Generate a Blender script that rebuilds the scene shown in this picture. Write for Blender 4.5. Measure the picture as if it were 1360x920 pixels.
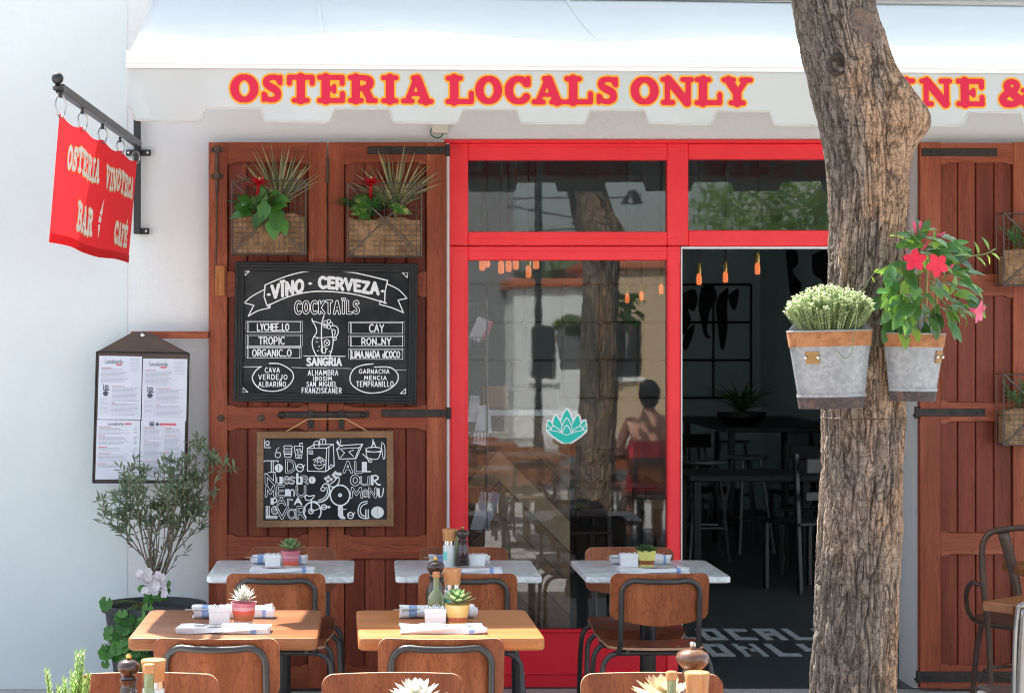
import bpy, bmesh, math, random
import numpy as np
from mathutils import Vector, Matrix

for _o in list(bpy.data.objects):
    bpy.data.objects.remove(_o)
SC = bpy.context.scene
COL = SC.collection
R = math.radians
rnd = random.Random(7)

# ------------------------------------------------------------------ camera, sky, sun, exposure
FPX, CX, CY, EYE = 2550.0, 480.0, 448.0, 1.7      # focal length and principal point in photo pixels, eye height
cam_data = bpy.data.cameras.new('camera')
cam = bpy.data.objects.new('camera', cam_data)
COL.objects.link(cam)
cam.location = (0, 0, EYE)
cam.rotation_euler = (R(90), 0, 0)
cam_data.sensor_width = 36
cam_data.lens = 36 * FPX / 1360
cam_data.shift_x = (680 - CX) / 1360
cam_data.shift_y = (CY - 460) / 1360
cam_data.clip_start = 0.1
cam_data.clip_end = 500
cam_data.dof.use_dof = True
cam_data.dof.focus_distance = 8.2
cam_data.dof.aperture_fstop = 14.0
SC.camera = cam

SUN_DIR = Vector((-0.34, 0.609, 1.0)).normalized()    # towards the sun: behind the building, a little to the left
SUN_EL = math.asin(SUN_DIR.z)
SUN_AZ = math.atan2(SUN_DIR.x, SUN_DIR.y)
world = bpy.data.worlds.new('World')
SC.world = world
world.use_nodes = True
wn = world.node_tree.nodes
sky = wn.new('ShaderNodeTexSky')
sky.sky_type = 'NISHITA'
sky.sun_disc = False
sky.sun_elevation = SUN_EL
sky.sun_rotation = SUN_AZ
sky.air_density = 1.0
sky.dust_density = 2.5
sky.ozone_density = 1.0
hs = wn.new('ShaderNodeHueSaturation')
hs.inputs['Saturation'].default_value = 0.62
world.node_tree.links.new(sky.outputs[0], hs.inputs['Color'])
world.node_tree.links.new(hs.outputs[0], wn['Background'].inputs[0])
wn['Background'].inputs[1].default_value = 0.115
sun_data = bpy.data.lights.new('sun', 'SUN')
sun_data.energy = 5.0
sun_data.angle = R(0.5)
sun_data.color = (1.0, 0.965, 0.91)
sun = bpy.data.objects.new('sun', sun_data)
COL.objects.link(sun)
sun.rotation_euler = SUN_DIR.to_track_quat('Z', 'Y').to_euler()
sun.location = (-4, 14, 12)

SC.view_settings.view_transform = 'Standard'
SC.view_settings.look = 'None'
SC.view_settings.gamma = 1.0
SC.view_settings.exposure = 2.08
SC.view_settings.use_white_balance = True
SC.view_settings.white_balance_temperature = 6500
SC.cycles.use_denoising = True
SC.cycles.filter_width = 1.05
SC.cycles.max_bounces = 8
SC.cycles.diffuse_bounces = 5
SC.cycles.transparent_max_bounces = 16
SC.cycles.sample_clamp_indirect = 6.0
SC.cycles.caustics_reflective = False
SC.cycles.caustics_refractive = False


def PX(px, Y): return (px - CX) * Y / FPX
def PZ(py, Y): return EYE + (CY - py) * Y / FPX
def PT(px, py, Y): return Vector((PX(px, Y), Y, PZ(py, Y)))


# ------------------------------------------------------------------ mesh collecting
class MB:
    def __init__(s):
        s.v, s.f, s.m = [], [], []

    def add(s, verts, faces, mi=0, M=None):
        o = len(s.v)
        if M is not None:
            verts = [M @ Vector(p) for p in verts]
        s.v.extend(tuple(p) for p in verts)
        s.f.extend(tuple(i + o for i in f) for f in faces)
        s.m.extend([mi] * len(faces))
        return s

    def box(s, x0, x1, y0, y1, z0, z1, b=0.0, mi=0, M=None, seg=1):
        x0, x1 = min(x0, x1), max(x0, x1); y0, y1 = min(y0, y1), max(y0, y1); z0, z1 = min(z0, z1), max(z0, z1)
        if b <= 0:
            v = [(x, y, z) for x in (x0, x1) for y in (y0, y1) for z in (z0, z1)]
            f = [(0, 1, 3, 2), (4, 6, 7, 5), (0, 4, 5, 1), (2, 3, 7, 6), (0, 2, 6, 4), (1, 5, 7, 3)]
            return s.add(v, f, mi, M)
        bm = bmesh.new()
        bmesh.ops.create_cube(bm, size=1)
        for q in bm.verts:
            q.co = Vector(((x0 + x1) / 2 + q.co.x * (x1 - x0), (y0 + y1) / 2 + q.co.y * (y1 - y0), (z0 + z1) / 2 + q.co.z * (z1 - z0)))
        bmesh.ops.bevel(bm, geom=list(bm.edges), offset=min(b, 0.45 * min(x1 - x0, y1 - y0, z1 - z0)), segments=seg, profile=0.5, affect='EDGES')
        bm.verts.index_update()
        s.add([tuple(q.co) for q in bm.verts], [tuple(q.index for q in f.verts) for f in bm.faces], mi, M)
        bm.free()
        return s

    def tube(s, pts, r, seg=8, closed=False, mi=0, caps=True, M=None):
        pts = [Vector(p) for p in pts]
        n = len(pts)
        rr = r if isinstance(r, (list, tuple)) else [r] * n
        verts, faces = [], []
        t0 = (pts[1] - pts[0]).normalized()
        up = Vector((0, 0, 1)) if abs(t0.z) < 0.9 else Vector((0, 1, 0))
        nrm = t0.cross(up).normalized()
        for i, p in enumerate(pts):
            if closed:
                t = (pts[(i + 1) % n] - pts[i - 1]).normalized()
            else:
                t = (pts[min(i + 1, n - 1)] - pts[max(i - 1, 0)]).normalized()
            nrm = (nrm - t * nrm.dot(t))
            nrm = nrm.normalized() if nrm.length > 1e-6 else t.orthogonal().normalized()
            bi = t.cross(nrm)
            for k in range(seg):
                a = 2 * math.pi * k / seg
                verts.append(p + (nrm * math.cos(a) + bi * math.sin(a)) * rr[i])
        for i in range(n if closed else n - 1):
            j = (i + 1) % n
            for k in range(seg):
                k2 = (k + 1) % seg
                faces.append((i * seg + k, i * seg + k2, j * seg + k2, j * seg + k))
        if caps and not closed:
            faces.append(tuple(range(seg - 1, -1, -1)))
            faces.append(tuple((n - 1) * seg + k for k in range(seg)))
        return s.add(verts, faces, mi, M)

    def lathe(s, prof, c=(0, 0, 0), seg=24, mi=0, M=None, a0=0.0, a1=2 * math.pi):
        full = abs(a1 - a0 - 2 * math.pi) < 1e-6
        na = seg if full else seg + 1
        verts, faces = [], []
        for (r, z) in prof:
            for k in range(na):
                a = a0 + (a1 - a0) * k / seg
                verts.append((c[0] + max(r, 1e-5) * math.cos(a), c[1] + max(r, 1e-5) * math.sin(a), c[2] + z))
        for i in range(len(prof) - 1):
            for k in range(seg):
                k2 = (k + 1) % na
                faces.append((i * na + k, i * na + k2, (i + 1) * na + k2, (i + 1) * na + k))
        return s.add(verts, faces, mi, M)

    def prism(s, outline, y0, y1, mi=0, M=None):
        """outline of (x, z) extruded along y"""
        n = len(outline)
        v = [(x, y0, z) for x, z in outline] + [(x, y1, z) for x, z in outline]
        f = [tuple(range(n)), tuple(range(2 * n - 1, n - 1, -1))]
        f += [(i, i + n, (i + 1) % n + n, (i + 1) % n) for i in range(n)]
        return s.add(v, f, mi, M)

    def sheet(s, fn, nu, nv, mi=0, M=None):
        v = [fn(i / nu, j / nv) for j in range(nv + 1) for i in range(nu + 1)]
        f = [(j * (nu + 1) + i, j * (nu + 1) + i + 1, (j + 1) * (nu + 1) + i + 1, (j + 1) * (nu + 1) + i) for j in range(nv) for i in range(nu)]
        return s.add(v, f, mi, M)

    def leaf(s, base, d, nrm, L, W, curl=0.2, fold=0.25, mi=0, shape=0.42, n=4):
        """a pointed leaf from base along d; nrm is roughly its upper side"""
        d = Vector(d).normalized(); nrm = Vector(nrm)
        side = d.cross(nrm)
        side = side.normalized() if side.length > 1e-5 else d.orthogonal().normalized()
        nrm = side.cross(d).normalized()
        base = Vector(base)
        v, f = [tuple(base)], []
        for i in range(1, n):
            t = i / n
            w = W * 0.5 * (t / shape) ** 0.75 if t < shape else W * 0.5 * max(0.0, (1 - ((t - shape) / (1 - shape)) ** 1.8))
            c = base + d * (L * t) - nrm * (curl * L * t * t)
            v += [tuple(c + side * w + nrm * (fold * w)), tuple(c), tuple(c - side * w + nrm * (fold * w))]
        v.append(tuple(base + d * L * 0.98 - nrm * curl * L))
        f += [(0, 1, 2), (0, 2, 3)]
        for i in range(n - 2):
            a = 1 + 3 * i
            f += [(a, a + 3, a + 4, a + 1), (a + 1, a + 4, a + 5, a + 2)]
        a = 1 + 3 * (n - 2); e = len(v) - 1
        f += [(a, e, a + 1), (a + 1, e, a + 2)]
        return s.add(v, f, mi)

    def ellipsoid(s, c, r, seg=12, rings=8, mi=0, M=None):
        prof = [(math.sin(math.pi * i / rings), -math.cos(math.pi * i / rings)) for i in range(rings + 1)]
        T = Matrix.Translation(Vector(c)) @ Matrix.Diagonal((*r, 1)) if M is None else M
        return s.lathe(prof, (0, 0, 0), seg, mi, T)

    def build(s, name, mats, parent=None, smooth=35, world=False, recalc=True, kind=None, label=None):
        me = bpy.data.meshes.new(name)
        me.from_pydata(s.v, [], s.f)
        if not isinstance(mats, (list, tuple)):
            mats = [mats]
        for m in mats:
            me.materials.append(m)
        if len(mats) > 1:
            me.polygons.foreach_set('material_index', s.m)
        if recalc and len(s.f) < 60000:
            bm = bmesh.new(); bm.from_mesh(me)
            bmesh.ops.recalc_face_normals(bm, faces=bm.faces)
            bm.to_mesh(me); bm.free()
        if smooth:
            me.polygons.foreach_set('use_smooth', [True] * len(me.polygons))
            me.set_sharp_from_angle(angle=R(smooth))
        me.update()
        o = bpy.data.objects.new(name, me)
        COL.objects.link(o)
        if parent is not None:
            o.parent = parent
            if world:
                p, q = parent, Vector((0, 0, 0))
                while p is not None:
                    q += p.location; p = p.parent
                o.location = -q
        if kind: o['kind'] = kind
        if label: o['label'] = label
        return o


def tag(o, label, cat, group=None):
    o['label'] = label; o['category'] = cat
    if group: o['group'] = group
    return o


def thing(name, label, cat, loc=(0, 0, 0), rz=0.0, group=None):
    o = bpy.data.objects.new(name, None)
    o.empty_display_size = 0.1
    COL.objects.link(o)
    o.location = loc; o.rotation_euler = (0, 0, rz)
    return tag(o, label, cat, group)


def dup(o, loc=None, rz=None, label=None, group=None, parent=None):
    kids = list(o.children)
    c = o.copy()
    COL.objects.link(c)
    if parent is not None: c.parent = parent
    if loc is not None: c.location = loc
    if rz is not None: c.rotation_euler = (0, 0, rz)
    if label: c['label'] = label
    if group: c['group'] = group
    for k in kids:
        dup(k, parent=c)
    return c


def arc(cx, cy, rx, ry, a0, a1, n=14):
    return [(cx + rx * math.cos(R(a0 + (a1 - a0) * i / n)), cy + ry * math.sin(R(a0 + (a1 - a0) * i / n))) for i in range(n + 1)]


def smooth_line(p, n=6):
    """Catmull-Rom through the points (tuples of any length)"""
    out = []
    for i in range(len(p) - 1):
        a, b, c, d = p[max(i - 1, 0)], p[i], p[i + 1], p[min(i + 2, len(p) - 1)]
        for k in range(n):
            t = k / n
            out.append(tuple(0.5 * (2 * b[j] + (c[j] - a[j]) * t + (2 * a[j] - 5 * b[j] + 4 * c[j] - d[j]) * t * t + (3 * b[j] - a[j] - 3 * c[j] + d[j]) * t ** 3) for j in range(len(b))))
    out.append(tuple(p[-1]))
    return out


# ------------------------------------------------------------------ drawn lettering: strokes -> distance field -> flat outlines
class Ink:
    def __init__(s, x0, x1, y0, y1, cell):
        s.x0, s.y0, s.c = x0, y0, cell
        s.nx = int((x1 - x0) / cell) + 2; s.ny = int((y1 - y0) / cell) + 2
        s.d = np.full((s.ny, s.nx), 1e3)

    def stroke(s, pts, r, outline=0.0, closed=False):
        if closed: pts = list(pts) + [pts[0]]
        rr = r if isinstance(r, (list, tuple)) else [r] * len(pts)
        s.group([(pts, rr)], outline)

    def group(s, strokes, outline=0.0, grow=0.0):
        """strokes drawn as one body; outline > 0 draws only its edge, of that half-thickness"""
        P = [q for pts, _ in strokes for q in pts]
        mr = max(max(r) if isinstance(r, (list, tuple)) else r for _, r in strokes) + outline + grow + 3 * s.c
        ix0 = max(0, int((min(q[0] for q in P) - mr - s.x0) / s.c)); ix1 = min(s.nx, int((max(q[0] for q in P) + mr - s.x0) / s.c) + 2)
        iy0 = max(0, int((min(q[1] for q in P) - mr - s.y0) / s.c)); iy1 = min(s.ny, int((max(q[1] for q in P) + mr - s.y0) / s.c) + 2)
        if ix1 <= ix0 or iy1 <= iy0: return
        gx = s.x0 + np.arange(ix0, ix1) * s.c; gy = s.y0 + np.arange(iy0, iy1) * s.c
        X, Y = np.meshgrid(gx, gy)
        D = np.full(X.shape, 1e3)
        for pts, r in strokes:
            rr = r if isinstance(r, (list, tuple)) else [r] * len(pts)
            if len(pts) == 1: pts = [pts[0], (pts[0][0] + 1e-4, pts[0][1])]; rr = [rr[0]] * 2
            for (ax, ay), (bx, by), ra, rb in zip(pts[:-1], pts[1:], rr[:-1], rr[1:]):
                dx, dy = bx - ax, by - ay
                t = np.clip(((X - ax) * dx + (Y - ay) * dy) / max(dx * dx + dy * dy, 1e-12), 0, 1)
                D = np.minimum(D, np.hypot(X - ax - t * dx, Y - ay - t * dy) - (ra + (rb - ra) * t))
        D = D - grow
        if outline > 0: D = np.abs(D) - outline
        s.d[iy0:iy1, ix0:ix1] = np.minimum(s.d[iy0:iy1, ix0:ix1], D)

    def fill(s, poly):
        """add the inside of a polygon (points) exactly"""
        xs = [p[0] for p in poly]; ys = [p[1] for p in poly]
        ix0 = max(0, int((min(xs) - s.x0) / s.c) - 2); ix1 = min(s.nx, int((max(xs) - s.x0) / s.c) + 3)
        iy0 = max(0, int((min(ys) - s.y0) / s.c) - 2); iy1 = min(s.ny, int((max(ys) - s.y0) / s.c) + 3)
        X, Y = np.meshgrid(s.x0 + np.arange(ix0, ix1) * s.c, s.y0 + np.arange(iy0, iy1) * s.c)
        D = np.full(X.shape, 1e3); ins = np.zeros(X.shape, bool)
        for (ax, ay), (bx, by) in zip(poly, poly[1:] + poly[:1]):
            dx, dy = bx - ax, by - ay
            t = np.clip(((X - ax) * dx + (Y - ay) * dy) / max(dx * dx + dy * dy, 1e-12), 0, 1)
            D = np.minimum(D, np.hypot(X - ax - t * dx, Y - ay - t * dy))
            if abs(dy) > 1e-12:
                ins ^= ((ay > Y) != (by > Y)) & (X < dx * (Y - ay) / dy + ax)
        s.d[iy0:iy1, ix0:ix1] = np.minimum(s.d[iy0:iy1, ix0:ix1], np.where(ins, -D, D))

    def mesh(s, mb, fn, mi=0, run=True):
        d = s.d
        ins = d < 0
        V, idx, F = [], {}, []

        def vert(key, x, y):
            if key not in idx:
                idx[key] = len(V); V.append(fn(x, y))
            return idx[key]

        def corner(i, j): return vert((i, j, 0), s.x0 + i * s.c, s.y0 + j * s.c)

        def cross(i, j, i2, j2):
            if (i, j) > (i2, j2): i, j, i2, j2 = i2, j2, i, j
            a, b = d[j, i], d[j2, i2]
            t = a / (a - b)
            return vert((i, j, 1 if j == j2 else 2), s.x0 + (i + (i2 - i) * t) * s.c, s.y0 + (j + (j2 - j) * t) * s.c)
        cnt = ins[:-1, :-1].astype(int) + ins[1:, :-1] + ins[:-1, 1:] + ins[1:, 1:]
        for j in range(s.ny - 1):
            row = cnt[j]
            nz = np.nonzero(row)[0]
            k = 0
            while k < len(nz):
                i = nz[k]
                if row[i] == 4:
                    e = k
                    while run and e + 1 < len(nz) and nz[e + 1] == nz[e] + 1 and row[nz[e + 1]] == 4 and nz[e] - i < 40: e += 1
                    i2 = nz[e] + 1
                    F.append((corner(i, j), corner(i2, j), corner(i2, j + 1), corner(i, j + 1)))
                    k = e + 1
                    continue
                cs = [(i, j), (i + 1, j), (i + 1, j + 1), (i, j + 1)]
                poly = []
                for q in range(4):
                    a, b = cs[q], cs[(q + 1) % 4]
                    if ins[a[1], a[0]]: poly.append(corner(*a))
                    if ins[a[1], a[0]] != ins[b[1], b[0]]: poly.append(cross(a[0], a[1], b[0], b[1]))
                if len(poly) >= 3: F.append(tuple(poly))
                k += 1
        mb.add(V, F, mi)
        return mb


def hand_glyph(c):
    """monoline hand lettering, cap height 1, y up; returns width, polylines"""
    A = arc
    G = {
        'A': (.62, [[(0, 0), (.31, 1), (.62, 0)], [(.12, .36), (.5, .36)]]),
        'B': (.56, [[(.04, 0), (.04, 1), (.3, 1)] + A(.3, .76, .22, .24, 90, -90) + [(.04, .52)], [(.3, .52)] + A(.3, .26, .26, .26, 90, -90) + [(.04, 0)]]),
        'C': (.58, [A(.34, .5, .34, .5, 50, 310, 18)]),
        'D': (.62, [[(.04, 0), (.04, 1), (.2, 1)] + A(.2, .5, .42, .5, 90, -90) + [(.04, 0)]]),
        'E': (.5, [[(.5, 1), (.04, 1), (.04, 0), (.5, 0)], [(.04, .52), (.42, .52)]]),
        'F': (.5, [[(.5, 1), (.04, 1), (.04, 0)], [(.04, .52), (.42, .52)]]),
        'G': (.64, [A(.34, .5, .34, .5, 50, 330, 18) + [(.64, .45), (.4, .45)]]),
        'H': (.58, [[(.04, 0), (.04, 1)], [(.54, 0), (.54, 1)], [(.04, .5), (.54, .5)]]),
        'I': (.14, [[(.07, 0), (.07, 1)]]),
        'J': (.46, [[(.4, 1), (.4, .25)] + A(.2, .25, .2, .25, 0, -160)]),
        'K': (.56, [[(.04, 0), (.04, 1)], [(.52, 1), (.06, .45), (.56, 0)]]),
        'L': (.46, [[(.04, 1), (.04, 0), (.46, 0)]]),
        'M': (.76, [[(.02, 0), (.1, 1), (.38, .3), (.66, 1), (.74, 0)]]),
        'N': (.6, [[(.04, 0), (.04, 1), (.56, 0), (.56, 1)]]),
        'O': (.66, [A(.33, .5, .31, .49, 90, 450, 22)]),
        'P': (.54, [[(.04, 0), (.04, 1), (.28, 1)] + A(.28, .73, .24, .27, 90, -90) + [(.04, .46)]]),
        'Q': (.66, [A(.33, .5, .31, .49, 90, 450, 22), [(.4, .25), (.64, -.05)]]),
        'R': (.56, [[(.04, 0), (.04, 1), (.28, 1)] + A(.28, .73, .24, .27, 90, -90) + [(.04, .46)], [(.26, .46), (.56, 0)]]),
        'S': (.54, [smooth_line([(.5, .86), (.34, 1), (.1, .92), (.06, .7), (.26, .54), (.48, .38), (.5, .14), (.28, 0), (.02, .12)], 4)]),
        'T': (.58, [[(.0, 1), (.58, 1)], [(.29, 1), (.29, 0)]]),
        'U': (.58, [[(.04, 1), (.04, .28)] + A(.29, .28, .25, .28, 180, 360) + [(.54, 1)]]),
        'V': (.6, [[(0, 1), (.3, 0), (.6, 1)]]),
        'W': (.86, [[(0, 1), (.2, 0), (.43, .8), (.66, 0), (.86, 1)]]),
        'X': (.56, [[(0, 1), (.56, 0)], [(.56, 1), (0, 0)]]),
        'Y': (.58, [[(0, 1), (.29, .48), (.58, 1)], [(.29, .48), (.29, 0)]]),
        'Z': (.54, [[(.02, 1), (.54, 1), (0, 0), (.54, 0)]]),
        '_': (.4, [[(0, .05), (.4, .05)]]), '.': (.1, [[(.05, .02), (.06, .03)]]), '-': (.34, [[(0, .5), (.34, .5)]]),
        'a': (.5, [A(.24, .28, .22, .28, 20, 340, 14), [(.46, .56), (.46, .08), (.54, 0)]]),
        'c': (.42, [A(.24, .28, .22, .28, 50, 310, 12)]),
        'd': (.5, [A(.24, .28, .22, .28, 20, 340, 14), [(.46, 1), (.46, 0)]]),
        'e': (.48, [[(.03, .3), (.46, .3)] + A(.24, .28, .22, .28, 5, 315, 14)]),
        'l': (.16, [[(.06, 1), (.06, .08), (.14, 0)]]),
        'n': (.48, [[(.03, .56), (.03, 0)], [(.03, .36)] + A(.24, .34, .2, .22, 160, 0, 8) + [(.44, 0)]]),
        'o': (.5, [A(.24, .28, .22, .28, 90, 450, 16)]),
        'r': (.36, [[(.04, .56), (.04, 0)], [(.04, .34)] + A(.22, .34, .16, .22, 150, 40, 6)]),
        's': (.4, [smooth_line([(.36, .48), (.22, .56), (.06, .46), (.18, .3), (.36, .18), (.24, 0), (.02, .06)], 4)]),
        't': (.36, [[(.16, .9), (.16, .1), (.24, 0), (.34, .06)], [(0, .6), (.34, .6)]]),
        'u': (.48, [[(.04, .56), (.04, .2)] + A(.23, .2, .19, .2, 180, 350, 8) + [(.44, .56), (.44, 0)]]),
        'y': (.46, [[(.02, .56), (.23, .04)], [(.44, .56), (.12, -.3), (.0, -.3)]]),
        ' ': (.3, []),
    }
    if c == '\u00d1':
        w, g = G['N']; return w, g + [smooth_line([(.1, 1.14), (.22, 1.24), (.36, 1.14), (.5, 1.24)], 4)]
    if c == '\u00cf':
        w, g = G['I']; return w + .1, [[(x + .05, y) for x, y in p] for p in g] + [[(.0, 1.22), (.01, 1.22)], [(.24, 1.22), (.25, 1.22)]]
    return G[c]


def hand_text(ink, txt, x0, x1, yb, yt, r, outline=0.0, jit=0.02, fy=None, gap=.16, flip=True):
    """fit a word between x0..x1; yb is the baseline and yt the cap line in the ink's own axes"""
    adv, items = 0.0, []
    for ch in txt:
        w, g = hand_glyph(ch)
        items.append((adv, w, g)); adv += w + gap
    adv -= gap
    sx = (x1 - x0) / adv
    for a, w, g in items:
        j1, j2 = rnd.uniform(-jit, jit), rnd.uniform(-jit, jit)
        st = []
        for pl in g:
            pts = []
            for (x, y) in pl:
                X = x0 + (a + x) * sx
                Y = yb + (yt - yb) * (y * (1 + j1) + j2)
                if fy: Y += fy(X)
                pts.append((X, Y))
            st.append((pts, r))
        if st: ink.group(st, outline)


def slab_glyph(c):
    """heavy rounded slab serif capitals, cap height 1; width, [(points, radii)]"""
    S, T = .135, .078
    t, b = 1 - T, T
    def st(x, y0=b, y1=t, r=S): return ([(x, y0), (x, y1)], r)
    def h(x0, x1, y, r=T): return ([(x0, y), (x1, y)], r)
    def ring(a0, a1, cx=.45, rx=.32):
        p = arc(cx, .5, rx, .41, a0, a1, 28)
        return (p, [.088 + .05 * abs(math.cos(R(a0 + (a1 - a0) * i / 28))) for i in range(29)])
    def sm(p, r): 
        q = smooth_line([(x, y, rr) for (x, y), rr in zip(p, r)], 5)
        return ([(a, d) for a, d, _ in q], [e for _, _, e in q])
    G = {
        'O': (.9, [ring(0, 360)]),
        'C': (.86, [ring(38, 322), ([(.76, .93), (.76, .70)], T), ([(.74, .3), (.76, .24)], .07)]),
        'S': (.76, [sm([(.64, .72), (.56, .88), (.38, .915), (.2, .84), (.18, .68), (.32, .56), (.5, .46), (.58, .32), (.54, .16), (.36, .085), (.18, .14), (.12, .28)],
                       [.08, .085, .085, .1, .11, .125, .125, .11, .1, .085, .085, .08]), ([(.665, .925), (.665, .69)], .068), ([(.085, .075), (.085, .31)], .068)]),
        'T': (.9, [st(.45), h(.08, .82, t), ([(.08, t), (.08, .7)], T), ([(.82, t), (.82, .7)], T), h(.24, .66, b)]),
        'E': (.86, [st(.27), h(.08, .77, t), h(.08, .78, b), h(.27, .52, .5), ([(.78, t), (.78, .7)], T), ([(.79, b), (.79, .33)], T), ([(.53, .6), (.53, .4)], .065)]),
        'F': (.82, [st(.27), h(.08, .75, t), h(.08, .46, b), h(.27, .52, .5), ([(.75, t), (.75, .7)], T), ([(.53, .6), (.53, .4)], .065)]),
        'R': (.98, [st(.26), h(.08, .5, t), h(.08, .44, b), sm([(.3, .915), (.52, .91), (.7, .84), (.72, .68), (.6, .55), (.3, .51)], [.08, .085, .11, .12, .1, .07]),
                    ([(.56, .5), (.72, .14)], .12), h(.66, .9, b)]),
        'P': (.86, [st(.26), h(.08, .5, t), h(.08, .44, b), sm([(.3, .915), (.52, .91), (.7, .84), (.72, .68), (.6, .52), (.3, .46)], [.08, .085, .11, .12, .1, .07])]),
        'B': (.88, [st(.26), h(.08, .5, t), h(.08, .5, b), sm([(.3, .915), (.52, .91), (.67, .84), (.67, .68), (.55, .55), (.3, .52)], [.08, .085, .11, .11, .09, .07]),
                    sm([(.4, .52), (.6, .49), (.74, .38), (.72, .18), (.55, .085), (.3, .08)], [.07, .09, .12, .11, .085, .08])]),
        'I': (.6, [st(.3), h(.09, .51, t), h(.09, .51, b)]),
        'A': (1.0, [([(.19, b), (.47, t)], .08), ([(.5, t - .03), (.77, b)], .132), h(.3, .62, .34, .06), h(.07, .34, b), h(.6, .93, b), h(.38, .54, t)]),
        'L': (.88, [st(.27), h(.08, .46, t), h(.08, .79, b), ([(.8, b), (.8, .38)], T)]),
        'N': (1.0, [st(.2, r=.08), st(.83, r=.08), ([(.22, t), (.8, b)], .13), h(.07, .24, t), h(.08, .36, b), h(.67, .93, t)]),
        'Y': (1.0, [st(.5, y1=.42), ([(.5, .42), (.22, t)], .13), ([(.5, .42), (.78, t)], .085), h(.08, .38, t), h(.64, .92, t), h(.3, .7, b)]),
        'V': (1.0, [([(.2, t), (.48, b + .04)], .13), ([(.5, b), (.8, t)], .085), h(.07, .36, t), h(.64, .93, t)]),
        'W': (1.3, [([(.2, t), (.42, b + .04)], .13), ([(.42, b), (.62, t)], .085), ([(.62, t), (.86, b + .04)], .13), ([(.86, b), (1.1, t)], .085), h(.07, .36, t), h(.95, 1.23, t)]),
        '&': (1.1, [sm([(.95, .58), (.78, .3), (.5, .1), (.22, .12), (.14, .3), (.28, .48), (.52, .62), (.58, .8), (.44, .92), (.28, .84), (.3, .66), (.55, .38), (.9, .1)],
                       [.07, .09, .1, .12, .12, .11, .1, .1, .085, .1, .12, .13, .1]), h(.76, 1.02, .6, .065), h(.85, 1.02, .09, .07)]),
    }
    if c == '\u00c9':
        w, g = G['E']; return w, g + [([(.42, 1.1), (.56, 1.22)], .06)]
    return G[c]


def slab_text(ink, placed, y0, y1, grow=0.0):
    """placed: [(letter, x0, x1)], letters stretched to their boxes"""
    h = y1 - y0
    for ch, x0, x1 in placed:
        w, g = slab_glyph(ch)
        sx = (x1 - x0) / w
        rs = (abs(h) * abs(sx)) ** .5
        st = []
        for pts, r in g:
            rr = [q * rs for q in r] if isinstance(r, list) else r * rs
            st.append(([(x0 + x * sx, y0 + y * h) for x, y in pts], rr))
        ink.group(st, grow=grow)

# ------------------------------------------------------------------ materials
MATS = {}


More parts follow.
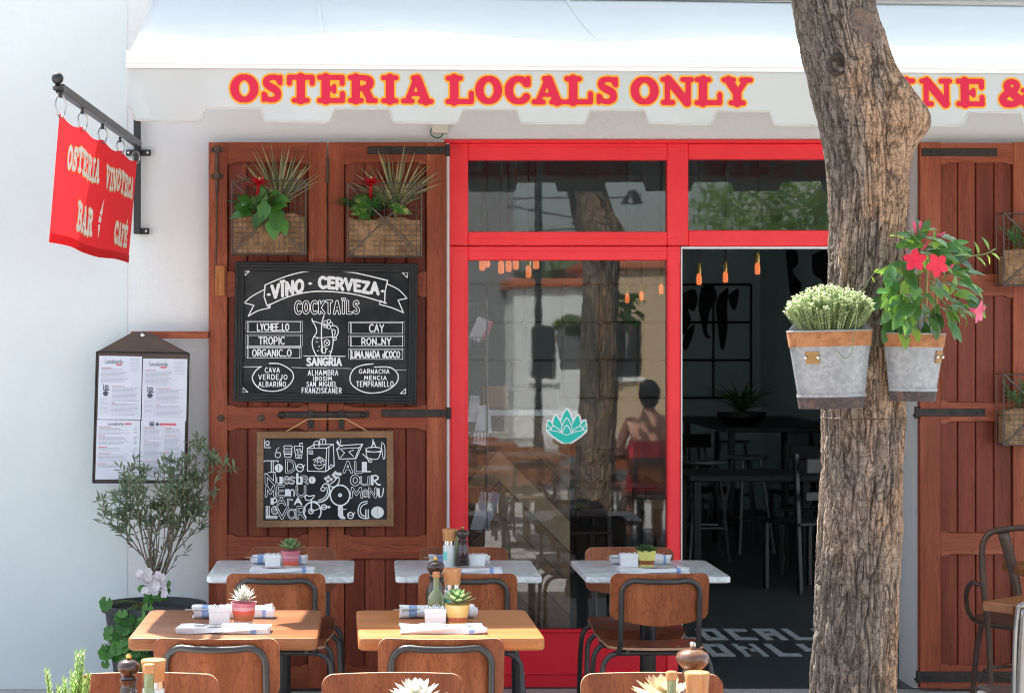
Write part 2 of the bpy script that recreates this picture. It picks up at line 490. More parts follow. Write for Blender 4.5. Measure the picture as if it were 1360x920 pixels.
class NT:
    def __init__(s, name):
        s.mat = bpy.data.materials.new(name)
        s.mat.use_nodes = True
        s.t = s.mat.node_tree
        s.p = s.t.nodes['Principled BSDF']
        s.out = s.t.nodes['Material Output']
        s.co = s.t.nodes.new('ShaderNodeTexCoord')

    def n(s, typ, **kw):
        q = s.t.nodes.new(typ)
        for k, v in kw.items():
            if k.startswith('_'): setattr(q, k[1:], v)
        return q

    def l(s, a, b): s.t.links.new(a, b)

    def coords(s, scale=(1, 1, 1), rand=True, rot=(0, 0, 0)):
        mp = s.n('ShaderNodeMapping')
        mp.inputs['Scale'].default_value = scale
        mp.inputs['Rotation'].default_value = rot
        src = s.co.outputs['Object']
        if rand:
            oi = s.n('ShaderNodeObjectInfo')
            mu = s.n('ShaderNodeVectorMath', _operation='MULTIPLY'); mu.inputs[1].default_value = (13.1, 17.3, 11.7)
            cb = s.n('ShaderNodeCombineXYZ')
            for i in range(3): s.l(oi.outputs['Random'], cb.inputs[i])
            s.l(cb.outputs[0], mu.inputs[0])
            ad = s.n('ShaderNodeVectorMath', _operation='ADD')
            s.l(src, ad.inputs[0]); s.l(mu.outputs[0], ad.inputs[1])
            src = ad.outputs[0]
        s.l(src, mp.inputs['Vector'])
        return mp.outputs[0]

    def noise(s, vec, scale, detail=4, rough=.55, dist=0.0):
        q = s.n('ShaderNodeTexNoise')
        q.inputs['Scale'].default_value = scale; q.inputs['Detail'].default_value = detail
        q.inputs['Roughness'].default_value = rough; q.inputs['Distortion'].default_value = dist
        s.l(vec, q.inputs['Vector'])
        return q.outputs['Fac']

    def ramp(s, fac, stops):
        q = s.n('ShaderNodeValToRGB')
        e = q.color_ramp.elements
        while len(e) < len(stops): e.new(.5)
        for el, (pos, c) in zip(e, stops):
            el.position = pos; el.color = (*c, 1) if len(c) == 3 else c
        s.l(fac, q.inputs['Fac'])
        return q.outputs['Color']

    def mix(s, fac, a, b, mode='MIX'):
        q = s.n('ShaderNodeMix'); q.data_type = 'RGBA'; q.blend_type = mode
        for sock, v in ((q.inputs[0], fac), (q.inputs[6], a), (q.inputs[7], b)):
            if hasattr(v, 'is_output'): s.l(v, sock)
            elif isinstance(v, (int, float)): sock.default_value = v
            else: sock.default_value = (*v, 1)
        return q.outputs[2]

    def math(s, op, a, b=0.0):
        q = s.n('ShaderNodeMath', _operation=op)
        for i, v in enumerate((a, b)):
            if hasattr(v, 'is_output'): s.l(v, q.inputs[i])
            else: q.inputs[i].default_value = v
        return q.outputs[0]

    def bump(s, h, strength=.3, dist=.01, prev=None):
        q = s.n('ShaderNodeBump')
        q.inputs['Strength'].default_value = strength; q.inputs['Distance'].default_value = dist
        s.l(h, q.inputs['Height'])
        if prev is not None: s.l(prev, q.inputs['Normal'])
        s.l(q.outputs[0], s.p.inputs['Normal'])
        return q.outputs[0]

    def base(s, v):
        if hasattr(v, 'is_output'): s.l(v, s.p.inputs['Base Color'])
        else: s.p.inputs['Base Color'].default_value = (*v, 1)

    def set(s, **kw):
        for k, v in kw.items():
            k = {'rough': 'Roughness', 'metal': 'Metallic', 'spec': 'Specular IOR Level', 'coat': 'Coat Weight', 'coatr': 'Coat Roughness', 'alpha': 'Alpha',
                 'trans': 'Transmission Weight', 'ior': 'IOR', 'sheen': 'Sheen Weight', 'em': 'Emission Strength'}[k]
            if hasattr(v, 'is_output'): s.l(v, s.p.inputs[k])
            else: s.p.inputs[k].default_value = v
        return s


def plain(name, c, rough=.5, c2=None, vs=8, bump=0, bs=60, rand=False, bd=.005, **kw):
    if name in MATS: return MATS[name]
    q = NT(name)
    v = q.coords(rand=rand)
    if c2 is not None:
        f = q.noise(v, vs, 5)
        q.base(q.ramp(f, [(.3, c), (.7, c2)]))
    else:
        q.base(c)
    if bump: q.bump(q.noise(v, bs, 4), bump, bd)
    q.set(rough=rough, **kw)
    MATS[name] = q.mat
    return q.mat


def wood(name, dark, mid, light, stretch, rough=.4, coat=0.0, ring=5.0, knots=False, bump=.15, fine=1.0):
    """stretch: scale per axis, the small one runs along the grain"""
    q = NT(name)
    v = q.coords(stretch)
    warp = q.noise(v, ring, 3, .5, .6)
    bands = q.math('FRACT', q.math('MULTIPLY', warp, 9.0))
    tri = q.math('ABSOLUTE', q.math('SUBTRACT', bands, .5))
    big = q.noise(v, ring * .6, 2)
    fin = q.noise(v, ring * 22 * fine, 3, .7)
    c = q.ramp(big, [(.25, dark), (.55, mid), (.8, light)])
    c = q.mix(q.ramp(tri, [(.0, (.85, .85, .85)), (.20, (0, 0, 0)), (1, (0, 0, 0))]), c, dark)
    c = q.mix(q.ramp(fin, [(.35, (.45, .45, .45)), (.6, (0, 0, 0))]), c, tuple(x * .55 for x in dark))
    if knots:
        vo = q.n('ShaderNodeTexVoronoi'); vo.inputs['Scale'].default_value = 1.6
        q.l(v, vo.inputs['Vector'])
        c = q.mix(q.ramp(vo.outputs['Distance'], [(.0, (1, 1, 1)), (.09, (.6, .6, .6)), (.13, (0, 0, 0))]), c, tuple(x * .4 for x in dark))
    geo = q.n('ShaderNodeNewGeometry')
    c = q.mix(1.0, c, q.ramp(geo.outputs['Random Per Island'], [(0, (.80, .80, .80)), (1, (1.0, 1.0, 1.0))]), 'MULTIPLY')
    c = q.mix(q.ramp(q.noise(v, .9, 4, .6), [(.52, (0, 0, 0)), (.72, (.22, .22, .22))]), c, tuple(min(1, x * 1.25 + .03) for x in light))
    q.base(c)
    q.set(rough=q.math('ADD', q.math('MULTIPLY', fin, .15), rough - .07), coat=coat, coatr=.15, spec=.22)
    q.bump(fin, bump, .002)
    return q.mat


def leafy(name, c1, c2, rough=.4, trans=.35, tc=None, vein=None):
    q = NT(name)
    v = q.coords()
    f = q.noise(v, 14, 3)
    geo = q.n('ShaderNodeNewGeometry')
    f2 = q.math('ADD', q.math('MULTIPLY', f, .5), q.math('MULTIPLY', geo.outputs['Random Per Island'], .5))
    c = q.ramp(f2, [(.3, c1), (.7, c2)])
    if vein:
        c = q.mix(q.ramp(q.noise(v, 40, 2, .5, 1.0), [(.55, (0, 0, 0)), (.62, (1, 1, 1))]), c, vein)
    q.base(c)
    q.set(rough=rough)
    q.bump(f, .2, .003)
    tr = q.n('ShaderNodeBsdfTranslucent')
    tr.inputs['Color'].default_value = (*(tc or tuple(min(1, x * 2.2) for x in c2)), 1)
    mx = q.n('ShaderNodeMixShader'); mx.inputs[0].default_value = trans
    q.l(q.p.outputs[0], mx.inputs[1]); q.l(tr.outputs[0], mx.inputs[2]); q.l(mx.outputs[0], q.out.inputs[0])
    return q.mat


def cloth(name, c, trans=.3, rough=.9, bump=.15, bs=400, c2=None):
    q = NT(name)
    v = q.coords(rand=False)
    if c2: q.base(q.ramp(q.noise(v, 3, 5), [(.35, c), (.75, c2)]))
    else: q.base(c)
    q.set(rough=rough, spec=.2)
    q.bump(q.noise(v, bs, 2), bump, .001)
    tr = q.n('ShaderNodeBsdfTranslucent'); tr.inputs['Color'].default_value = (*c, 1)
    mx = q.n('ShaderNodeMixShader'); mx.inputs[0].default_value = trans
    q.l(q.p.outputs[0], mx.inputs[1]); q.l(tr.outputs[0], mx.inputs[2]); q.l(mx.outputs[0], q.out.inputs[0])
    return q.mat


def stucco(name, c, c2):
    q = NT(name)
    v = q.coords(rand=False)
    base = q.ramp(q.noise(v, 1.3, 6, .6), [(.3, c), (.7, c2)])
    spots = q.ramp(q.noise(v, 9, 6, .7, .6), [(.62, (0, 0, 0)), (.78, (.5, .5, .5))])
    base = q.mix(spots, base, tuple(x * .86 for x in c))
    q.base(base)
    b1 = q.bump(q.noise(v, 6, 5, .6), .35, .02)
    q.bump(q.noise(v, 90, 4, .6), .3, .004, b1)
    q.set(rough=.85, spec=.25)
    return q.mat


def glass_mat(name, ior, tint=(.9, .95, .94), wave=.02):
    q = NT(name)
    tr = q.n('ShaderNodeBsdfTransparent'); tr.inputs[0].default_value = (*tint, 1)
    gl = q.n('ShaderNodeBsdfGlossy'); gl.inputs['Roughness'].default_value = 0.016 if wave else 0.0
    fr = q.n('ShaderNodeFresnel'); fr.inputs['IOR'].default_value = ior
    if wave:
        bp = q.n('ShaderNodeBump'); bp.inputs['Strength'].default_value = wave; bp.inputs['Distance'].default_value = .02
        q.l(q.noise(q.coords((1, 1, .7), rand=False), 9, 3, .6, .4), bp.inputs['Height'])
        q.l(bp.outputs[0], gl.inputs['Normal'])
    mx = q.n('ShaderNodeMixShader')
    q.l(fr.outputs[0], mx.inputs[0]); q.l(tr.outputs[0], mx.inputs[1]); q.l(gl.outputs[0], mx.inputs[2]); q.l(mx.outputs[0], q.out.inputs[0])
    return q.mat


def glow(name, c, strength):
    q = NT(name)
    q.base((.05, .05, .05))
    q.p.inputs['Emission Color'].default_value = (*c, 1)
    q.set(em=strength)
    return q.mat


m_wall = stucco('white_render', (.67, .685, .68), (.71, .725, .72))
m_wall2 = stucco('white_render_neighbour', (.625, .685, .68), (.665, .72, .715))
m_inwall = plain('grey_green_interior_paint', (.54, .64, .66), .8, (.58, .68, .70), 2)
m_ceil = plain('dark_ceiling_paint', (.10, .11, .12), .8)
m_red = plain('red_lacquer', (.93, .042, .055), .42, (.86, .032, .045), 7, .12, 45, spec=.35)
m_redkick = plain('red_lacquer_panel', (.74, .018, .038), .45, (.68, .016, .034), 3, .03, 30, spec=.3)
m_white = plain('white_plastic', (.8, .8, .79), .4)
m_grey_alu = plain('grey_aluminium', (.55, .56, .57), .4, metal=.6)
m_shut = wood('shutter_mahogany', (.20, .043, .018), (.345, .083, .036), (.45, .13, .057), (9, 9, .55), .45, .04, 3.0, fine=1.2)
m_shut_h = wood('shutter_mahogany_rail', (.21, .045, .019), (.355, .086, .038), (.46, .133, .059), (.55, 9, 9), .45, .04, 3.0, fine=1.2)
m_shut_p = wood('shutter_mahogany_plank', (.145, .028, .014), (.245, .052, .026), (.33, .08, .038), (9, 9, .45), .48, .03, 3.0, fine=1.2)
m_pine = wood('pine_block', (.30, .11, .03), (.50, .19, .06), (.60, .26, .09), (30, 30, 3), .5, 0, 3.0)
m_iron = plain('blackened_iron', (.022, .02, .019), .55, (.05, .04, .035), 25, .4, 120, metal=.5)
m_iron_rust = plain('rusty_iron', (.06, .045, .038), .7, (.14, .085, .055), 30, .4, 120, metal=.35)
m_blackmetal = plain('black_powder_coat', (.012, .012, .013), .35, spec=.5)
m_tube = plain('dark_steel_tube', (.022, .021, .021), .33, (.035, .033, .032), 20, spec=.6)
m_chrome = plain('polished_steel', (.6, .6, .6), .15, metal=1.0)
m_steel = plain('brushed_steel', (.42, .42, .41), .3, metal=1.0)
m_ply = wood('walnut_plywood', (.19, .050, .018), (.33, .098, .036), (.46, .155, .060), (7, 7, .9), .40, .05, 3.2, fine=1.1)
m_ply_seat = wood('walnut_plywood_seat', (.15, .042, .019), (.23, .070, .030), (.30, .10, .044), (7, .9, 7), .36, .08, 3.2, fine=1.1)
m_plyedge = plain('plywood_edge', (.45, .28, .17), .5, (.30, .17, .10), 90)
m_oak = wood('honey_pine_top', (.42, .145, .042), (.58, .22, .070), (.66, .28, .10), (.9, 11, 11), .34, .18, 2.2, knots=True, fine=.8)
m_teak = wood('teak_top', (.22, .080, .028), (.32, .122, .044), (.40, .162, .062), (.9, 11, 11), .34, .18, 2.2, fine=.8)
m_framewood = wood('raw_pine_frame', (.21, .12, .062), (.30, .175, .092), (.37, .225, .125), (3, 6, 3), .6, 0, 3.0, knots=True)
m_blackwood = plain('black_painted_wood', (.013, .015, .016), .5, (.022, .024, .025), 10, .15, 60, spec=.25)
m_slate = plain('chalkboard_slate', (.014, .017, .018), .85, (.050, .053, .055), 5, .1, 200, spec=.12)
m_chalk = plain('chalk', (.86, .88, .88), .95, (.70, .73, .74), 60, .5, 300)
m_paper = plain('laminated_paper', (.56, .59, .67), .25, (.62, .65, .72), 5, .12, 9, bd=.01, spec=.45)
m_inkgrey = plain('printed_grey_text', (.30, .33, .40), .5)
m_inkdark = plain('printed_dark_text', (.05, .06, .09), .5)
m_inkred = plain('printed_red_text', (.62, .12, .17), .5)
m_leather = plain('brown_board_backing', (.055, .034, .026), .6, (.075, .046, .036), 20, .2, 200)
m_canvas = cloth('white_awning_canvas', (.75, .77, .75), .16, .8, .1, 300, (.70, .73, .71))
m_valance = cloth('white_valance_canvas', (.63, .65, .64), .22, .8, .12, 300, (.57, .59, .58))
m_letred = cloth('red_print', (.70, .028, .075), .2, .7, .05, 300)
m_letorange = cloth('orange_print', (.92, .42, .03), .2, .7, .05, 300)
m_flag = cloth('red_flag_cloth', (.72, .027, .034), .40, .8, .3, 500)
m_flagwhite = cloth('white_flag_print', (.90, .88, .80), .04, .8, .1, 500)
m_flagorange = cloth('orange_flag_print', (.88, .42, .06), .06, .8, .1, 500)
m_burlap = plain('burlap', (.15, .085, .042), .95, (.34, .215, .115), 22, .9, 130)
m_wire = plain('galvanised_wire', (.14, .13, .12), .5, (.09, .075, .06), 40, metal=.3)
m_soil = plain('potting_soil', (.03, .022, .016), .95, (.05, .035, .025), 60, .8, 90)
m_ceram = plain('white_glazed_ceramic', (.82, .83, .84), .22, spec=.5)
m_paperwhite = plain('paper_sachet', (.80, .80, .80), .7)
m_steelcut = plain('cutlery_steel', (.7, .7, .7), .2, metal=1)
m_millblack = plain('dark_varnished_wood', (.022, .010, .008), .18, (.04, .015, .011), 30, coat=.5)
m_millbrown = plain('brown_varnished_wood', (.09, .04, .022), .18, (.14, .07, .035), 30, coat=.5)
m_cork = wood('light_wood_cap', (.45, .20, .075), (.58, .28, .11), (.66, .34, .15), (20, 20, 3), .4, .15, 3)
m_brass = plain('brass', (.65, .42, .14), .25, metal=1)
m_salt = plain('salt_in_glass', (.55, .60, .58), .2, (.66, .70, .68), 120, spec=.6, coat=.6)
m_oil = plain('green_oil_glass', (.16, .20, .085), .12, (.21, .25, .11), 10, coat=.8)
m_seal = plain('turquoise_sticker', (.16, .62, .55), .5)
m_terra = plain('bare_terracotta', (.48, .15, .065), .8, (.40, .12, .05), 30)
m_potdark = plain('anthracite_planter', (.024, .027, .030), .6, (.034, .037, .04), 12, .1, 80)
m_teal = plain('teal_sticker', (.0, .52, .42), .5)
m_stickwhite = plain('white_sticker', (.78, .80, .80), .5)
m_green_cable = plain('green_cable', (.02, .14, .05), .5)
m_beige = plain('beige_plastic', (.62, .60, .52), .5)
m_cord = plain('jute_cord', (.50, .32, .14), .9)
m_glass = glass_mat('window_glass', 1.6, (.94, .96, .955), .003)
m_dark = plain('black_stained_wood', (.012, .012, .013), .45)
m_bulb = glow('amber_filament_glow', (1.0, .24, .07), .20)
m_lampglow = glow('lit_lampshade', (1.0, .97, .9), .16)
m_card = plain('cardboard', (.33, .19, .10), .8)

l_pothos = leafy('pothos_leaf', (.028, .12, .018), (.085, .27, .05), .3, .25, (.2, .5, .06))
l_spiky = leafy('spiky_leaf', (.06, .10, .035), (.34, .31, .15), .5, .15)
l_brom = leafy('bromeliad_leaf', (.03, .10, .025), (.07, .18, .05), .35, .2)
l_bromred = leafy('bromeliad_bract', (.42, .006, .02), (.60, .012, .03), .4, .25, (.8, .03, .04))
l_fern = leafy('feathery_leaf', (.035, .13, .03), (.08, .23, .05), .6, .25)
l_olive = leafy('olive_leaf', (.055, .09, .042), (.19, .25, .135), .45, .25)
l_geran = leafy('geranium_leaf', (.025, .105, .018), (.095, .26, .05), .5, .25)
l_petal = leafy('white_petal', (.74, .68, .72), (.82, .78, .80), .6, .3, (.85, .8, .82))
l_thyme = leafy('thyme_leaf', (.13, .19, .075), (.38, .44, .24), .6, .25)
l_mand = leafy('mandevilla_leaf', (.020, .075, .030), (.065, .19, .06), .25, .3, (.28, .52, .05))
l_mandlight = leafy('mandevilla_young_and_backlit_leaf', (.12, .27, .04), (.24, .42, .08), .3, .45, (.5, .75, .1))  # paler green; also puts backlight into the colour of some leaves
l_mandfl = leafy('mandevilla_petal', (.70, .008, .03), (.80, .025, .07), .5, .35, (.95, .06, .12))
l_mandpink = leafy('mandevilla_bud', (.72, .06, .18), (.80, .16, .28), .5, .35, (.95, .3, .3))
l_succ = leafy('succulent_green', (.12, .22, .09), (.26, .38, .17), .45, .15)
l_succpale = leafy('succulent_pale', (.42, .44, .34), (.62, .62, .52), .5, .15)
l_succdark = leafy('succulent_dark', (.035, .085, .03), (.08, .15, .05), .45, .15)
l_rosem = leafy('rosemary_leaf', (.09, .19, .045), (.22, .34, .10), .5, .35)
l_tree = leafy('street_tree_leaf', (.035, .10, .02), (.09, .19, .04), .45, .4, (.3, .5, .05))
m_twig = plain('olive_twig', (.20, .15, .11), .8, (.12, .09, .07), 40)
m_stem = plain('green_stem', (.12, .16, .05), .6)
m_bamboo = plain('bamboo_stake', (.55, .36, .15), .6)


def special_mats():
    # marble
    q = NT('grey_veined_marble')
    v = q.coords()
    n1 = q.noise(v, 5, 8, .65, 1.8)
    vein = q.math('ABSOLUTE', q.math('SUBTRACT', n1, .5))
    c = q.ramp(q.noise(v, 9, 6, .6, .8), [(.3, (.58, .62, .63)), (.7, (.80, .83, .82))])
    c = q.mix(q.ramp(vein, [(0, (.8, .8, .8)), (.05, (.2, .2, .2)), (.11, (0, 0, 0))]), c, (.42, .45, .47))
    q.base(c); q.set(rough=.3, spec=.35, coat=.05)
    MATS['marble'] = q.mat
    # galvanised sheet with spangle
    q = NT('galvanised_sheet')
    v = q.coords((1, 1, 1.0))
    nz = q.n('ShaderNodeTexNoise'); nz.inputs['Scale'].default_value = 30; q.l(v, nz.inputs['Vector'])
    wv = q.n('ShaderNodeVectorMath', _operation='MULTIPLY_ADD'); wv.inputs[1].default_value = (.03, .03, .03)
    q.l(nz.outputs['Color'], wv.inputs[0]); q.l(v, wv.inputs[2])
    vo = q.n('ShaderNodeTexVoronoi'); vo.inputs['Scale'].default_value = 85; q.l(wv.outputs[0], vo.inputs['Vector'])
    sp = q.n('ShaderNodeSeparateColor'); q.l(vo.outputs['Color'], sp.inputs[0])
    c = q.ramp(sp.outputs[0], [(.0, (.215, .23, .24)), (.45, (.25, .265, .275)), (1, (.30, .315, .32))])
    big = q.noise(v, 11, 5, .65)
    c = q.mix(q.ramp(big, [(.55, (0, 0, 0)), (.68, (.6, .6, .6))]), c, (.19, .20, .205))
    rn = q.noise(v, 45, 4, .7)
    c = q.mix(q.ramp(rn, [(.69, (0, 0, 0)), (.74, (.7, .7, .7))]), c, (.25, .14, .075))
    q.base(c); q.set(rough=.5, metal=.3, spec=.5)
    q.bump(big, .08, .004)
    MATS['galv'] = q.mat
    for nm, cols in (('rusty_rim', ((.20, .075, .025), (.36, .155, .060), (.42, .21, .10))), ('dark_rust', ((.028, .022, .022), (.055, .042, .04), (.20, .10, .075)))):
        q = NT(nm)
        v = q.coords()
        f = q.noise(v, 26, 8, .7, .5)
        c = q.ramp(f, [(.3, cols[0]), (.52, cols[1]), (.75, cols[2])])
        c = q.mix(q.ramp(q.noise(v, 120, 3, .7), [(.60, (0, 0, 0)), (.7, (.8, .8, .8))]), c, tuple(x * .45 for x in cols[0]))
        q.base(c); q.set(rough=.8, metal=.1); q.bump(f, .3, .003)
        MATS[nm] = q.mat
    # bark
    q = NT('fissured_bark')
    v = q.coords((1, 1, .22), rand=False)
    nz = q.n('ShaderNodeTexNoise'); nz.inputs['Scale'].default_value = 9; nz.inputs['Detail'].default_value = 5; q.l(v, nz.inputs['Vector'])
    wv = q.n('ShaderNodeVectorMath', _operation='MULTIPLY_ADD'); wv.inputs[1].default_value = (.10, .10, .10)
    q.l(nz.outputs['Color'], wv.inputs[0]); q.l(v, wv.inputs[2])
    ridge = lambda sc, det: q.math('ABSOLUTE', q.math('SUBTRACT', q.noise(wv.outputs[0], sc, det, .55, .3), .5))
    r1, r2 = ridge(13, 3), ridge(30, 3)
    cr = q.noise(q.coords((1, 1, 2.6), rand=False), 16, 3, .6, .8)          # short cross cracks
    r3 = q.math('ABSOLUTE', q.math('SUBTRACT', cr, .5))
    fine = q.noise(q.coords((1, 1, .16), rand=False), 85, 8, .75, .5)
    grit = q.noise(q.coords((1, 1, .6), rand=False), 150, 4, .7)
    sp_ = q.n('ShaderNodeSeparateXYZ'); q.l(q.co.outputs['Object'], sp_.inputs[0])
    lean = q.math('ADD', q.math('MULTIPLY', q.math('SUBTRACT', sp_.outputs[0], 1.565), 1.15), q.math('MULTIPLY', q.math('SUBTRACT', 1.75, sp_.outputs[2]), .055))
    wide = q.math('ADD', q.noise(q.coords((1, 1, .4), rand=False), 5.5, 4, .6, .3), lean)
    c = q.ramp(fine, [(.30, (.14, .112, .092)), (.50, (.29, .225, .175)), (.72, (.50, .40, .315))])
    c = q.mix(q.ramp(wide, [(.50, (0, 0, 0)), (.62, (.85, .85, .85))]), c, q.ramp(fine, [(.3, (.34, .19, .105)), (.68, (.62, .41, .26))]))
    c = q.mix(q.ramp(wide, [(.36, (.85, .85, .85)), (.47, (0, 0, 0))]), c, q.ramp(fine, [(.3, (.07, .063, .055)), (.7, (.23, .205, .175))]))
    c = q.mix(q.ramp(grit, [(.3, (.45, .45, .45)), (.5, (0, 0, 0))]), c, (.11, .085, .068))
    at_ = q.n('ShaderNodeAttribute'); at_.attribute_name = 'crack'
    c = q.mix(q.ramp(at_.outputs['Fac'], [(.40, (0, 0, 0)), (.75, (.55, .55, .55)), (1, (.8, .8, .8))]), c, (.06, .045, .036))
    c = q.mix(q.ramp(r1, [(.0, (.7, .7, .7)), (.010, (.4, .4, .4)), (.028, (0, 0, 0))]), c, (.06, .045, .036))
    c = q.mix(q.ramp(r2, [(.0, (.85, .85, .85)), (.014, (.4, .4, .4)), (.035, (0, 0, 0))]), c, (.055, .04, .03))
    c = q.mix(q.ramp(r3, [(.0, (.75, .75, .75)), (.010, (.3, .3, .3)), (.026, (0, 0, 0))]), c, (.05, .036, .028))
    q.base(c); q.set(rough=.92, spec=.15)
    h = q.math('ADD', q.math('MINIMUM', q.math('MULTIPLY', r1, 6.0), .55), q.math('MULTIPLY', fine, .7))
    h = q.math('ADD', h, q.math('MINIMUM', q.math('MULTIPLY', r2, 6.0), .3))
    h = q.math('ADD', h, q.math('MINIMUM', q.math('MULTIPLY', r3, 6.0), .15))
    q.bump(h, .9, .012)
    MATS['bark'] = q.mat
    # herringbone planks of the counter
    q = NT('chevron_planks')
    sx = q.n('ShaderNodeSeparateXYZ'); q.l(q.co.outputs['Object'], sx.inputs[0])
    fold = q.math('ABSOLUTE', q.math('SUBTRACT', sx.outputs[0], .70))
    band = q.math('MULTIPLY', q.math('ADD', q.math('ADD', sx.outputs[2], fold), 5.0), 6.2)
    wn_ = q.n('ShaderNodeTexWhiteNoise'); wn_.noise_dimensions = '1D'; q.l(q.math('FLOOR', band), wn_.inputs['W'])
    c = q.ramp(wn_.outputs['Value'], [(0, (.07, .046, .032)), (.45, (.22, .145, .09)), (1, (.55, .40, .25))])
    edge = q.math('ABSOLUTE', q.math('SUBTRACT', q.math('FRACT', band), .5))
    c = q.mix(q.ramp(edge, [(.46, (0, 0, 0)), (.49, (1, 1, 1))]), c, (.01, .008, .006))
    c = q.mix(.4, c, q.ramp(q.noise(q.coords((1, 1, 1)), 30, 5), [(.3, (.02, .014, .01)), (.7, (.30, .2, .12))]))
    q.base(c); q.set(rough=.5)
    MATS['chevron'] = q.mat
    # dark small floor tiles
    q = NT('dark_mosaic_floor')
    v = q.coords((1, 1, 1), rand=False, rot=(0, 0, R(-24)))
    br = q.n('ShaderNodeTexBrick'); q.l(v, br.inputs['Vector'])
    br.inputs['Scale'].default_value = 10; br.inputs['Brick Width'].default_value = 1.2; br.inputs['Row Height'].default_value = .28; br.inputs['Mortar Size'].default_value = .02
    br.inputs['Color1'].default_value = (.030, .036, .040, 1); br.inputs['Color2'].default_value = (.045, .052, .056, 1); br.inputs['Mortar'].default_value = (.10, .11, .11, 1)
    q.base(br.outputs['Color']); q.set(rough=.35, spec=.5)
    MATS['mosaic'] = q.mat
    # pavement
    q = NT('pale_stone_paving')
    v = q.coords((1, 1, 1), rand=False)
    br = q.n('ShaderNodeTexBrick'); q.l(v, br.inputs['Vector'])
    br.inputs['Scale'].default_value = 6.0; br.inputs['Mortar Size'].default_value = .012
    br.inputs['Color1'].default_value = (.43, .42, .405, 1); br.inputs['Color2'].default_value = (.47, .46, .445, 1); br.inputs['Mortar'].default_value = (.2, .18, .16, 1)
    c = q.mix(.3, br.outputs['Color'], q.ramp(q.noise(v, 5, 6), [(.3, (.26, .24, .21)), (.7, (.46, .43, .38))]))
    q.base(c); q.set(rough=.8)
    MATS['paving'] = q.mat


special_mats()

# ------------------------------------------------------------------ ground and floor
mb = MB(); mb.box(-60, 60, -70, 9.3, -.2, 0)
o = mb.build('pavement', MATS['paving'], smooth=0, kind='structure')
mb = MB(); mb.box(-60, 60, 20.2, 60, -.2, 0); mb.box(5.4, 60, 9.56, 20.2, -.2, 0)
mb.build('ground', MATS['paving'], smooth=0, kind='structure')
floor = None
mb = MB(); mb.box(-60, 60, -9, -1.2, -.004, .004)
mb.build('road', plain('asphalt', (.05, .05, .052), .85, (.065, .065, .066), 8), smooth=0, kind='structure')
for yk in (-1.1, -9.1):
    mb = MB(); mb.box(-60, 60, yk - .08, yk + .08, 0, .12, .02)
    mb.build('kerb', plain('kerb_stone', (.33, .32, .30), .8), smooth=30, kind='structure')
mb = MB(); mb.box(-1.5, 5.4, 9.3, 20.2, -.2, 0.004)
floor = mb.build('floor', MATS['mosaic'], smooth=0, kind='structure')

PIX = {'L': ('100', '100', '100', '100', '111'), 'O': ('111', '101', '101', '101', '111'), 'C': ('111', '100', '100', '100', '111'), 'A': ('111', '101', '111', '101', '101'),
       'S': ('111', '100', '111', '001', '111'), 'N': ('1001', '1101', '1011', '1001', '1001'), 'Y': ('101', '101', '111', '010', '010')}
mb = MB()
for txt, x, y1, pitch, hh in (('LOCALS', 1.765, 11.17, .168, .40), ('ONLY', 1.865, 10.62, .178, .40)):
    for ch in txt:
        g = PIX[ch]; cw = .128 / len(g[0]); chh = hh / 5
        for r_, row in enumerate(g):
            for c_, on in enumerate(row):
                if on == '1':
                    for k in (0, 1): mb.box(x + c_ * cw + .001, x + (c_ + 1) * cw - .001, y1 - (r_ + .5 * k + .46) * chh, y1 - (r_ + .5 * k) * chh, .004, .0085)
        x += pitch
mb.build('floor_lettering', plain('pale_floor_mosaic', (.55, .59, .59), .45, (.42, .46, .47), 30), floor, smooth=0)

# ------------------------------------------------------------------ neighbour and restaurant building
ROOF = 4.62
YF = 9.30                                   # face of the facade
neigh = thing('neighbour_building', 'plain white rendered wall of the house beside the flag sign', 'building', (-4, 9.2975, 0))
mb = MB(); mb.box(-9, PX(167.5, 9.26), 9.2975, 9.54, 0, ROOF + .2)
mb.box(-9, -3.01, 9.55, 14, 0, ROOF + .2)
mb.build('wall', m_wall2, neigh, smooth=0, world=True)

rest = thing('restaurant_building', 'white restaurant front with red framed window, open doorway and brown shutters', 'building', (1.5, YF, 0))
OX0, OX1, OZ1 = PX(597, YF), PX(1213, YF), PZ(189, YF)
mb = MB()
xl = -3.0
mb.box(xl, OX0, YF, YF + .25, 0, ROOF)
mb.box(OX1, 8, YF, YF + .25, 0, ROOF)
mb.box(OX0, OX1, YF, YF + .25, OZ1, ROOF)
mb.build('facade_wall', m_wall, rest, smooth=0, world=True)
mb = MB(); mb.box(xl, 5.5, YF, 20.4, ROOF, ROOF + .12)
mb.build('roof', m_ceil, rest, smooth=0, world=True)
# the room behind
mb = MB()
mb.box(-1.6, -1.4, YF + .25, 20.2, 0, 3.3)
mb.box(PX(1010, 19), PX(1010, 19) + .2, 13.0, 20.2, 0, 3.3)
mb.box(5.2, 5.4, YF + .25, 13.2, 2.95, 3.3)  # lintel over an unseen side opening, added to bring daylight into the room
mb.box(5.2, 5.4, 12.9, 13.2, 0, 2.95)
mb.box(PX(1010, 19) + .2, 5.4, 13.0, 13.2, 0, 3.3)
mb.box(-1.6, 5.4, 19.0, 19.2, 0, 3.3)
mb.build('interior_wall', m_inwall, rest, smooth=0, world=True)
mb = MB(); mb.box(-1.6, 5.4, YF + .25, 19.2, 3.3, 3.4)
mb.build('interior_ceiling', m_inwall, rest, smooth=0, world=True)

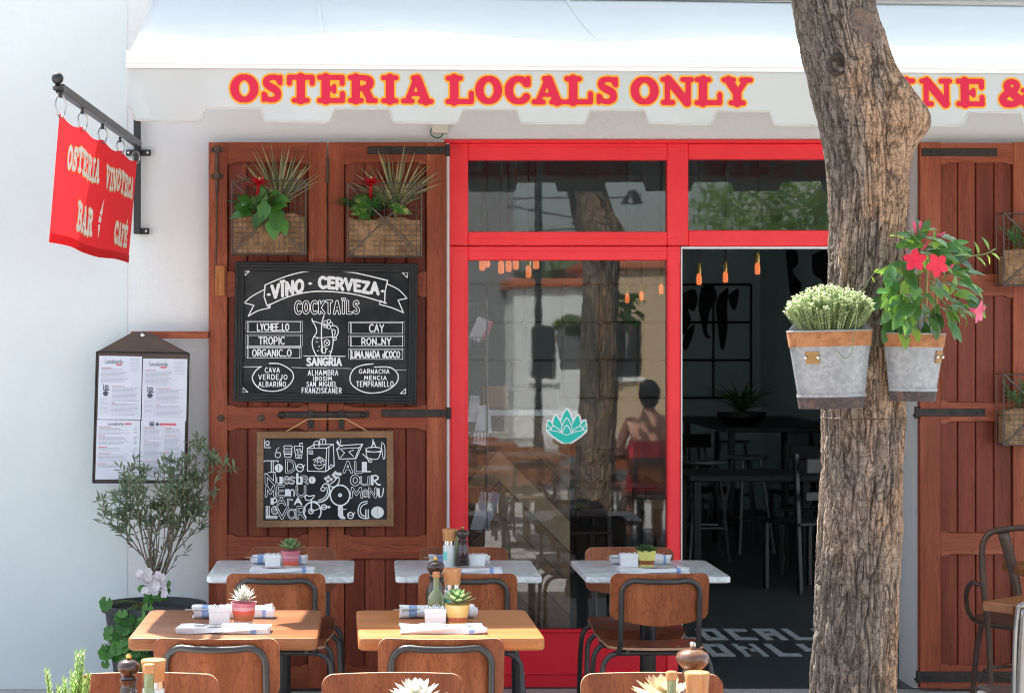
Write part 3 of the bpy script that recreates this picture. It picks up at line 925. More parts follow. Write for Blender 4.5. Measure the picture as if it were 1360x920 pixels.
# red frame of the shopfront: rails and posts, rebates, glass
Yr = 9.315
fx = lambda p: PX(p, YF); fz = lambda p: PZ(p, YF)
frame = MB()
def rail(px0, px1, py0, py1, y0=Yr, y1=Yr + .07, b=.004, mi=0): frame.box(fx(px0), fx(px1), y0, y1, fz(py1), fz(py0), b, mi)
rail(597, 622, 190, 326); rail(622.2, 886.8, 190, 212.5); rail(887, 915, 190, 326); rail(915.2, 1190, 190.5, 211.5); frame.box(PX(1176, 9.47), OX1 - .002, 9.47, 9.54, fz(327), fz(190), .004)
rail(622.2, 886.8, 307.5, 326); rail(915.2, 1190, 305.5, 327)
rail(597, 622, 327, 914); rail(622.2, 886.8, 327, 345.5); rail(887, 904.8, 327, 914)
rail(590, 1220, 185.5, 190.2, 9.285, 9.34)                       # thin hood strip along the top
for a, b_ in ((600, 619), (889, 903)):                            # raised beads on the posts
    frame.box(fx(a), fx(a + 1.4), Yr - .004, Yr + .01, fz(830), fz(350), .001)
    frame.box(fx(b_), fx(b_ + 1.2), Yr - .004, Yr + .01, fz(830), fz(350), .001)
for yy in (196, 316, 334):
    frame.box(fx(600), fx(900), Yr - .004, Yr + .01, fz(yy + .8), fz(yy - .8), .001)
frame.build('shopfront_frame', m_red, rest, smooth=30, world=True)
mb = MB()
mb.box(fx(622.2), fx(886.8), Yr + .012, Yr + .07, fz(914), fz(836.5), .003)
mb.box(fx(622.2), fx(886.8), Yr + .004, Yr + .03, fz(896.5), fz(891.5), .003)
mb.box(fx(622.2), fx(886.8), Yr - .002, Yr + .03, fz(840), fz(836.6), .003)
mb.build('kick_panel', m_redkick, rest, smooth=30, world=True)
mb = MB(); mb.box(fx(905), fx(1194), Yr + .0, Yr + .05, fz(330.5), fz(327.3), .001)
mb.box(fx(905), fx(907), Yr + .0, Yr + .05, 0.004, fz(330.5), .001)
mb.build('door_track', m_grey_alu, rest, smooth=30, world=True)
panes = []
for (a, b_, c, d) in ((622, 887, 212, 307.7), (915, 1190.2, 211.3, 305.7), (622, 887, 345.3, 836.8)):
    mb = MB(); mb.box(fx(a) - .004, fx(b_) + .004, Yr + .03, Yr + .038, fz(d) - .004, fz(c) + .004)
    panes.append(mb.build('window_pane', m_glass, rest, smooth=0, world=True))

# lotus sticker on the big pane
def lotus(cx, cy, s):
    """returns (silhouette polygons, petal polygons) in photo pixels about the sticker centre"""
    def petal(x, y, w, h, lean=0.0):
        p = []
        for i in range(9):
            t = i / 8
            p.append((x + lean * t - w * (1 - t) ** .6 * (1 if t < 1 else 0) * (.75 + .9 * t * (1 - t)), y - h * t))
        q = [(2 * (x + lean * (j / 8)) - p[j][0], p[j][1]) for j in range(8, -1, -1)]
        return p + q[1:]
    P = [petal(754, 574, 12, 31), petal(743, 576, 9, 25, -4), petal(765, 576, 9, 25, 4), petal(735, 575, 7, 17, -5), petal(773, 575, 7, 17, 5), petal(730.5, 573, 3.5, 9, -2.5), petal(777.5, 573, 3.5, 9, 2.5)]
    P += [petal(741, 577, 9, 11, -5), petal(767, 577, 9, 11, 5), petal(754, 576, 9, 21), petal(754, 578, 7, 13)]
    bowl = [(729, 571.5), (741, 573.5), (754, 578.5), (767, 573.5), (779, 571.5)] + [(779 - 1.4 * i ** 1.25, 572 + 2.15 * i - .03 * i * i) for i in range(1, 10)] + [(749, 589.2), (745.3, 586.8)][0:0] + [(748, 589)] + [(729 + 1.4 * i ** 1.25, 572 + 2.15 * i - .03 * i * i) for i in range(9, 0, -1)]
    return P, bowl
P_, bowl_ = lotus(754, 566, 1)
iw = Ink(722, 786, 535, 597, .35)
it = Ink(722, 786, 535, 597, .35)
for p in P_: iw.fill([(x, y) for x, y in p])
iw.fill(bowl_)
iw.d -= 2.0
for p in P_:                                     # later petals cut a white line round themselves
    k = Ink(722, 786, 535, 597, .35); k.fill(p)
    it.d = np.maximum(it.d, -(k.d - .9)); it.d = np.minimum(it.d, k.d + .5)
k = Ink(722, 786, 535, 597, .35); k.fill(bowl_)
it.d = np.maximum(it.d, -(k.d - .9)); it.d = np.minimum(it.d, k.d + .2)
mb = MB()
iw.mesh(mb, lambda x, y: (fx(x), Yr + .0285, fz(y)), 0)
it.mesh(mb, lambda x, y: (fx(x), Yr + .0275, fz(y)), 1)
_kids_loc = mb.build('flower_sticker', [m_stickwhite, m_teal], panes[2], smooth=0, recalc=False)
_kids_loc.location = (0, 0, 0)

# white downpipe strip and the little junction box
mb = MB(); mb.box(fx(592.5), fx(596.5), YF - .012, YF - .001, .1, fz(206), .003)
mb.build('conduit', m_white, rest, smooth=30, world=True)
jb = thing('junction_box', 'small beige junction box on the wall under the awning', 'junction box', (PX(584, YF), YF, PZ(174, YF)))
mb = MB(); mb.box(PX(573, YF), PX(595, YF), YF - .04, YF - .001, PZ(178, YF), PZ(163, YF), .003)
mb.build('casing', m_beige, jb, smooth=30, world=True)
mb = MB(); mb.tube(smooth_line([(PX(573, YF), YF - .02, PZ(171, YF)), (PX(572, YF), YF - .02, PZ(179, YF)), (PX(579, YF), YF - .025, PZ(184, YF)), (PX(586, YF), YF - .02, PZ(182, YF)), (PX(588, YF), YF - .02, PZ(177, YF))]), .003, 6)
mb.build('cable', m_green_cable, jb, world=True)

# ------------------------------------------------------------------ shutters
YS = 9.215                                  # front face of the shutter frames
sx_ = lambda p: PX(p, YS); sz_ = lambda p: PZ(p, YS)
RAILS = [(189, 215, 'd'), (364, 391, 'ud'), (541, 568, 'ud'), (713, 741, 'ud'), (886, 914, 'u')]


def shutter(px0, px1, l1, r0, name='shutter', nplank=4, rails=RAILS):
    """one leaf between px0 and px1; the left stile ends at l1 and the right one begins at r0"""
    mb = MB()
    mb.box(sx_(px0), sx_(l1), YS, YS + .045, sz_(914), sz_(189), .003)
    mb.box(sx_(r0), sx_(px1), YS, YS + .045, sz_(914), sz_(189), .003)
    root = mb.build(name, m_shut, rest, smooth=30, world=True)
    for a, b, m in rails:                                   # rails whose edges step in with a small curve at each end
        q = MB()
        x0, x1 = sx_(l1) + .0005, sx_(r0) - .0005
        za, zb = sz_(a), sz_(b)
        e = .012
        def edge(z, sgn, on):
            if not on: return [(x0, z), (x1, z)]
            pts = [(x0, z + sgn * e), (x0 + .022, z + sgn * e)]
            pts += [(x0 + .022 + .035 * t, z + sgn * e * (1 - math.sin(t * math.pi / 2))) for t in (.25, .5, .75, 1)]
            return pts + [(x0 + x1 - x, zz) for x, zz in reversed(pts)]
        top = edge(za, 1, 'u' in m); bot = edge(zb, -1, 'd' in m)
        q.prism(top + list(reversed(bot)), YS + .002, YS + .043)
        for on, z, sgn in (('u' in m, za, 1), ('d' in m, zb, -1)):
            if on: q.box(x0 + .05, x1 - .05, YS + .004, YS + .02, z - .004 * (sgn < 0) , z + .004 * (sgn > 0), .002)
        q.build('rail', m_shut_h, root, smooth=30)
    q = MB()
    X0, X1 = sx_(l1), sx_(r0)
    w = (X1 - X0) / nplank
    for i in range(nplank):
        q.box(X0 + w * i + .0018, X0 + w * (i + 1) - .0018, YS + .020, YS + .036, sz_(912), sz_(200), .004)
    q.box(X0, X1, YS + .0362, YS + .0425, sz_(912), sz_(200))
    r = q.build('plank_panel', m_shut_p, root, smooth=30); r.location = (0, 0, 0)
    return root


def iron(root, name, f, mat=None):
    q = MB(); f(q)
    o = q.build(name, mat or m_iron, root, smooth=35); o.location = (0, 0, 0)
    return o


def strap(root, px0, px1, py, knuckle=None, th=5):
    def f(q):
        q.box(sx_(px0), sx_(px1), YS - .006, YS - .0005, sz_(py + th), sz_(py - th), .0015)
        for k in range(3):
            x = px0 + (px1 - px0) * (.12 + .38 * k)
            q.ellipsoid((sx_(x), YS - .006, sz_(py)), (.005, .004, .005), 8, 6)
        if knuckle: 
            q.lathe([(0, -.028), (.011, -.028), (.011, .028), (0, .028)], (sx_(knuckle), YS - .004, sz_(py)), 10)
            q.box(sx_(knuckle) - .012, sx_(knuckle) + .012, YS - .002, YS + .02, sz_(py) - .02, sz_(py) - .008, .002)
    return iron(root, 'strap_hinge', f)


lf = shutter(277, 434.2, 302, 409.5)
rf = shutter(436, 593, 457, 566.5)
strap(rf, 488, 594, 200, 594.5); strap(rf, 507, 596, 548.5, 596)
def bolt_rod(q):
    X = sx_(288.5)
    q.tube([(X, YS - .012, sz_(193)), (X, YS - .012, sz_(255))], .0085, 8)
    q.tube(smooth_line([(X, YS - .012, sz_(255)), (X - .004, YS - .012, sz_(330)), (sx_(286.2), YS - .012, sz_(366)), (sx_(287.5), YS - .013, sz_(373)), (sx_(291.5), YS - .014, sz_(375)), (sx_(295.5), YS - .014, sz_(373)), (sx_(296.6), YS - .014, sz_(368))]), .0042, 8)
    for py in (199, 234):
        q.box(sx_(280.5), sx_(296.5), YS - .006, YS - .0005, sz_(py + 3.6), sz_(py - 3.2), .001)
        q.box(sx_(285), sx_(292), YS - .023, YS - .001, sz_(py + 4), sz_(py - 4), .003)
        for dx in (282.8, 294.2): q.ellipsoid((sx_(dx), YS - .007, sz_(py)), (.004, .003, .004), 8, 6)
iron(lf, 'bolt_rod', bolt_rod, m_iron_rust)
iron(lf, 'rest_block', lambda q: q.box(sx_(286.2), sx_(299), YS - .018, YS - .0005, sz_(393), sz_(353), .002), m_pine)
def butt(q):
    q.lathe([(0, -.06), (.007, -.06), (.007, .06), (0, .06)], (sx_(435), YS - .004, sz_(226.5)), 10)
    q.box(sx_(432.6), sx_(437.4), YS - .003, YS - .0005, sz_(243), sz_(210), .001)
iron(lf, 'butt_hinge', butt, m_iron_rust)
def slide_bolt(q):
    q.box(sx_(371), sx_(484), YS - .016, YS - .004, sz_(554.5), sz_(546.5), .003)
    q.ellipsoid((sx_(374), YS - .016, sz_(551)), (.017, .012, .017), 12, 8)
    q.ellipsoid((sx_(482), YS - .012, sz_(550.5)), (.014, .012, .015), 12, 8)
    q.box(sx_(484), sx_(490), YS - .006, YS - .0005, sz_(554), sz_(546), .001)
    for a in (409.5, 449.5):
        q.box(sx_(a), sx_(a + 7.5), YS - .026, YS - .0005, sz_(556), sz_(544.5), .002)
        q.box(sx_(a), sx_(a + 7.5), YS - .008, YS - .0003, sz_(569), sz_(556.2), .001)
        q.ellipsoid((sx_(a + 3.7), YS - .009, sz_(565)), (.005, .003, .005), 8, 6)
iron(lf, 'slide_bolt', slide_bolt)
def bolt_head(px, py):
    def f(q):
        q.lathe([(0, .020), (.008, .018), (.010, .008), (.017, .006), (.018, 0)], (0, 0, 0), 14, 0, Matrix.Translation((sx_(px), YS, sz_(py))) @ Matrix.Rotation(R(90), 4, 'X'))
    return f
iron(lf, 'bolt_head', bolt_head(293.5, 555), m_iron_rust)
iron(lf, 'bolt_head', bolt_head(347, 555), m_iron_rust)

RR = [(190, 215, 'd'), (364, 392, 'd'), (535, 559, 'ud'), (708, 735, 'ud'), (884, 914, 'u')]
r1 = shutter(1222, 1372, 1249.5, 1346, rails=RR)
r2 = shutter(1374, 1530, 1396, 1500, rails=RR)
strap(r1, 1224, 1324, 202.5); strap(r1, 1217, 1308, 547.5, 1217, 5); strap(r1, 1219, 1345, 898, 1219, 7)

# ------------------------------------------------------------------ awning
TH = math.atan(.16 / 3.5)
awn = thing('awning', 'white canvas awning with scalloped valance and red restaurant name', 'awning', (PX(168, 7.5), 7.5, 0), TH)
YA = 7.5
SCL = FPX / YA                              # pixels per metre on the valance
ax_ = lambda p: (p - 168) / SCL             # local x from a photo pixel (close to exact near the left end)
def axp(p):                                 # exact: along the turned valance
    k = (p - CX) / FPX
    x0 = (168 - CX) / FPX * YA
    return (k * YA - x0) / (math.cos(TH) - k * math.sin(TH))
def azp(p, lx): return EYE + (CY - p) * (YA + lx * math.sin(TH)) / FPX
LEN = 5.6
Z0 = azp(68, 0); Z1 = azp(90, 0); Z2 = azp(143, 0); Z3 = azp(161, 0)
def roof_fn(u, v):
    x = .005 + (LEN - .01) * u
    y = .03 + v * (1.72 - TH * x)
    z = Z0 - .006 + .317 * (y - .03) - .035 * math.sin(math.pi * v) * (.6 + .4 * math.sin(x * 2.1 + .4) ** 2) - .012 * math.sin(x * 4.3) * math.sin(math.pi * v)
    return (x, y, z)
mb = MB(); mb.sheet(roof_fn, 90, 24)
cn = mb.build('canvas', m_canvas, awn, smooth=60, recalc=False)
for xs in (.78, 1.98, 3.18, 4.38):
    mbs = MB()
    mbs.sheet(lambda u, v: tuple(Vector(roof_fn((xs - .009 + .018 * u) / LEN, v)) + Vector((0, 0, .0035 + .0012 * math.sin(v * 60)))), 2, 40)
    mbs.build('seam', m_canvas, awn, smooth=60, recalc=False)
mod = cn.modifiers.new('thickness', 'SOLIDIFY'); mod.thickness = .0015
mb = MB()
bar = [(0, Z1), (.0, Z1 + .012), (-.012, Z1 + .016), (-.014, Z1 + .034), (-.006, Z1 + .042), (-.006, Z0 - .008), (.004, Z0), (.05, Z0), (.05, Z1)]
mb.prism([(y, z) for y, z in bar], 0, LEN, 0, Matrix(((0, 1, 0, 0), (1, 0, 0, 0), (0, 0, 1, 0), (0, 0, 0, 1))))
mb.build('front_bar', m_white, awn, smooth=30)
mb = MB(); mb.box(.02, LEN, 1.70 - .25 * 0, 1.76, Z0 + .50, Z0 + .68, .02, 0, Matrix.Rotation(-TH, 4, 'Z'))
mb.build('cassette', m_white, awn, smooth=30)
for ax0 in (.18, 4.9):
    mb = MB()
    mb.tube([(ax0, .05, Z0 - .03), (ax0 + .5, .85, Z0 + .14), (ax0 + .12, 1.62 - TH * ax0, Z0 + .44)], .018, 8)
    mb.ellipsoid((ax0 + .5, .85, Z0 + .14), (.03, .03, .03))
    mb.build('folding_arm', m_white, awn)
# the valance: sheet with rounded tabs
def val_y(x, z):
    t = max(0.0, (Z1 - z) / (Z1 - Z3))
    y = .012 + .012 * math.sin(x * 5.2 + .6) * t + .009 * math.sin(x * 13 + z * 9) * t * t + .004 * math.sin(x * 31 + 1.3) * t ** 3
    if x < .16: y -= .09 * (1 - x / .16) ** 1.8 * t * t
    return y
def tab_bottom(x):
    """height of the lower edge at local x: tabs of 0.25 m hang between raised lengths"""
    per = axp(523) - axp(352)
    s = ((x - axp(352)) / per) % 1.0
    lo, hi = Z3, Z2
    k = .055
    d = min(s if s < .5 else 1 - s, .5)          # 0 at the left end of a tab
    if s < .49: return lo
    if s < .545: return lo + (hi - lo) * (.5 - .5 * math.cos((s - .49) / .055 * math.pi))
    if s < .965: return hi
    return hi - (hi - lo) * (.5 - .5 * math.cos((s - .965) / .035 * math.pi))
NU, NV = 900, 16
def val_fn(u, v, off=0.0):
    x = u * LEN
    z = Z1 + .004 + (tab_bottom(x) - Z1 - .004) * v
    return (x, val_y(x, z) + off, z)
mb = MB(); mb.sheet(val_fn, NU, NV)
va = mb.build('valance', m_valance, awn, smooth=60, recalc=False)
for xs in (.78, 1.98, 3.18, 4.38):
    mbs = MB()
    mbs.sheet(lambda u, v: val_fn((xs - .003 + .006 * u) / LEN, v, -.0018), 2, 12)
    mbs.build('valance_seam', m_valance, va, smooth=60, recalc=False)
mod = va.modifiers.new('thickness', 'SOLIDIFY'); mod.thickness = .002; mod.offset = 0
mb = MB()
mb.tube([(i / 700 * LEN, val_y(i / 700 * LEN, tab_bottom(i / 700 * LEN)), tab_bottom(i / 700 * LEN)) for i in range(701)], .0035, 6)
b_ = mb.build('valance_hem', plain('grey_hem', (.52, .50, .47), .9), va, smooth=60)

WORDS = [('O', 304, 345), ('S', 345, 378), ('T', 379, 420), ('E', 419, 460), ('R', 460, 504), ('I', 504, 532), ('A', 531, 578),
         ('L', 590, 632), ('O', 630, 669), ('C', 669, 708), ('A', 705, 753), ('L', 748, 790), ('S', 790, 824),
         ('O', 836, 877), ('N', 876, 924), ('L', 921, 962), ('Y', 957, 1003),
         ('W', 1135, 1191), ('I', 1189, 1219), ('N', 1220, 1267), ('E', 1268, 1310), ('&', 1325, 1376), ('M', 1392, 1392)][:-1]
for wa, wb in ((0, 7), (7, 13), (13, 17), (17, 22)):                # one pair of meshes per word
    placed = [(c, axp(a + 2), axp(b - 2)) for c, a, b in WORDS[wa:wb]]
    for mat_, grow, off, nm in ((m_letorange, .0080, .0022, 'lettering_outline'), (m_letred, .0012, .0030, 'lettering')):
        ink = Ink(placed[0][1] - .04, placed[-1][2] + .06, azp(141, 0), azp(92, 0), .0042)
        slab_text(ink, placed, azp(134.8, 0), azp(98.2, 0), grow)
        mb = MB()
        ink.mesh(mb, lambda x, z: (x, val_y(x, z) - off, z), 0, run=False)
        ink.mesh(mb, lambda x, z: (x, val_y(x, z) + off, z), 0, run=False)
        mb.build(nm, mat_, va, smooth=0, recalc=False)

# ------------------------------------------------------------------ flag sign
flag = thing('flag_sign', 'red cloth flag sign hanging from a black square pole on the white wall', 'flag sign', (PX(183, 9.28), 9.28, PZ(311, 9.28)))
YB = 9.27
mb = MB()
mb.box(PX(178.5, YB), PX(187.5, YB), YB - .035, YB - .005, PZ(311, YB), PZ(150, YB), .003)
for a, b_, p in ((167.3, 200, 203), (180, 198, 307)):
    mb.box(PX(a, YB), PX(b_, YB), YB - .004, YB + .02, PZ(p + 4, YB), PZ(p - 4, YB), .001)
br = mb.build('wall_bracket', m_blackmetal, flag, smooth=30, world=True)
mb = MB()
for a, p in ((171, 203), (196, 203), (194, 307)):
    mb.ellipsoid((PX(a, YB), YB - .006, PZ(p, YB)), (.007, .004, .007))
mb.build('screw', m_chrome, br, world=False).location = (0, 0, 0)
pA = PT(184, 192, 9.22); pB = PT(79, 117, 6.98)
mb = MB()
d = (pB - pA)
Mx = Matrix.Translation(pA) @ d.to_track_quat('X', 'Z').to_matrix().to_4x4()
mb.box(0, d.length, -.015, .015, -.017, .017, .002, 0, Mx)
mb.build('pole', m_blackmetal, flag, smooth=30, world=True)
mb = MB()
mb.ellipsoid(pB + Vector((-.004, -.02, .032)), (.022, .022, .022), 20, 14)
mb.lathe([(.018, -.012), (.021, 0), (.012, .006), (.009, .014)], pB + Vector((-.003, -.012, .002)), 16)
mb.build('ball_finial', m_blackmetal, flag, smooth=60, world=True)
FO = Vector((PX(79, 7.0), 7.0, PZ(150, 7.0))); FI = Vector((PX(182, 9.06), 9.06, PZ(213, 9.06)))
BO = Vector((PX(63.5, 6.98), 6.98, PZ(322, 6.98))); BI = Vector((PX(169.5, 9.04), 9.04, PZ(350, 9.04)))
def flag_fn(u, v, off=0.0):
    p = (FO.lerp(FI, u)).lerp(BO.lerp(BI, u), v)
    s = (u * 4) % 1.0
    p.z -= .020 * (1 - v) * math.sin(s * math.pi) ** 1.0
    p.x += (.0035 * math.sin(u * 9 + .4) + .0025 * math.sin(u * 25 + 2 * v)) * (.3 + .7 * v) + off
    p.z += .006 * math.sin(u * 9) * v
    return p
mb = MB(); mb.sheet(flag_fn, 120, 30)
mb.sheet(lambda u, v: flag_fn(u, .925 + .075 * v, .0025), 120, 2)
fl = mb.build('flag', m_flag, flag, smooth=60, world=True, recalc=False)
ft = [('O', .10, .155), ('S', .158, .21), ('T', .213, .268), ('E', .27, .325), ('R', .328, .388), ('I', .39, .425), ('A', .425, .487),
      ('V', .56, .618), ('I', .62, .65), ('N', .652, .71), ('O', .712, .763), ('T', .766, .817), ('E', .819, .868), ('C', .87, .915), ('A', .916, .966)]
fb = [('B', .255, .325), ('A', .325, .395), ('R', .395, .46)]
fc = [('C', .735, .785), ('A', .787, .84), ('F', .843, .888), ('\u00c9', .89, .94)]
for word, y0, y1 in ((ft[:7], .37, .17), (ft[7:], .37, .17), (fb, .84, .61), (fc, .86, .65), (None, 0, 0)):
    for mat_, grow, off, nm in ((m_flagorange, .011, .003, 'lettering_outline'), (m_flagwhite, .002, .0045, 'lettering')):
        ink = Ink(.05 * 4, 1.0 * 4, .1, .95, .008)           # u stretched by 4 so letters keep their shape
        if word: slab_text(ink, [(c, a * 4, b * 4) for c, a, b in word], y0, y1, grow)
        elif grow > .01: continue
        else:
            nm = 'flame_emblem'
            for pts in ([(2.14, .85), (2.08, .72), (2.20, .72)], [(2.20, .7), (2.07, .7), (2.10, .64), (2.24, .66)], [(2.22, .645), (2.10, .62), (2.19, .56), (2.25, .6)], [(2.24, .59), (2.17, .56), (2.27, .47)]):
                ink.fill(pts)
        mb = MB()
        ink.mesh(mb, lambda x, y: flag_fn(x / 4, y, off), 0, run=False)
        mb.build(nm, mat_, fl, smooth=0, recalc=False)
for k in range(5):
    u = k / 4
    top = pB.lerp(pA + (pA - pB) * -.065, u); top = pB.lerp(PT(180, 196, 9.06), u)
    bot = flag_fn(min(max(u, .008), .992), .015)
    mb = MB()
    top = Vector((top.x, top.y if k else top.y + .03, top.z - .012))
    c = (top + Vector((0, 0, -.016)) + bot) / 2
    h = (top.z - .016 - bot.z) / 2 + .006
    ring = []
    for i in range(20):
        a = 2 * math.pi * i / 20
        ring.append((c.x + (.5 * (top.x + bot.x) - c.x) + .024 * math.cos(a) * (1 + .22 * math.sin(a)) * .6, c.y + .026 * math.cos(a) * (1 - .25 * math.sin(a)), c.z + h * math.sin(a)))
    mb.tube(ring, .0036, 8, closed=True)
    ca = mb.build('carabiner', m_steel, flag, smooth=60, world=True)
    mb = MB(); mb.tube([(top.x, top.y, top.z + .004), (top.x, top.y, top.z - .020)], .006, 8)
    mb.build('eye_bolt', m_blackmetal, ca).location = (0, 0, 0)

# ------------------------------------------------------------------ menu board on its batten
YM = 9.10
mx_ = lambda p: PX(p, YM); mz_ = lambda p: PZ(p, YM)
bat = thing('wooden_batten', 'thin brown batten sticking out from the shutter above the menu', 'batten', (PX(225, 9.2), 9.2, PZ(450, 9.2)))
mb = MB(); mb.box(PX(174.5, 9.19), PX(276.6, 9.19), 9.17, 9.215, PZ(449.5, 9.19), PZ(440, 9.19), .002)
mb.build('stick', m_shut_h, bat, smooth=30, world=True)
menu = thing('menu_board', 'brown gabled menu board with four printed sheets on the white wall', 'menu board', (mx_(188), YM, mz_(641)))
def mpt(u, v):
    """board coordinates: u 0..1 across, v 0..1 from shoulder to bottom -> photo pixels"""
    return (128.5 + (251 - 128.5) * u) * (1 - v) + (123.5 + (247.5 - 123.5) * u) * v, (467 + 2 * u) * (1 - v) + (640.5) * v
ol = [mpt(0, 1), mpt(0, 0), (175, 441.5), (181, 440), (193, 440), (200, 442), mpt(1, 0), mpt(1, 1)]
mb = MB(); mb.prism([(mx_(x), mz_(y)) for x, y in ol], YM, YM + .012)
bk = mb.build('backing', m_leather, menu, smooth=0, world=True)
mb = MB()
for a, b_ in (((0, 0), (0, 1)), ((0, 1), (1, 1)), ((1, 0), (1, 1)), ((0, 0), (1, 0))):
    p, q_ = mpt(*a), mpt(*b_)
    mb.tube([(mx_(p[0]), YM - .002, mz_(p[1])), (mx_(q_[0]), YM - .002, mz_(q_[1]))], .004, 6)
mb.build('rim', m_iron, menu, smooth=40, world=True)
mb = MB(); mb.ellipsoid((mx_(189.5), YM - .004, mz_(445)), (.011, .006, .011)); mb.build('hanging_bolt', m_chrome, menu, world=True)
def sheet_page(u0, u1, v0, v1, kind, yoff, lean=0.0):
    def pos(a, b, off=0.0):
        x, y = mpt(u0 + (u1 - u0) * a + lean * b, v0 + (v1 - v0) * b)
        return (mx_(x), YM - .004 - yoff - .0022 * math.sin(3 * a + 2 * b + kind) * math.sin(b * 4) - off, mz_(y))
    mb = MB(); mb.sheet(lambda a, b: pos(a, b), 10, 14)
    pg = mb.build('menu_sheet', m_paper, menu, smooth=60, world=True, recalc=False)
    g, dk, rd = MB(), MB(), MB()
    def bar(mbx, a0, a1, b0, h): mbx.sheet(lambda a, b: pos(a0 + (a1 - a0) * a, b0 + h * b, .0012), max(1, int((a1 - a0) * 8)), 1)
    def para(a0, a1, b0, b1, step=.019, h=.006, short=.25):
        b = b0
        while b < b1:
            a = a0; end = a1 - rnd.random() * short * (a1 - a0)
            while a < end:
                w = rnd.uniform(.02, .075); bar(g, a, min(a + w, end), b, h); a += w + .012
            b += step
    def word(mbx, txt, a0, a1, bb, bt, r=.004):
        w, hh = a1 - a0, bb - bt
        ink = Ink(a0 - .02, a1 + .05, bt - .04, bb + .04, .004)
        hand_text(ink, txt, a0, a1, bb, bt, r, gap=.1)
        ink.mesh(mbx, lambda x, y: pos(x, y, .0012), 0)
    if kind < 2:
        word(dk, 'Localsonly', .14, .56, .115, .05, .0042)
        bar(rd, .40, .53, .125, .028)
        bar(rd, .06, .30, .185, .010)
        para(.06, .68, .205, .42); para(.72, .94, .04, .24, .022, .004, .1)
        ink = Ink(.08, .30, .42, .57, .004); ink.stroke([(.125, .455), (.125, .535), (.25, .535)], .010); ink.stroke(arc(.195, .49, .036, .022, 0, 360), .010); ink.mesh(dk, lambda x, y: pos(x, y, .0012), 0)
        dk.sheet(lambda a, b: pos(.11 + .13 * (.5 + (a - .5) * math.sin(math.pi * (b * .85 + .08))), .55 + .085 * b, .0012), 4, 6)
        bar(rd, .32, .62, .475, .010); para(.32, .96, .495, .71); bar(rd, .32, .40, .735, .010); para(.32, .96, .755, .93)
        for (a0, a1, b0, h) in ((.05, .29, .655, .003), (.05, .29, .92, .003)): bar(g, a0, a1, b0, h)
        bar(g, .05, .055, .655, .268); bar(g, .285, .29, .655, .268); para(.08, .27, .68, .90, .02, .005, .3)
    else:
        if kind == 2:
            word(dk, 'Localsonly', .26, .62, .085, .035, .004); bar(rd, .64, .80, .05, .03)
            b = .11
            for n_ in (5, 7, 3, 6, 3):
                bar(rd, .05, .05 + rnd.uniform(.12, .3), b, .010); para(.05, .78, b + .02, b + .02 + .021 * n_, .021, .0065, .35)
                for i_ in range(n_): bar(g, .86, .93, b + .02 + .021 * i_, .0065)
                b += .021 * n_ + .045
        else:
            ink = Ink(.16, .36, .0, .11, .004); ink.stroke([(.205, .02), (.205, .075), (.30, .075)], .010); ink.stroke(arc(.26, .04, .03, .018, 0, 360), .009); ink.mesh(dk, lambda x, y: pos(x, y, .0012), 0); dk.sheet(lambda a, b: pos(.33 + .08 * (.5 + (a - .5) * math.sin(math.pi * (b * .85 + .08))), .028 + .055 * b, .0012), 4, 5)
            bar(rd, .42, .80, .035, .04)
            bar(rd, .07, .32, .11, .010); para(.07, .48, .13, .30); bar(rd, .07, .16, .33, .010); para(.07, .48, .35, .64)
            bar(rd, .54, .70, .11, .010); para(.54, .94, .13, .22); bar(rd, .54, .8, .24, .010); para(.54, .94, .26, .5); bar(rd, .54, .66, .52, .010); para(.54, .94, .54, .9); bar(rd, .07, .4, .68, .01); para(.07, .48, .7, .9)
            for (a0, a1, b0, h) in ((.05, .5, .1, .003), (.05, .5, .305, .003), (.05, .055, .1, .205), (.495, .5, .1, .205)): bar(g, a0, a1, b0, h)
    for mbx, mt, nm in ((g, m_inkgrey, 'grey_text'), (dk, m_inkdark, 'dark_text'), (rd, m_inkred, 'red_heading')):
        mbx.build(nm, mt, pg, smooth=0, recalc=False).location = (0, 0, 0)
sheet_page(.03, .495, .03, .515, 0, .002); sheet_page(.505, .985, .045, .525, 1, .0)
sheet_page(.025, .49, .52, .975, 2, .0); sheet_page(.50, .975, .525, .98, 3, .0035)

# ------------------------------------------------------------------ chalkboards
YC = 9.155
cb = thing('chalkboard', 'large black framed chalkboard with drinks lettering and a jug on the left shutters', 'chalkboard', (PX(432, YC), YC, PZ(537, YC)))
C4 = [(313, 347), (555, 350), (553.5, 537), (309.5, 533)]      # corners in the photo: top left, top right, bottom right, bottom left
def quad(c4, u, v):
    a = (c4[0][0] * (1 - u) + c4[1][0] * u, c4[0][1] * (1 - u) + c4[1][1] * u)
    b = (c4[3][0] * (1 - u) + c4[2][0] * u, c4[3][1] * (1 - u) + c4[2][1] * u)
    return a[0] * (1 - v) + b[0] * v, a[1] * (1 - v) + b[1] * v
def board_frame(c4, wpx, Y, steps, thick, mat, root, name='frame', depth=.03):
    w = math.dist(c4[0], c4[1]); h = math.dist(c4[0], c4[3])
    m = MB()
    n = len(steps)
    rows = []
    for (t, y) in steps:
        fu, fv = t * wpx / w, t * wpx / h
        rows.append([(PX(p[0], Y), Y + y, PZ(p[1], Y)) for p in (quad(c4, fu, fv), quad(c4, 1 - fu, fv), quad(c4, 1 - fu, 1 - fv), quad(c4, fu, 1 - fv))])
    v = [q for r_ in rows for q in r_]
    f = [(i * 4 + k, i * 4 + (k + 1) % 4, (i + 1) * 4 + (k + 1) % 4, (i + 1) * 4 + k) for i in range(n - 1) for k in range(4)]
    m.add(v, f)
    return m.build(name, mat, root, smooth=25, world=True)
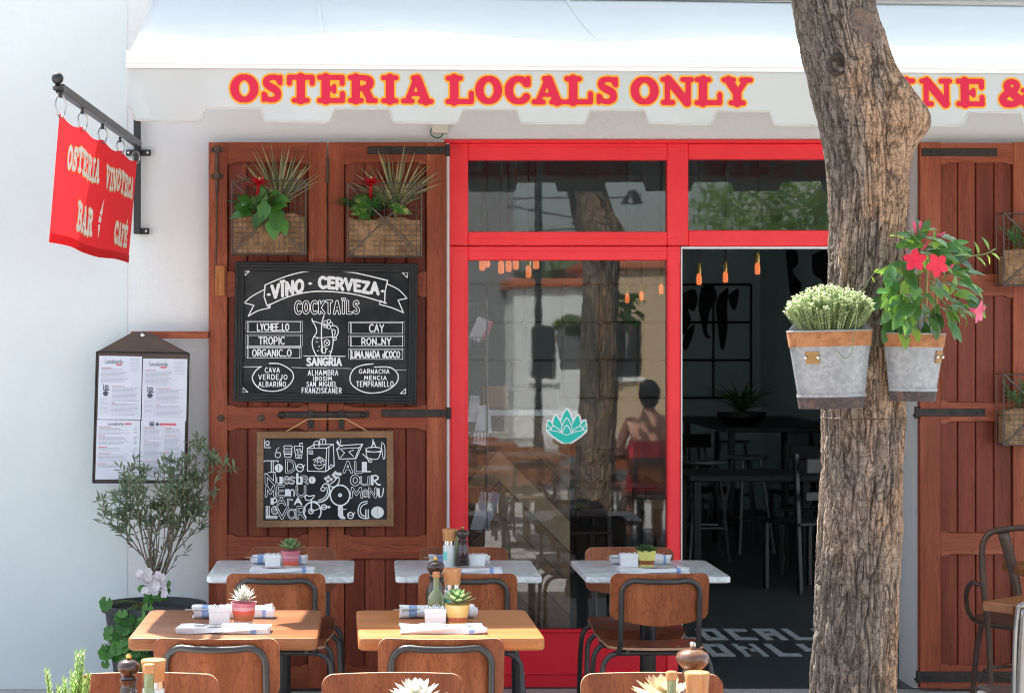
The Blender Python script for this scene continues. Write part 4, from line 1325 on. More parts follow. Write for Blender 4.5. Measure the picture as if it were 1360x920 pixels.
board_frame(C4, 12.5, YC, [(0, .03), (0, -.004), (.06, -.010), (.3, -.012), (.36, -.006), (.62, -.006), (.7, -.010), (.92, -.008), (1.0, .004), (1.0, .02)], .03, m_blackwood, cb)
def slate(c4, wpx, Y, root):
    w = math.dist(c4[0], c4[1]); h = math.dist(c4[0], c4[3]); fu, fv = wpx * .98 / w, wpx * .98 / h
    m = MB()
    pts = [quad(c4, fu, fv), quad(c4, 1 - fu, fv), quad(c4, 1 - fu, 1 - fv), quad(c4, fu, 1 - fv)]
    m.prism([(PX(x, Y), PZ(y, Y)) for x, y in pts], Y + .004, Y + .02)
    return m.build('slate', m_slate, root, smooth=0, world=True)
sl = slate(C4, 12.5, YC, cb)

K1 = 280 / 1227
ink = Ink(80, 1160, 70, 900, 2.6)          # drawn in the coordinates of an enlarged view of the board
S = ink.stroke
S(smooth_line([(272, 212), (400, 160), (530, 131), (660, 130), (800, 143), (985, 186)]), 3.6)
S(smooth_line([(284, 334), (400, 283), (520, 254), (640, 250), (800, 268), (978, 318)]), 3.6)
S([(272, 212), (266, 280), (284, 334)], 3.6); S([(985, 186), (970, 250), (968, 318)], 3.6)
S(smooth_line([(270, 238), (200, 275), (150, 316)]), 3.2); S([(150, 316), (206, 330), (174, 394)], 3.2); S(smooth_line([(174, 394), (230, 362), (300, 345)]), 3.2); S([(300, 345), (284, 330), (302, 322), (300, 345)], 2.8)
S(smooth_line([(985, 207), (1050, 240), (1098, 290)]), 3.2); S([(1098, 290), (1046, 300), (1077, 373)], 3.2); S(smooth_line([(1077, 373), (1010, 345), (938, 325)]), 3.2); S([(938, 325), (942, 302), (970, 318)], 2.8)
for tri in ([(152, 133), (180, 133), (155, 158)], [(1070, 141), (1102, 141), (1100, 170)], [(142, 808), (142, 836), (172, 836)], [(1090, 815), (1090, 843), (1060, 843)]): S(tri, 2.6, closed=True)
hand_text(ink, 'V\u00cfNO', 312, 492, 252, 182, 9.5, fy=lambda x: -(x - 400) * .22 + 18, jit=.03, gap=.22)
hand_text(ink, 'CERVEZA', 588, 930, 224, 164, 9.5, fy=lambda x: (x - 600) * .10 + ((x - 700) / 230) ** 2 * 8, jit=.03, gap=.24)
for x, y in ((293, 268), (534, 204), (956, 248)): ink.fill([(x - 15, y), (x, y - 9), (x + 15, y), (x, y + 9)])
hand_text(ink, 'COCKTA\u00cfLS', 450, 815, 376, 308, 7.0, outline=2.1, gap=.34)
for (x0, x1, y0, y1, txt, a, b) in ((168, 478, 428, 486, 'LYCHEE_LO', 226, 410), (168, 478, 506, 566, 'TROPIC', 236, 384), (168, 474, 578, 636, 'ORGANIC_O', 198, 424),
                                    (768, 1072, 432, 494, 'CAY', 880, 962), (768, 1072, 512, 568, 'RON_NY', 834, 1004), (768, 1070, 588, 644, 'LIMA.NADA dCOCO', 776, 1056)):
    S([(x0, y0), (x1, y0), (x1, y1), (x0, y1)], 1.5, closed=True)
    S([(x0 + 6, y0 + 5), (x0 + 6, y1 - 5)], 1.3); S([(x0 - 9, y0 - 6), (x1 + 9, y0 - 6)], 1.2); S([(x0 - 9, y0 - 6), (x0 - 9, y1 - 4)], 1.2); S([(x1 + 10, y0 - 6), (x1 + 10, y1 + 2)], 1.2)
    for cx_, cy_ in ((x0, y0), (x1, y0), (x1, y1), (x0, y1)): S([(cx_, cy_), (cx_ + .1, cy_)], 3.2)
    hand_text(ink, txt, a, b, y1 - 9, y0 + 10, 3.5, gap=.2)
# the sangria jug
S(smooth_line([(545, 408), (548, 425), (562, 445), (572, 485), (552, 520), (546, 555), (556, 595), (572, 624)]), 3.2)
S(smooth_line([(660, 470), (664, 500), (668, 540), (660, 590), (648, 624)]), 3.2); S([(572, 624), (648, 624)], 3); S(smooth_line([(545, 420), (590, 434), (630, 452)]), 2.6)
S(smooth_line([(614, 392), (602, 440), (600, 520), (606, 600)]), 3.6); S(arc(612, 590, 14, 20, 0, 360), 2.4)
for a in range(5): S(arc(638 + 17 * math.cos(R(72 * a)), 440 + 17 * math.sin(R(72 * a)), 11, 11, 0, 360), 2.2)
S(smooth_line([(664, 448), (690, 455), (698, 485), (686, 512), (668, 520)]), 3.0); S(smooth_line([(668, 470), (680, 480), (676, 505)]), 2.6); S(arc(678, 524, 9, 9, 0, 360), 2.2)
S(arc(632, 548, 17, 19, 0, 360), 2.2); S([(622, 538), (642, 558)], 1.8); S([(644, 538), (624, 560)], 1.8); S([(556, 515), (600, 520), (666, 512)], 2.0)
for p in ((570, 545), (584, 572), (630, 585), (576, 596), (644, 600), (572, 524), (620, 606)): S([p, (p[0] + 6, p[1] - 3)], 2.6)
S([(498, 625), (738, 627)], 2.6)
hand_text(ink, 'SANGRIA', 516, 714, 680, 638, 5.4, gap=.24)
for i in range(25):
    x = 142 + i * 3.9 * 1.15
    S([(x, 687 + .01 * x), (x + 2.4, 687)], 1.5)
for i in range(70): S([(424 + i * 5.1, 692 + i * .09), (426.4 + i * 5.1, 692 + i * .09)], 1.5)
for i in range(12): S([(1034 + i * 5.4, 706 + i * .1), (1036.4 + i * 5.4, 706)], 1.5)
S(smooth_line([(296, 668), (360, 672), (425, 712), (434, 760), (390, 812), (318, 830), (240, 815), (198, 760), (214, 715), (248, 686)]), 3.4)
S(smooth_line([(908, 690), (1000, 692), (1046, 735), (1030, 790), (960, 832), (860, 838), (785, 800), (766, 750), (790, 700), (840, 678), (900, 671)]), 3.4)
for txt, a, b, y0, y1 in (('CAVA', 272, 356, 722, 690), ('VERDEJO', 234, 400, 762, 730), ('ALBARI\u00d1O', 234, 392, 804, 772),
                          ('ALHAMBRA', 522, 696, 738, 704), ('IBOSIM', 552, 660, 768, 742), ('SAN MIGUEL', 514, 688, 804, 772), ('FRANZISKANER', 486, 716, 842, 808),
                          ('GARNACHA', 820, 994, 728, 700), ('MENCIA', 850, 978, 764, 738), ('TEMPRANILLO', 804, 1018, 804, 770)):
    hand_text(ink, txt, a, b, y0 - 1, y1 + 3, 2.5, jit=.03, gap=.3)
mb = MB()
ink.mesh(mb, lambda x, y: (PX(290 + x * K1, YC), YC + .0028, PZ(330 + y * K1, YC)), 0)
mb.build('chalk_lettering', m_chalk, sl, smooth=0, recalc=False).location = (0, 0, 0)

YD = 9.165
cs = thing('chalkboard', 'small pine framed chalkboard with takeaway menu lettering and a bicycle, hung on a cord', 'chalkboard', (PX(432, YD), YD, PZ(699, YD)))
C5 = [(341, 573), (522.5, 572), (523, 698.5), (340.5, 700)]
board_frame(C5, 9.2, YD, [(0, .03), (0, -.003), (.04, -.006), (.94, -.006), (1.0, -.002), (1.0, .02)], .03, m_framewood, cs)
sl2 = slate(C5, 9.2, YD, cs)
mb = MB()
mb.tube([(PX(x, 9.17), 9.165 if 0 < i < 3 else 9.18, PZ(y, 9.17)) for i, (x, y) in enumerate(((378, 574), (409, 556.2), (459, 555.8), (489, 573)))], .0032, 6)
mb.build('cord', m_cord, cs, world=True)
K2 = 195 / 1329
ink = Ink(80, 1240, 60, 840, 2.6)
S = ink.stroke
S([(112, 92), (112, 165), (166, 165)], 4); S(arc(138, 122, 15, 17, 0, 360), 4); S([(120, 146), (160, 146)], 2.6)
S(arc(231, 232, 24, 24, 0, 180) + [(207, 232), (210, 210), (252, 210), (255, 232)], 3.4); S(smooth_line([(222, 205), (215, 185), (236, 172), (240, 160)]), 3)
S([(284, 160), (290, 148), (356, 148), (362, 160), (358, 175), (290, 175), (284, 160)], 3.4); S([(290, 178), (284, 200), (296, 250), (350, 250), (360, 200), (354, 178)], 3.4); S([(288, 200), (360, 200)], 3); S([(292, 222), (354, 222)], 6)
S([(380, 152), (396, 260), (446, 260), (458, 152), (380, 152)], 3.4); S([(430, 150), (428, 128), (450, 122), (456, 136)], 3.4)
for p in ((405, 185), (430, 180), (415, 205), (440, 200), (410, 228), (432, 232), (420, 248)): S(arc(p[0], p[1], 8, 7, 0, 360, 6), 2.2)
S([(498, 172), (500, 376), (664, 382), (674, 168), (498, 172)], 4); S([(498, 172), (560, 138), (734, 134), (674, 168)], 4); S([(734, 134), (742, 330), (664, 382)], 4); S([(694, 160), (690, 368)], 3.4); S([(742, 330), (712, 318), (684, 372)], 3.4)
S(smooth_line([(560, 160), (560, 120), (590, 104), (604, 130), (604, 158)]), 4); S(smooth_line([(612, 134), (612, 96), (640, 84), (664, 96), (664, 132)]), 4); S(smooth_line([(640, 130), (632, 104), (652, 100)]), 3)
S([(514, 186), (514, 222), (552, 222)], 3.2); S(arc(538, 202, 10, 11, 0, 360, 10), 3.2)
for (x, y, r_) in ((578, 300, 16), (606, 280, 17), (634, 300, 16), (590, 270, 14), (622, 268, 14), (606, 258, 12), (648, 282, 12), (564, 280, 12), (606, 306, 18)): S(arc(x, y, r_, r_ * .9, 180, 360, 8), 3.2)
S([(556, 316), (576, 348), (606, 360), (638, 346), (658, 312)], 3.6); S([(556, 316), (606, 328), (658, 312)], 2.8)
S([(764, 178), (800, 146), (1000, 132), (940, 264), (788, 268), (764, 178)], 4); S([(764, 178), (900, 168), (968, 166), (1000, 132)], 3.4); S([(968, 166), (932, 258)], 3.2); S([(806, 186), (836, 212), (800, 252)], 3.4); S([(918, 186), (874, 204), (918, 246)], 3.4)
for dx in (-14, -4, 7): S([(775 + dx, 112), (785 + dx * .6, 138)], 3)
S([(785, 140), (815, 150)], 5); S([(770, 98), (778, 118)], 3); S([(800, 90), (800, 130)], 3)
S(arc(1100, 182, 72, 22, 0, 360, 24), 4); S(smooth_line([(1030, 190), (1040, 250), (1090, 268), (1140, 262), (1168, 190)]), 4); S([(1044, 204), (1160, 204)], 3); S([(1078, 168), (1096, 108), (1122, 166)], 4); S([(1090, 140), (1110, 120)], 4); S([(1092, 90), (1092, 130)], 4)
S(smooth_line([(1000, 222), (1040, 264), (1056, 286)]), 4); S(arc(1068, 286, 16, 12, 0, 360, 10), 3.4); S(smooth_line([(1172, 116), (1198, 150), (1200, 250), (1184, 258), (1168, 130)]), 3.6)
def dbl(txt, a, b, y0, y1, r=7.5, o=2.4, **k): hand_text(ink, txt, a, b, y0, y1, r, outline=o, gap=.34, **k)
def sol(txt, a, b, y0, y1, r=8.5): hand_text(ink, txt, a, b, y0, y1, r, gap=.34)
def slot(cx_, cy_, rx, ry):
    ink.fill([(cx_ + rx * math.cos(t * .2513), cy_ + ry * math.sin(t * .2513)) for t in range(25)])
    i0, i1 = int((cx_ - 3 - ink.x0) / ink.c), int((cx_ + 4 - ink.x0) / ink.c); j0, j1 = int((cy_ - ry * .72 - ink.y0) / ink.c), int((cy_ + ry * .72 - ink.y0) / ink.c)
    ink.d[j0:j1, i0:i1] = 3
S([(106, 284), (234, 284), (234, 296)], 4); S([(106, 284), (106, 298)], 4); S([(172, 286), (172, 386)], 4); S([(190, 286), (190, 386)], 4); S([(150, 388), (214, 388)], 4); slot(240, 350, 37, 38)
dbl('D', 304, 384, 386, 284, 9); S(arc(432, 348, 32, 34, 0, 360), 5); S(smooth_line([(404, 330), (440, 346), (474, 322)]), 4)
dbl('N', 120, 208, 490, 408, 10); S([(112, 400), (140, 400)], 4); S([(222, 432), (222, 478), (240, 492), (262, 470)], 4); ink.fill([(246, 428), (276, 428), (276, 494), (246, 494)]); dbl('e', 286, 338, 490, 380, 5); dbl('s', 336, 384, 490, 380, 5)
S([(408, 404), (408, 490), (430, 490)], 10); S([(396, 434), (430, 434)], 5); dbl('R', 440, 500, 490, 424, 7); ink.fill([(440, 428), (456, 428), (456, 492), (440, 492)]); slot(542, 458, 32, 34)
dbl('M', 122, 206, 604, 516, 9); dbl('E', 226, 284, 602, 514, 8); ink.fill([(296, 540), (338, 540), (338, 604), (296, 604)]); S(smooth_line([(346, 604), (346, 560), (362, 544), (378, 560), (378, 604)]), 5); dbl('U', 398, 484, 602, 514, 8)
ink.fill([(166, 620), (196, 620), (196, 680), (166, 680)]); S(arc(196, 642, 28, 20, -90, 90, 10), 5); dbl('A', 232, 296, 680, 622, 8); dbl('r', 318, 362, 680, 590, 5); sol('A', 384, 444, 678, 622, 8)
for k_ in (0, 14, 28): S([(126 + k_, 694), (126 + k_, 790 - k_ * .6 + 14)], 4); S([(126, 806 - k_ * .8), (226, 806 - k_ * .8)], 3.4)
dbl('e', 176, 232, 766, 646, 6); dbl('V', 218, 320, 804, 704, 9); dbl('a', 322, 394, 804, 660, 5); dbl('R', 408, 478, 802, 704, 9)
dbl('A', 830, 900, 388, 296, 10); dbl('L', 926, 990, 386, 294, 8); ink.fill([(992, 294), (1038, 294), (1038, 386), (992, 386)]); S([(1000, 382), (1070, 382)], 5)
dbl('O', 898, 966, 500, 420, 12, 3); dbl('u', 976, 1060, 500, 370, 6); ink.fill([(1072, 414), (1098, 414), (1098, 504), (1072, 504)]); S(arc(1104, 438, 36, 22, -90, 90, 10), 7); S([(1104, 462), (1136, 500), (1158, 500)], 7)
dbl('M', 892, 994, 614, 530, 9); dbl('e', 1002, 1046, 612, 500, 5); dbl('N', 1054, 1120, 612, 532, 7); ink.fill([(1128, 532), (1152, 532), (1156, 610), (1132, 590)]); S(smooth_line([(1134, 590), (1156, 614), (1180, 590), (1188, 532)]), 5)
ink.fill([(776, 692), (820, 692), (824, 780), (846, 800), (836, 812), (800, 810), (776, 780)]); S([(776, 722), (848, 722)], 4); S(arc(890, 778, 26, 28, 0, 360), 5); S(smooth_line([(862, 766), (900, 780), (930, 752)]), 4)
S(smooth_line([(1044, 648), (984, 668), (958, 726), (972, 786), (1020, 806), (1056, 800)]), 5); S(smooth_line([(1040, 668), (996, 690), (978, 730), (992, 774), (1030, 786)]), 5); S([(1028, 726), (1028, 804)], 5); S([(1050, 726), (1050, 804)], 5); slot(1134, 750, 58, 54)
# the bicycle
S(arc(795, 596, 88, 92, 0, 360, 40), 6.5); S(arc(795, 594, 12, 11, 0, 360, 10), 7)
S(arc(545, 742, 78, 84, 140, 400, 40), 6.5); S(arc(532, 740, 22, 22, 0, 360, 14), 5)
S(smooth_line([(690, 500), (700, 570), (670, 630), (610, 658), (556, 652)]), 7); S(smooth_line([(672, 520), (680, 570), (650, 620), (600, 640)]), 4)
S([(536, 640), (534, 740)], 7); S([(534, 742), (650, 702)], 4); S(arc(650, 702, 24, 22, 0, 360, 14), 5); S([(650, 702), (700, 700)], 6); S(arc(694, 702, 12, 9, 0, 360, 8), 3)
S(smooth_line([(476, 612), (490, 596), (520, 604), (560, 596), (556, 614), (530, 636), (490, 640), (476, 612)]), 4.5)
S(smooth_line([(690, 504), (660, 490), (634, 512)]), 5); S(arc(640, 540, 20, 17, 0, 360, 12), 4.5); S(smooth_line([(700, 500), (740, 470), (780, 430), (784, 480), (740, 520), (704, 512)]), 4.5)
for (x, y) in ((664, 444), (690, 430), (714, 452), (734, 412), (752, 392), (772, 404), (794, 404), (684, 470), (750, 432)): 
    for k_ in range(4): S(arc(x + 8 * math.cos(k_ * 1.57), y + 8 * math.sin(k_ * 1.57), 6, 6, 0, 360, 6), 2.6)
mb = MB()
ink.mesh(mb, lambda x, y: (PX(335 + x * K2, YD), YD + .0028, PZ(570 + y * K2, YD)), 0)
mb.build('chalk_lettering', m_chalk, sl2, smooth=0, recalc=False).location = (0, 0, 0)

# ------------------------------------------------------------------ wire wall planters
YW = 9.10
l_varieg = leafy('variegated_leaf', (.03, .11, .02), (.07, .22, .04), .3, .25, (.2, .5, .06), (.42, .46, .16))


def wall_planter(px0, px1, py0, py1, pb, label, kind, group='wire planters on the shutters', seed=1):
    rr = random.Random(seed)
    w = lambda p: PX(p, YW); z = lambda p: PZ(p, YW)
    root = thing('wall_planter', label, 'planter', ((w(px0) + w(px1)) / 2, 9.2, z(py1)), 0, group)
    x0, x1, z0, z1, zb = w(px0), w(px1), z(py1), z(py0), z(pb)
    m = MB()
    yb = 9.205
    m.tube([(x0, YW, z0), (x1, YW, z0), (x1, YW, z1), (x0, YW, z1)], .0042, 6, closed=True)
    m.tube([(x0, yb, z0), (x1, yb, z0), (x1, yb, z1), (x0, yb, z1)], .003, 6, closed=True)
    for x, q in ((x0, z0), (x1, z0), (x0, z1), (x1, z1)): m.tube([(x, YW, q), (x, yb, q)], .0035, 6)
    m.tube([(x0, YW, z0), (x1, YW, z1)], .0042, 6); m.tube([(x1, YW - .004, z0), (x0, YW - .004, z1)], .0042, 6)
    fr = m.build('wire_frame', m_wire, root, world=True)
    m = MB()
    n = 14
    for i in range(1, n):
        x = x0 + (x1 - x0) * i / n; q = z0 + (z1 - z0) * i / n
        m.tube([(x, YW + .002, z0), (x, YW + .002, z1)], .0010, 4, caps=False); m.tube([(x0, YW + .002, q), (x1, YW + .002, q)], .0010, 4, caps=False)
    m.build('wire_mesh', m_wire, root, world=True)
    m = MB()
    ph = rr.random() * 6
    def burl(u, v):
        x = x0 + .006 + (x1 - x0 - .012) * u
        top = zb + .006 * math.sin(u * 9 + ph) + .004 * math.sin(u * 23 + ph)
        if v <= .5: return (x, YW + .006 + .006 * math.sin(u * 7 + ph) * math.sin(v * 6) + .004 * math.sin(u * 31 + v * 17), z0 + .004 + (top - z0) * v * 2)
        t = (v - .5) * 2
        return (x, YW + .008 + (yb - YW - .016) * t, top - .02 * math.sin(t * math.pi))
    m.sheet(burl, 28, 16)
    m.box(x0 + .008, x1 - .008, YW + .03, yb - .006, z0 + .006, zb - .03)
    m.build('burlap_liner', m_burlap, root, world=True, recalc=False)
    cx_ = (x0 + x1) / 2
    yc = (YW + yb) / 2
    if kind in ('flower', 'mixed'):
        mixed = kind == 'mixed'
        dc = Vector((x0 + (x1 - x0) * .64, yc, zb - .01))          # spiky tuft
        m = MB()
        for i in range(72):
            a = rr.uniform(-1.35, 1.35); el = rr.uniform(-.1, .9)
            d = Vector((math.sin(a), -math.sin(el) * .55 - .05, math.cos(a) + .15 + .2 * rr.random()))
            L = rr.uniform(.15, .32) * (1 - .15 * abs(a))
            m.leaf(dc + Vector((rr.uniform(-.01, .01), rr.uniform(-.01, .01), rr.uniform(.05, .10))), d, (0, -1, .3), L, rr.uniform(.008, .013), rr.uniform(.0, .22), .5, 0, .25, 6)
        m.tube([dc, dc + Vector((0, 0, .1))], .009, 8)
        m.build('spiky_plant', l_spiky, root, world=True, recalc=False, smooth=80)
        m = MB()
        bc = Vector((x0 + (x1 - x0) * .30, yc, zb))
        for i in range(24 if mixed else 12):
            a = i * 2.4 + rr.random() * .5
            d = Vector((math.cos(a) * .75, math.sin(a) * .5 - .15, .8))
            m.leaf(bc, d, (0, -.4, 1), rr.uniform(.14, .2) * (1.1 if mixed else 1), .035, rr.uniform(.2, .5), .25, 0, .35, 6)
        m.build('bromeliad', l_brom, root, world=True, recalc=False, smooth=80)
        m = MB()
        fc_ = Vector((x0 + (x1 - x0) * (.31 if mixed else .37), YW - .035, z1 - (-.004 if mixed else .012)))
        for i in range(16):
            a = i * 2.4; e = .15 + .07 * i
            d = Vector((math.cos(a), math.sin(a) * .8 - .45, e))
            m.leaf(fc_ - Vector((0, 0, .02)), d, (0, -.2, 1), .092 - .002 * i, .026, .15, .25, 0, .4, 5)
        m.tube([bc, bc.lerp(fc_, .6), fc_], .008, 6)
        m.build('red_flower', l_bromred, root, world=True, recalc=False, smooth=80)
        m = MB()
        for i in range(5): m.leaf(fc_ + Vector((0, -.012, .005)), (rr.uniform(-.5, .5), rr.uniform(-.6, .0), 1), (0, -1, 0), .022, .008, .1)
        m.build('yellow_centre', m_brass, root, world=True, recalc=False)
        m = MB()
        for i in range(11 if mixed else 17):
            a = rr.uniform(-1.5, 1.5)
            b0 = Vector((x0 + (x1 - x0) * (.42 + .18 * math.sin(a)), YW - .01 + rr.uniform(-.02, .03), zb + rr.uniform(.0, .10)))
            d = Vector((math.sin(a) * .9, rr.uniform(-.9, -.3), math.cos(a) * .5 - .15))
            L = rr.uniform(.06, .10)
            m.leaf(b0, d, Vector((rr.uniform(-.3, .3), -.8, .6)), L, L * .68, rr.uniform(.25, .7), .12, 0, .34, 6)
        for (ux, uz, L, dx) in () if mixed else ((.46, .07, .11, -.15), (.60, .045, .125, .05), (.55, -.01, .115, .1), (.40, .02, .095, -.4), (.66, -.01, .095, .35)):
            m.leaf((x0 + (x1 - x0) * ux, YW - .03, zb + uz), (dx, -.25, -1), (dx, -1, .15), L, L * .66, .12, .10, 0, .34, 6)
        m.build('heart_leaf_plant', l_varieg if mixed else l_pothos, root, world=True, recalc=False, smooth=80)
    else:
        m = MB()
        for i in range(46):
            b0 = Vector((x0 + (x1 - x0) * rr.uniform(.15, .85), yc, zb - .01))
            d = Vector((rr.uniform(-.75, .75), rr.uniform(-.7, .25), 1)).normalized()
            L = rr.uniform(.12, .21)
            p = [b0 + d * (L * t) - Vector((0, 0, .05 * t * t)) for t in (0, .3, .6, .85, 1.0)]
            m.tube(p, .0012, 4, caps=False)
            for k in range(22):
                t = .3 + .7 * k / 22
                q = b0 + d * (L * t) - Vector((0, 0, .05 * t * t))
                m.leaf(q, (d + Vector((rr.uniform(-1, 1), rr.uniform(-1, 1), rr.uniform(-.6, .8)))), (0, -1, .3), rr.uniform(.016, .032), .0035, .1, .2, 0, .4, 3)
        m.build('feathery_fern', l_fern, root, world=True, recalc=False, smooth=80)
    return root


wall_planter(308, 406, 240, 337, 286, 'wire planter with burlap, red flower and heart leaves, beside the bolt rod', 'flower', seed=3)
wall_planter(462, 560, 244, 340.5, 291, 'wire planter with burlap and red flower under the upper strap hinge of the brown shutter', 'mixed', seed=11)
wall_planter(1333, 1432, 283, 379, 331, 'upper wire planter of burlap and feathery fern on the far brown shutter', 'fern', seed=5)
wall_planter(1333, 1432, 497, 591, 544, 'lower wire planter of burlap and feathery fern, below its twin', 'fern', seed=6)


# ------------------------------------------------------------------ the street tree
def vnoise(p, seed):
    """value noise on an (n, 3) array"""
    i = np.floor(p).astype(np.int64); f = p - i
    f = f * f * (3 - 2 * f)
    def h(a, b, c):
        n = (a * 374761393 + b * 668265263 + c * 2147483647 + seed * 974711) & 0x7fffffff
        n = ((n ^ (n >> 13)) * 1274126177) & 0x7fffffff
        return ((n ^ (n >> 16)) & 0xffff) / 65535.0
    o = 0
    for dx in (0, 1):
        for dy in (0, 1):
            for dz in (0, 1):
                w = (f[:, 0] if dx else 1 - f[:, 0]) * (f[:, 1] if dy else 1 - f[:, 1]) * (f[:, 2] if dz else 1 - f[:, 2])
                o = o + w * h(i[:, 0] + dx, i[:, 1] + dy, i[:, 2] + dz)
    return o


YT = 6.0
tree = thing('street_tree', 'thick tree trunk with rough bark and pruned knots carrying two zinc buckets', 'tree', (PX(1135, YT), YT, 0))
outline = [(-60, 1040, 1146), (0, 1055, 1155), (50, 1063, 1171), (90, 1073, 1181), (112, 1078, 1190), (140, 1085, 1196), (172, 1093, 1203), (200, 1099, 1204), (250, 1106, 1203), (300, 1107, 1199), (350, 1104, 1198), (400, 1101, 1197), (450, 1099, 1197),
           (545, 1097, 1196), (600, 1097, 1195), (700, 1091, 1192), (800, 1086, 1188), (920, 1080, 1186), (1100, 1068, 1184), (1171, 1050, 1196)]
zs = [PZ(p[0], YT) for p in outline][::-1]; ls = [PX(p[1], YT) for p in outline][::-1]; rs = [PX(p[2], YT) for p in outline][::-1]
NZ, NA = 1100, 400
zz = np.linspace(0, zs[-1], NZ)
lx = np.interp(zz, zs, ls); rx = np.interp(zz, zs, rs)
ker = np.ones(25) / 25
pad = lambda a: np.convolve(np.pad(a, 12, mode='edge'), ker, mode='valid')
lx, rx = pad(lx), pad(rx)
ang = np.linspace(0, 2 * np.pi, NA, endpoint=False)
A_, Z_ = np.meshgrid(ang, zz)
cxs = (lx + rx)[:, None] / 2; rad = (rx - lx)[:, None] / 2 - .001
ux, uy = np.cos(A_), np.sin(A_)
q = np.stack([(ux * 1.0).ravel(), (uy * 1.0).ravel(), Z_.ravel()], 1)
warp = vnoise(q * np.array([3, 3, 3.0]), 5)[:, None] * .5
def rid(sc, seed):
    n = vnoise((q + warp * np.array([.3, .3, 0])) * np.array(sc), seed)
    return 1 - np.abs(2 * n - 1)
warp2 = (vnoise(q * np.array([9, 9, 11.0]), 15)[:, None] - .5) * .22
q0 = q; q = q + warp2 * np.array([1, 1, .6])
crk = np.maximum(rid((3.6, 3.6, 3.4), 1) ** 10, .85 * rid((6.2, 6.2, 6.0), 2) ** 10)
cross = rid((2.2, 2.2, 16), 6) ** 12 * (vnoise(q * np.array([4, 4, 6.0]), 22) > .5)
crk = np.maximum(crk, .55 * cross)
q = q0
d_ = crk + .22 * rid((13, 13, 9), 3) ** 2
plate = vnoise(q * np.array([5, 5, 9.0]), 9)
fine = vnoise(q * np.array([60, 60, 70.0]), 4) * .5 + vnoise(q * np.array([28, 28, 90.0]), 8) * .5
disp = (-.012 * d_ + .010 * plate + .005 * fine).reshape(Z_.shape)
lump = .010 * (vnoise(q * np.array([1.3, 1.3, 2.0]), 12).reshape(Z_.shape) - .5)
rr_ = rad + disp + lump + .004
# burr where a limb was cut on the right, and two pruned knots facing the camera
def bulge(a0, z0, sa, sz, h):
    da = (A_ - a0 + np.pi) % (2 * np.pi) - np.pi
    return h * np.exp(-(da / sa) ** 2 - ((Z_ - z0) / sz) ** 2)
ztop, zlow = PZ(122, YT), PZ(172, YT)
rr_ += bulge(-.40, PZ(146, YT), .50, .095, .048) + bulge(-.25, PZ(168, YT), .45, .06, .030) + bulge(-.9, PZ(140, YT), .4, .08, .018)
rr_ += bulge(-2.05, PZ(88, YT), .30, .045, .018) + bulge(-1.30, PZ(38, YT), .42, .075, .014)
for a0, z0, sa, sz, h in ((-2.05 + .05, PZ(88, YT), .085, .020, -.045), (-1.30, PZ(38, YT), .22, .042, -.020)):
    rr_ += bulge(a0, z0, sa, sz, h)
X_ = cxs + rr_ * ux; Y_ = YT + rr_ * uy * 1.0
V = np.stack([X_.ravel(), Y_.ravel(), Z_.ravel()], 1)
i_ = np.arange(NZ - 1)[:, None] * NA + np.arange(NA)[None, :]
j_ = np.arange(NZ - 1)[:, None] * NA + (np.arange(NA)[None, :] + 1) % NA
Fq = np.stack([i_.ravel(), j_.ravel(), (j_ + NA).ravel(), (i_ + NA).ravel()], 1)
me = bpy.data.meshes.new('trunk')
me.from_pydata(V.tolist(), [], Fq.tolist())
me.polygons.foreach_set('use_smooth', [True] * len(me.polygons))
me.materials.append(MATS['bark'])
me.attributes.new('crack', 'FLOAT', 'POINT').data.foreach_set('value', crk.astype(np.float32))
tr_ = bpy.data.objects.new('trunk', me); COL.objects.link(tr_); tr_.parent = tree; tr_.location = -tree.location
m = MB()
kx, kz = PX(1111, 5.9), PZ(88, 5.9)
m.lathe([(0, -.014), (.019, -.012), (.022, .0), (.029, .004), (.033, .0), (.035, -.02)], (0, 0, 0), 18, 0, Matrix.Translation((kx, 5.868, kz)) @ Matrix.Rotation(R(90), 4, 'X') @ Matrix.Rotation(R(8), 4, 'Y'))
m.build('knot_hole', plain('dark_knot_wood', (.012, .010, .009), .9, (.06, .042, .03), 60, .6, 120, rand=False), tree, world=True, smooth=60)
m = MB()
kx, kz = PX(1141, 5.885), PZ(36, 5.885)
m.lathe([(0, .0), (.02, .003), (.036, .001), (.042, .007), (.048, .002), (.05, -.02)], (0, 0, 0), 22, 0, Matrix.Translation((kx, 5.872, kz)) @ Matrix.Diagonal((1, 1, 1.25, 1)) @ Matrix.Rotation(R(90), 4, 'X'))
m.build('pruning_scar', plain('weathered_scar_wood', (.07, .055, .045), .9, (.19, .13, .10), 50, .7, 90, rand=False), tree, world=True, smooth=60)
